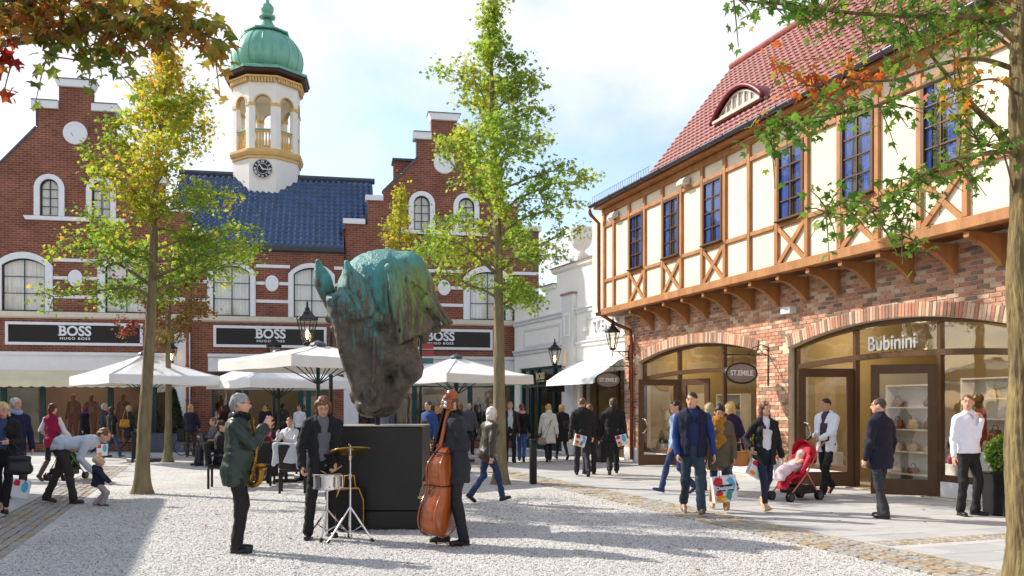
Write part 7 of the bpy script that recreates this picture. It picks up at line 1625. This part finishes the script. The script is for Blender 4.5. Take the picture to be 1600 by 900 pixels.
nk_ = spline([at(396, 664, Ys), at(396, 655, Ys+.01), at(390, 652, Ys+.03), at(386, 654, Ys+.05)]); MB().tube([p-L0 for p in nk_], .011, 8).build('crook', m_brass, sx_, True); MB().tube([at(387, 653.5, Ys+.045)-L0, at(383, 655, Ys+.06)-L0], [.013, .008], 8).build('mouthpiece', m_ebony, sx_, True)
for i in range(5): p = body[5+i*3]-L0; k_ = MB().lathe([(.018, 0), (.018, .01), (0, .012)], 10, M=Matrix.Translation(p+Vector((.01, -.035, 0))) @ Matrix.Rotation(RAD(90), 4, 'X')); k_.build('key', m_brass, sx_, True)
# snare drum
dp_ = at(511, 752, 10.98); sn = empty('snare_drum', (dp_.x, dp_.y, 0), 0, 'chrome snare drum on a stand in front of the drummer', 'drum'); zc = dp_.z
MB().lathe([(.172, -.075), (.172, .075)], 28, c=(0, 0, zc), closed=False).build('shell', m_chrome, sn, True)
for z in (-.075, .075): MB().lathe([(.176, -.012), (.186, -.012), (.186, .012), (.176, .012)], 28, c=(0, 0, zc+z)).build('hoop', m_chrome, sn)
MB().lathe([(0, 0), (.175, 0), (.175, .006), (0, .006)], 28, c=(0, 0, zc+.082)).build('drumhead', mat('drum_head', srgb(226,222,214), .6, .04), sn)
for i in range(8): a = i*math.pi/4; MB().tube([(.187*math.cos(a), .187*math.sin(a), zc-.08), (.187*math.cos(a), .187*math.sin(a), zc+.08)], .008, 6).build('tension_rod', m_chrome, sn)
def tripod(par, ztop, spread, zhub, r=.012, feet=True, rot=0):
    MB().tube([(0, 0, .06), (0, 0, ztop)], r, 8).build('stem', m_chrome, par)
    for i in range(3):
        a = rot+i*2.094; e = (spread*math.cos(a), spread*math.sin(a), .02); MB().tube([(0, 0, zhub), e], r*.85, 6).build('leg', m_chrome, par); MB().tube([(0, 0, .1), (e[0]*.55, e[1]*.55, zhub*.45+.01)], r*.6, 5).build('strut', m_chrome, par)
        MB().tube([(e[0]*.93, e[1]*.93, .045), (e[0]*1.03, e[1]*1.03, .012)], r*1.5, 6).build('foot', m_ebony, par)
tripod(sn, zc-.1, .30, .36, .013, True, .5)
bk = MB()
for i in range(3): a = i*2.094+.9; bk.tube([(0, 0, zc-.12), (.15*math.cos(a), .15*math.sin(a), zc-.1), (.18*math.cos(a), .18*math.sin(a), zc-.06)], .01, 6)
bk.build('basket', m_chrome, sn)
for (ax, ay, bx, by), lb in (((486, 728, 510, 740), 'drumstick in the hand of the drummer nearest the café'), ((534, 728, 517, 739), 'drumstick in the hand of the drummer nearest the plinth')):
    a = at(ax, ay, 11.05); b = at(bx, by, 10.95); o = MB().tube([Vector((0, 0, 0)), (b-a)*.8, b-a], [.009, .008, .005], 6).build('drumstick', mat('pale_wood', srgb(206,176,128), .5, .1), None, True, a); tag(o, lb, 'drumstick', 'drumsticks')
# cymbal on stand
cb_ = gnd(547, 846); cy = empty('cymbal_stand', cb_, 0, 'brass ride cymbal on a chrome tripod stand beside the snare drum', 'cymbal'); zcy = CAM_H+(HORIZON-703)*cb_.y/FPX
tripod(cy, zcy+.06, .30, .42, .013, True, -.3)
Mc = Matrix.Translation((0, 0, zcy)) @ Matrix.Rotation(RAD(-13), 4, 'X') @ Matrix.Rotation(RAD(-6), 4, 'Y')
prof = [(.012, .032), (.03, .028), (.05, .012)]+[(.05+.2*i/16, .012-.024*(i/16)**1.3+(.0012 if i % 2 else 0)) for i in range(1, 17)]+[(.25, -.016), (.05, .006), (.012, .026)]
MB().lathe(prof, 40, M=Mc, closed=False).build('cymbal', mat('cymbal_bronze', srgb(176,146,78), .3, .2, 10, metal=1.0), cy, True); MB().lathe([(.02, .03), (.02, .06), (.008, .075), (0, .08)], 10, M=Mc).build('wing_nut', m_ebony, cy)
for z in (.75, .98): MB().lathe([(.014, 0), (.02, .01), (.02, .05), (.014, .06)], 10, c=(0, 0, z)).build('clamp', m_chrome, cy)
# soft case behind the cymbal
cs = gnd(546, 829); g_ = Field((-.3, -.2, 0), (.3, .2, .75), .016); g_.box((0, 0, .28), (.15, .05, .24), None, .02, .03); g_.wob(.006, 18, 2)
bgc = empty('instrument_case', cs, .15, 'black soft instrument case with yellow piping leaning on the plinth', 'case'); mobj('shell', g_.mesh('c'), cloth((30, 29, 30)), bgc, True); m_yel = mat('yellow_piping', srgb(206,156,34), .6, .1)
MB().tube([(-.18, -.06, .05), (-.18, -.07, .4), (-.12, -.07, .56), (.12, -.07, .56), (.18, -.07, .4), (.18, -.06, .05)], .009, 6).build('piping', m_yel, bgc, True); MB().tube([(-.08, 0, .56), (-.06, -.02, .72), (.06, -.02, .72), (.08, 0, .56)], .01, 6).build('handle', m_yel, bgc, True)
# double bass
bs = empty('double_bass', (gnd(684, 851).x, 10.42, 0), 0, 'orange-brown double bass held upright by the player in the charcoal suit', 'double bass')
hw_ = [(0, 0), (.02, .12), (.06, .21), (.13, .285), (.22, .32), (.30, .315), (.40, .265), (.49, .205), (.56, .185), (.63, .195), (.70, .225), (.78, .245), (.86, .225), (.93, .165), (.99, .09), (1.03, .045), (1.05, 0)]
zz = np.linspace(0, 1.05, 40); wv = np.interp(zz, [a for a, b in hw_], [b for a, b in hw_]); out = [(w_, z) for w_, z in zip(wv, zz)]+[(-w_, z) for w_, z in zip(wv[-2:0:-1], zz[-2:0:-1])]
# local: x = across the ribs (front is -x), y = width
MBs = Matrix.Translation((0, 0, .11)) @ Matrix.Rotation(RAD(5), 4, 'Y') @ Matrix.Rotation(RAD(-22), 4, 'Z')
def bp_(o): o.matrix_local = MBs; return o
inset = lambda s: [(a*s, .525+(z-.525)*(1-(1-s)*.6)) for a, z in out]
nz_, na_ = 60, 48; zs_ = np.linspace(.0, 1.05, nz_); ws_ = np.maximum(np.interp(zs_, [a for a, b in hw_], [b for a, b in hw_]), .012); ds_ = np.interp(zs_, [0, .05, .4, .8, 1.0, 1.05], [.085, .10, .10, .085, .06, .045])
an_ = np.linspace(0, 2*np.pi, na_, endpoint=False)[None]; cs_, sn_ = np.cos(an_), np.sin(an_); sg = lambda v, p: np.sign(v)*np.abs(v)**p
Vb = np.stack([ds_[:, None]*sg(cs_, .32)*(1+.16*(1-np.abs(sn_))), ws_[:, None]*sg(sn_, .32), zs_[:, None]+0*an_], 2).reshape(-1, 3); i_ = np.arange(nz_-1)[:, None]*na_; j_ = np.arange(na_)[None]
Fb = np.stack([i_+j_, i_+(j_+1) % na_, i_+na_+(j_+1) % na_, i_+na_+j_], 2).reshape(-1, 4); bp_(mobj('body', np_mesh('body', Vb, Fb), m_wood, bs, True))
for sx2, nm in ((-1, 'front_edge'), (1, 'back_edge')):
    bp_(MB().tube([(sx2*d_*1.0, w_*1.03, z_) for d_, w_, z_ in zip(ds_, ws_, zs_)]+[(sx2*d_*1.0, -w_*1.03, z_) for d_, w_, z_ in list(zip(ds_, ws_, zs_))[::-1]], .011, 6).build(nm, m_wood, bs, True))
nkp = [Vector((-.115, 0, .95)), Vector((-.085, 0, 1.25)), Vector((-.02, 0, 1.55))]
bp_(MB().tube([Vector((-.06, 0, .98)), Vector((-.055, 0, 1.1)), Vector((.0, 0, 1.5))], [.05, .026, .024], 10).build('neck', m_wood, bs, True))
bp_(MB().prism([(-.215, .62), (-.10, 1.12), (-.03, 1.5), (-.05, 1.5), (-.125, 1.12), (-.235, .62)], -.035, .035).build('fingerboard', m_ebony, bs))
bp_(MB().box(-.03, .05, -.035, .035, 1.49, 1.60).build('pegbox', m_wood, bs))
sc = MB(); sc.lathe([(.0, -.05), (.055, -.045), (.062, -.02), (.045, 0), (.062, .02), (.055, .045), (0, .05)], 18, M=Matrix.Translation((.03, 0, 1.655)) @ Matrix.Rotation(RAD(90), 4, 'X')); bp_(sc.build('scroll', m_wood, bs, True))
pg = MB()
for i, z in enumerate((1.52, 1.56)):
    for s_ in (-1, 1): pg.tube([(.01, s_*.03, z), (.01, s_*.1, z)], .007, 6); pg.lathe([(.0, 0), (.02, .005), (.02, .012), (0, .018)], 8, M=Matrix.Translation((.01, s_*.1, z)) @ Matrix.Rotation(RAD(90), 4, 'X'))
bp_(pg.build('tuning_pegs', m_chrome, bs, True))
bp_(MB().prism([(-.11, .40), (-.11, .46), (-.26, .44), (-.26, .42)], -.07, .07).build('bridge', mat('bridge_maple', srgb(196,150,92), .5, .1), bs))
bp_(MB().prism([(-.12, .04), (-.13, .04), (-.215, .25), (-.20, .26)], -.04, .04).build('tailpiece', m_ebony, bs))
for i in range(4): y_ = -.03+.02*i; bp_(MB().tube([Vector((-.205, y_*.8, .26)), Vector((-.262, y_, .44)), Vector((-.04, y_*.6, 1.50))], .0022, 4).build('string', m_chrome, bs))
bp_(MB().tube([(0, 0, 0), (0, 0, -.09)], .012, 8).build('endpin', m_ebony, bs))
for z, w_ in ((.98, .13), (.60, .205)):
    bp_(MB().tube([(-.118, -w_, z), (.118, -w_, z), (.118, w_, z), (-.118, w_, z), (-.118, -w_, z)], .007, 6).build('strap', m_ebony, bs)); bp_(MB().tube([(.02, -w_-.01, z), (-.02, -w_-.03, z-.05), (-.03, -w_-.03, z-.1)], .007, 5).build('strap_end', m_ebony, bs))
# ---------------------------------------------------------------- bags
def carrier(p, rz, w, h, d, col, label, art=None, tilt=0):
    g_ = empty('carrier_bag', p, rz, label, 'bag', 'shopping bags'); g_.rotation_euler = (0, tilt, rz)
    b = MB(); v = [(-w/2, -d/2, 0), (w/2, -d/2, 0), (w/2, d/2, 0), (-w/2, d/2, 0), (-w/2-.01, -d/2*.8, h), (w/2+.01, -d/2*.8, h), (w/2+.01, d/2*.8, h), (-w/2-.01, d/2*.8, h), (-w/2+.01, 0, h*.5), (w/2-.01, 0, h*.5)]
    b.add(v, [(0, 3, 2, 1), (0, 1, 5, 4), (2, 3, 7, 6), (0, 4, 8), (4, 7, 8), (7, 3, 8), (3, 0, 8), (1, 9, 5), (5, 9, 6), (6, 9, 2), (2, 9, 1)]); b.build('sack', cloth(col, .5, .05), g_)
    for y in (-d/2*.8, d/2*.8): MB().tube([(-w*.2, y, h-.02), (-w*.15, y*.5, h+.13), (w*.15, y*.5, h+.13), (w*.2, y, h-.02)], .006, 5).build('handle', m_ebony, g_, True)
    if art:
        for i, (x0, x1, z0, z1, c) in enumerate(art):
            n_ = 9; r_ = random.Random(i*7+3); cx, cz = (x0+x1)/2, (z0+z1)/2; pl = [(w*(cx+(x1-x0)/2*math.cos(t*6.283/n_)*r_.uniform(.8, 1.15)), h*(cz+(z1-z0)/2*math.sin(t*6.283/n_)*r_.uniform(.8, 1.15))) for t in range(n_)]
            M = Matrix.Translation((0, -d/2-.002-.001*i, 0)) @ Matrix.Rotation(math.atan2(d/2*.2, h), 4, 'X').inverted(); MB().prism(pl, -.001, .0, M=M).build('print', cloth(c, .5, .03), g_)
    return g_
ART = [(-.5, -.05, .62, 1.0, (206, 30, 46)), (.02, .48, .3, .95, (86, 178, 214)), (-.48, .0, .02, .3, (236, 150, 40)), (-.45, -.1, .25, .45, (210, 40, 40)), (.0, .3, .08, .42, (60, 150, 120)), (-.05, .2, .5, .8, (240, 240, 246)), (-.25, .05, .05, .2, (240, 200, 60))]
p = at(1133, 784, 13.75); cb = carrier((p.x, p.y, p.z), .15, .36, .40, .12, (228, 226, 230), 'large white carrier bag with a bright splashed print below the mustard scarf', ART, RAD(-6))
MB().box(-.14, .13, -.068, -.064, .17, .27).build('print_band', cloth((30, 40, 84), .5, .03), cb)
me = text_mesh('Desigual.', .085, .002, .002, .95); mobj('lettering', me, m_white, cb, loc=(0, -.07, .195))
p = at(905, 697, 20.5); carrier((p.x-.02, p.y-.05, p.z), .3, .26, .26, .08, (226, 222, 226), 'small white and red carrier in the hand of the man nearer the bollard', ART, .25)
p = at(973, 696, 21.1); carrier((p.x, p.y-.1, p.z), -.3, .24, .26, .08, (226, 222, 226), 'small white and red carrier in the hand of the man nearer the brick corner', ART[:4], -.25)
p = at(1176, 744, 14.0); carrier((p.x, p.y, p.z), .4, .26, .24, .08, (226, 228, 234), 'small white carrier with blue print in the hand of the woman in heels', ART[:3], .5)
p = at(30, 777, 13.3); carrier((p.x, p.y, p.z), .2, .22, .26, .08, (226, 226, 230), 'white carrier bag below the black handbag at the picture edge', ART[:2], .2)
p = at(160, 712, 27.8); carrier((p.x, p.y, p.z), .2, .3, .36, .1, (226, 226, 230), 'white and red carrier bag beside the woman in jeans by the trunk', ART[:3])
p = at(674, 688, 25); carrier((p.x, p.y, p.z), .2, .3, .4, .1, (232, 230, 236), 'plain white carrier bag behind the double bass', None)
def handbag(p, rz, s, col, label, strap=None):
    f = Field((-.32, -.16, -.28), (.32, .16, .3), .016); f.box((0, 0, -.03), (.105, .028, .085), None, .02, .03); f.ell((0, 0, -.09), (.15, .06, .07), None, .04); f.wob(.007, 26, 5)
    g_ = empty('handbag', p, rz, label, 'bag', 'handbags'); me = f.mesh('b'); me.transform(Matrix.Scale(s, 4)); mobj('pouch', me, mat('bagleather_%d_%d_%d' % col, srgb(*col), .4, .15, 8), g_, True)
    hs_ = strap or [(-.12*s, 0, .05*s), (-.06*s, 0, .24*s), (.06*s, 0, .24*s), (.12*s, 0, .05*s)]; MB().tube(hs_, .009*s, 6).build('strap', MATS['bagleather_%d_%d_%d' % col], g_, True)
    return g_
p = at(31, 723, 13.2); handbag(p, .4, 1.15, (30, 28, 32), 'black slouchy handbag on the arm of the woman with the phone', [(-.1, 0, .05), (-.16, 0, .26), (-.1, 0, .3), (.1, 0, .05)])
p = at(801, 672, 26.4); handbag(p, .5, 1.1, (150, 132, 110), 'taupe shoulder bag on the woman in the black sweater', [(-.1, 0, .05), (.02, 0, .5), (.1, 0, .52), (.1, 0, .05)])
p = at(847, 688, 26.3); handbag(p, .4, .85, (150, 134, 124), 'grey crossbody bag on the long white coat', [(-.08, 0, .05), (.3, .05, .55), (.36, .1, .6), (.1, 0, .05)])
p = at(886, 662, 26.3); handbag(p, .4, .8, (28, 28, 30), 'black handbag on the arm of the quilted coat')
p = at(195, 660, 32); handbag(p, .6, 1.15, (196, 140, 36), 'mustard shoulder bag on the woman in the dark coat', [(-.1, 0, .05), (.0, 0, .42), (.08, 0, .42), (.1, 0, .05)])
p = at(1157, 714, 14.1); handbag(p, .2, .95, (190, 120, 56), 'tan leather handbag held by the woman in heels')
p = at(692, 676, 25.2); handbag(p, .2, 1.1, (170, 24, 110), 'magenta bag beside the neck of the double bass')
# ---------------------------------------------------------------- strollers, baby, wheelchair
def wheel(par, c, r, w, m1, m2, rz=0):
    M = Matrix.Translation(c) @ Matrix.Rotation(rz, 4, 'Z') @ Matrix.Rotation(RAD(90), 4, 'Y')
    t = MB().lathe([(r*.72, -w/2), (r*.95, -w/2), (r, -w*.3), (r, w*.3), (r*.95, w/2), (r*.72, w/2), (r*.72, -w/2)], 20, M=M, closed=False).build('wheel', m1, par, True)
    MB().lathe([(0, -w*.35), (r*.71, -w*.35), (r*.71, w*.35), (0, w*.35)], 20, M=M).build('hub', m2, t)
def stroller(p, rz, cfab, cframe, label, hood=True):
    g_ = empty('stroller', p, rz, label, 'stroller', 'strollers'); mf = cloth(cfab, .7); mfr = mat('frame_%d_%d_%d' % cframe, srgb(*cframe), .4, .1, metal=.3)
    # local: faces +y (forward), handle behind
    for s_ in (-1, 1):
        x = s_*.21
        MB().tube([(x, -.52, 1.02), (x, -.38, .92), (x, -.05, .48), (x, .36, .12)], .014, 7).build('frame_tube', mfr, g_, True); MB().tube([(x, -.02, .52), (x, -.34, .10)], .014, 7).build('frame_tube', mfr, g_, True)
        for y, r in ((.38, .08), (-.36, .09)):
            for q in (-1, 1): wheel(g_, (x+q*.028, y, r), r, .028, m_ebony, m_lead)
        MB().tube([(x, -.52, 1.02), (x, -.60, 1.04), (x*.9, -.64, 1.10)], .018, 8).build('handle', m_ebony, g_, True)
    f = Field((-.32, -.6, .2), (.32, .6, 1.15), .018); f.cap((0, -.22, .86), (0, -.02, .46), .16, .19, .02, flat=((0, 1, .5), .22)); f.cap((0, .0, .43), (0, .22, .42), .18, .17, .03, flat=((0, 0, 1), .25)); f.cap((0, .22, .42), (0, .36, .22), .15, .13, .03, flat=((0, 1, .6), .22))
    for s_ in (-1, 1): f.cap((s_*.18, -.15, .74), (s_*.18, .05, .5), .04, .05, .02)
    mobj('seat', f.mesh('s'), mf, g_, True)
    f = Field((-.3, -.4, .0), (.3, .3, .4), .02); f.box((0, -.06, .2), (.19, .22, .06), None, .02, .02); f.box((0, -.06, .28), (.16, .19, .08), None, .02, .0, True); mobj('basket', f.mesh('s'), m_ebony, g_, True)
    if hood:
        n = 9; m_ = 12; vs = []; fs = []
        for i in range(n+1):
            a = RAD(-25+120*i/n); 
            for j in range(m_+1): b_ = math.pi*j/m_; vs.append((.22*math.cos(b_), -.16-.27*math.cos(a)*math.sin(b_)**.7*1.0, .70+.30*math.sin(a)*math.sin(b_)**.7+.05))
        for i in range(n):
            for j in range(m_): q = i*(m_+1)+j; fs.append((q, q+1, q+m_+2, q+m_+1))
        mobj('hood', MB().add(vs, fs).mesh('h', False), mf, g_, True)
    return g_
p = gnd(1243, 781); stroller(p, RAD(130-8), (190, 30, 52), (214, 120, 104), 'red and pink stroller with a baby in front of the arched shop')
th = RAD(122); c, s = math.cos(th), math.sin(th); B0 = p
bb = empty('baby', (B0.x, B0.y, 0), th, 'baby in a pale hat under a pink blanket lying in the red stroller', 'baby', 'visitors in the square')
f = Field((-.25, -.35, .35), (.25, .5, .95), .012); f.ell((0, -.13, .78), (.066, .07, .075), None, .01); f.ell((0, -.10, .765), (.05, .06, .055), None, .02); f.cap((0, -.10, .70), (0, .0, .58), .07, .10, .03); f.cap((0, .0, .58), (0, .30, .50), .10, .08, .05); f.ell((0, -.065, .775), (.012, .012, .01), None, .008)
for q in (-1, 1): f.cap((q*.09, -.07, .68), (q*.10, .06, .64), .034, .03, .02); f.ell((q*.08, .09, .645), (.025, .03, .022), None, .01)
mobj('body', f.mesh('b'), skinm((226, 178, 154)), bb, True)
f = Field((-.2, -.3, .6), (.2, .1, .95), .012); f.ell((0, -.145, .80), (.074, .072, .074), None, .01); f.ell((0, -.05, .76), (.07, .05, .06), None, .01, True); mobj('hat', f.mesh('b'), cloth((236, 220, 222)), bb, True)
f = Field((-.25, -.2, .35), (.25, .55, .75), .014); f.cap((0, .0, .60), (0, .32, .51), .135, .12, .03, flat=((0, -.3, 1), .62)); f.cap((0, .32, .5), (0, .42, .36), .12, .11, .05, flat=((0, 1, .4), .5)); f.wob(.008, 24, 3); mobj('blanket', f.mesh('b'), cloth((226, 200, 212)), bb, True)
p = gnd(83, 752); stroller(p+Vector((.05, .48, 0)), RAD(-8), (36, 36, 38), (90, 150, 60), 'black stroller with a green frame pushed by the woman in magenta')
p = gnd(292, 712); g_ = empty('wheelchair', p, RAD(-35), 'wheelchair with a large spoked wheel beside the woman with long blond hair', 'wheelchair')
for s_ in (-1, 1):
    x = s_*.28; w_ = MB().tube([(x, .29*math.cos(a), .30+.29*math.sin(a)) for a in [i*math.pi/14 for i in range(29)]], .014, 6).build('wheel', m_ebony, g_, True); sp = MB()
    for i in range(12): a = i*math.pi/6; sp.tube([(x, 0, .3), (x, .28*math.cos(a), .3+.28*math.sin(a))], .003, 4)
    sp.build('spokes', m_chrome, w_); MB().tube([(x*.8, .35, .1), (x*.8, .3, .5), (x*.8, -.2, .5), (x*.8, -.24, .95), (x*.8, -.36, .98)], .013, 6).build('side_frame', m_steel, g_, True)
MB().bbox(-.22, .22, -.2, .26, .47, .52, .02).build('seat', cloth((30, 30, 34)), g_); MB().bbox(-.22, .22, -.24, -.19, .52, .92, .02).build('backrest', cloth((30, 30, 34)), g_)
# ---------------------------------------------------------------- mannequins and goods in the shop windows
m_gold = mat('gold_mannequin', srgb(120,94,52), .35, .15, 5, metal=.6)
def manq(x, col, lab, yaw=175, hem=.2, off=1.0, fem=False, z0=.3, fr=BF):
    sx_l = fr.s(x, off); pw = fr.world(sx_l, off, 0)
    person(0, 0, 1.84, yaw, lab, (col, 'jacket', hem), ((36, 34, 36), 'reg'), SHB, ((0, 0, 0), 'bald'), pos=pw, z0=z0, face=False, res=.022, name='mannequin', cat='mannequin', bodym=m_gold, group='shop window mannequins', fem=fem, shirt=(90, 80, 66))
manq(115, (56, 52, 44), 'gold-headed mannequin in olive jacket, first behind the big shop window')
manq(143, (74, 62, 46), 'gold-headed mannequin in brown jacket, second behind the big shop window', 190)
manq(193, (34, 32, 36), 'gold-headed mannequin in black behind the golden sweetgum trunk')
manq(327, (150, 120, 60), 'mannequin in ochre dress behind the window beside the copper downpipe', 180, .3, 1.0, True)
manq(347, (90, 70, 50), 'gold-headed mannequin in brown beside the ochre dress', 170)
manq(748, (24, 24, 28), 'black-clad mannequin in the window beside the suited man', 180)
for x, w_, h_, c_, lab in ((660, .9, 1.1, (146, 112, 66), 'lit wooden display wall piece behind the window near the signpost'), (700, 1.1, 1.5, (196, 150, 80), 'warm lit display panel behind the window over the bassist')):
    sl_ = BF.s(x, 2.2); pw = BF.world(sl_, 2.2, .3); o = empty('display_stand', (pw.x, pw.y, .3), BF.ang, lab, 'display'); MB().bbox(-w_/2, w_/2, -.15, .15, 0, h_, .02).build('cabinet', mat('display_%d' % x, srgb(*c_), .6, .2, 3), o); MB().bbox(-w_/2-.05, w_/2+.05, -.2, .2, h_, h_+.05, .01).build('cabinet_top', m_timberd, o)
    for q in range(3): MB().lathe([(.09, 0), (.11, .1), (.05, .22), (0, .22)], 10, c=(-w_/3+q*w_/3, 0, h_+.05)).build('vase', m_gold, o, True)
# warm lamps over the brick building's display windows
for x in (95, 145, 340, 430, 690, 760):
    sl_ = BF.s(x, 1.6); q = MB().lathe([(.06, 0), (.08, -.14), (.05, -.14), (0, -.04)], 10, c=(sl_, 1.6, 3.04)).build('spotlight', m_white, BH, True); MB().lathe([(0, 0), (.055, 0)], 10, c=(sl_, 1.6, 2.915)).build('spotlight_lens', MATS['lamp_warm'], q)
    ld = bpy.data.lights.new('shop_spotlight', 'POINT'); ld.energy = 8; ld.color = (1, .84, .64); ld.shadow_soft_size = .1; lo = bpy.data.objects.new('shop_spotlight', ld); link(lo, BH); lo.location = (sl_, 1.5, 2.75)
# ---------------------------------------------------------------- shop row beyond the left edge (its eaves shade the pavement)
LFm = Matrix.Translation((-13.4, 18.9, 0)) @ Matrix.Rotation(TF.ang+math.pi, 4, 'Z')
LB = empty('side_shop_row', mw=LFm, label='brick shop row beyond the picture edge whose shadow falls on the gravel', cat='building')
MB().prism([(-14, 0), (0, 0), (0, 5.4), (-14, 5.4)], 0, 6, [[(-13.5+4.2*i, .3), (-10.5+4.2*i, .3), (-10.5+4.2*i, 2.8), (-13.5+4.2*i, 2.8)] for i in range(3)]).build('wall', m_brick, LB)
MB().prism([(-.4, 5.4), (6.4, 5.4), (6.4, 5.6), (3, 7.2), (-.4, 5.6)], -14.2, .2, axes='yz').build('roof', m_lead, LB)
for i in range(3): MB().box(-13.5+4.2*i, -10.5+4.2*i, .3, .35, .3, 2.8).build('pane', m_glass, LB); MB().box(-13.6+4.2*i, -10.4+4.2*i, .5, .55, .2, 2.9).build('display_wall', m_shopw, LB); MB().box(-12.05+4.2*i, -11.95+4.2*i, .2, .3, .3, 2.8).build('mullion', m_green, LB)

# ---------------------------------------------------------------- displays inside the arched shops
def block(x, y, h, c, lab, fr=TF):
    p = fr.world(fr.s(x, y), y, .03); g_ = empty('display_block', (p.x, p.y, .03), fr.ang, lab, 'display', 'display blocks in the arched shops'); MB().bbox(-.22, .22, -.2, .2, 0, h, .01).build('block', m_shelf, g_)
    f = MB().lathe([(.12, 0), (.15, .08), (.11, .2), (.03, .2)], 12, c=(0, 0, h)); f.tube([(-.08, 0, h+.19), (-.05, 0, h+.32), (.05, 0, h+.32), (.08, 0, h+.19)], .012, 6); f.build('bag_on_show', mat('show_%d_%d_%d' % c, srgb(*c), .4, .15, 8), g_, True)
block(1016, .75, .75, (190, 40, 40), 'white display block with a red bag behind the farthest shop window'); block(1036, .9, .5, (60, 90, 86), 'low white display block with a green bag behind the farthest shop window')
block(1262, .8, .9, (40, 36, 36), 'white display block with a black bag behind the glass next to the pier'); block(1296, .9, .6, (200, 150, 70), 'white display block with an ochre bag behind the glass next to the pier')
block(1492, .8, .55, (150, 30, 44), 'white display block with a crimson bag beside the man in the white shirt'); block(1548, .8, .8, (170, 140, 110), 'white display block with a beige bag beside the box bush')
manq(1030, (120, 110, 90), 'mannequin in sand jacket deep inside the farthest shop', 60, .2, 1.8, True, .03, TF); manq(1284, (60, 64, 80), 'mannequin in slate jacket behind the glass next to the pier', 60, .2, 1.7, False, .03, TF); manq(1530, (150, 60, 50), 'mannequin in brick-red jacket behind the window by the near trunk', 70, .2, 1.5, True, .03, TF)
rack(TF.s(1560), 1.6, 2, 'chrome rail of coats behind the window nearest the lichened trunk'); rack(TF.s(1020), 1.5, 3, 'chrome rail of coats behind the farthest arched window')
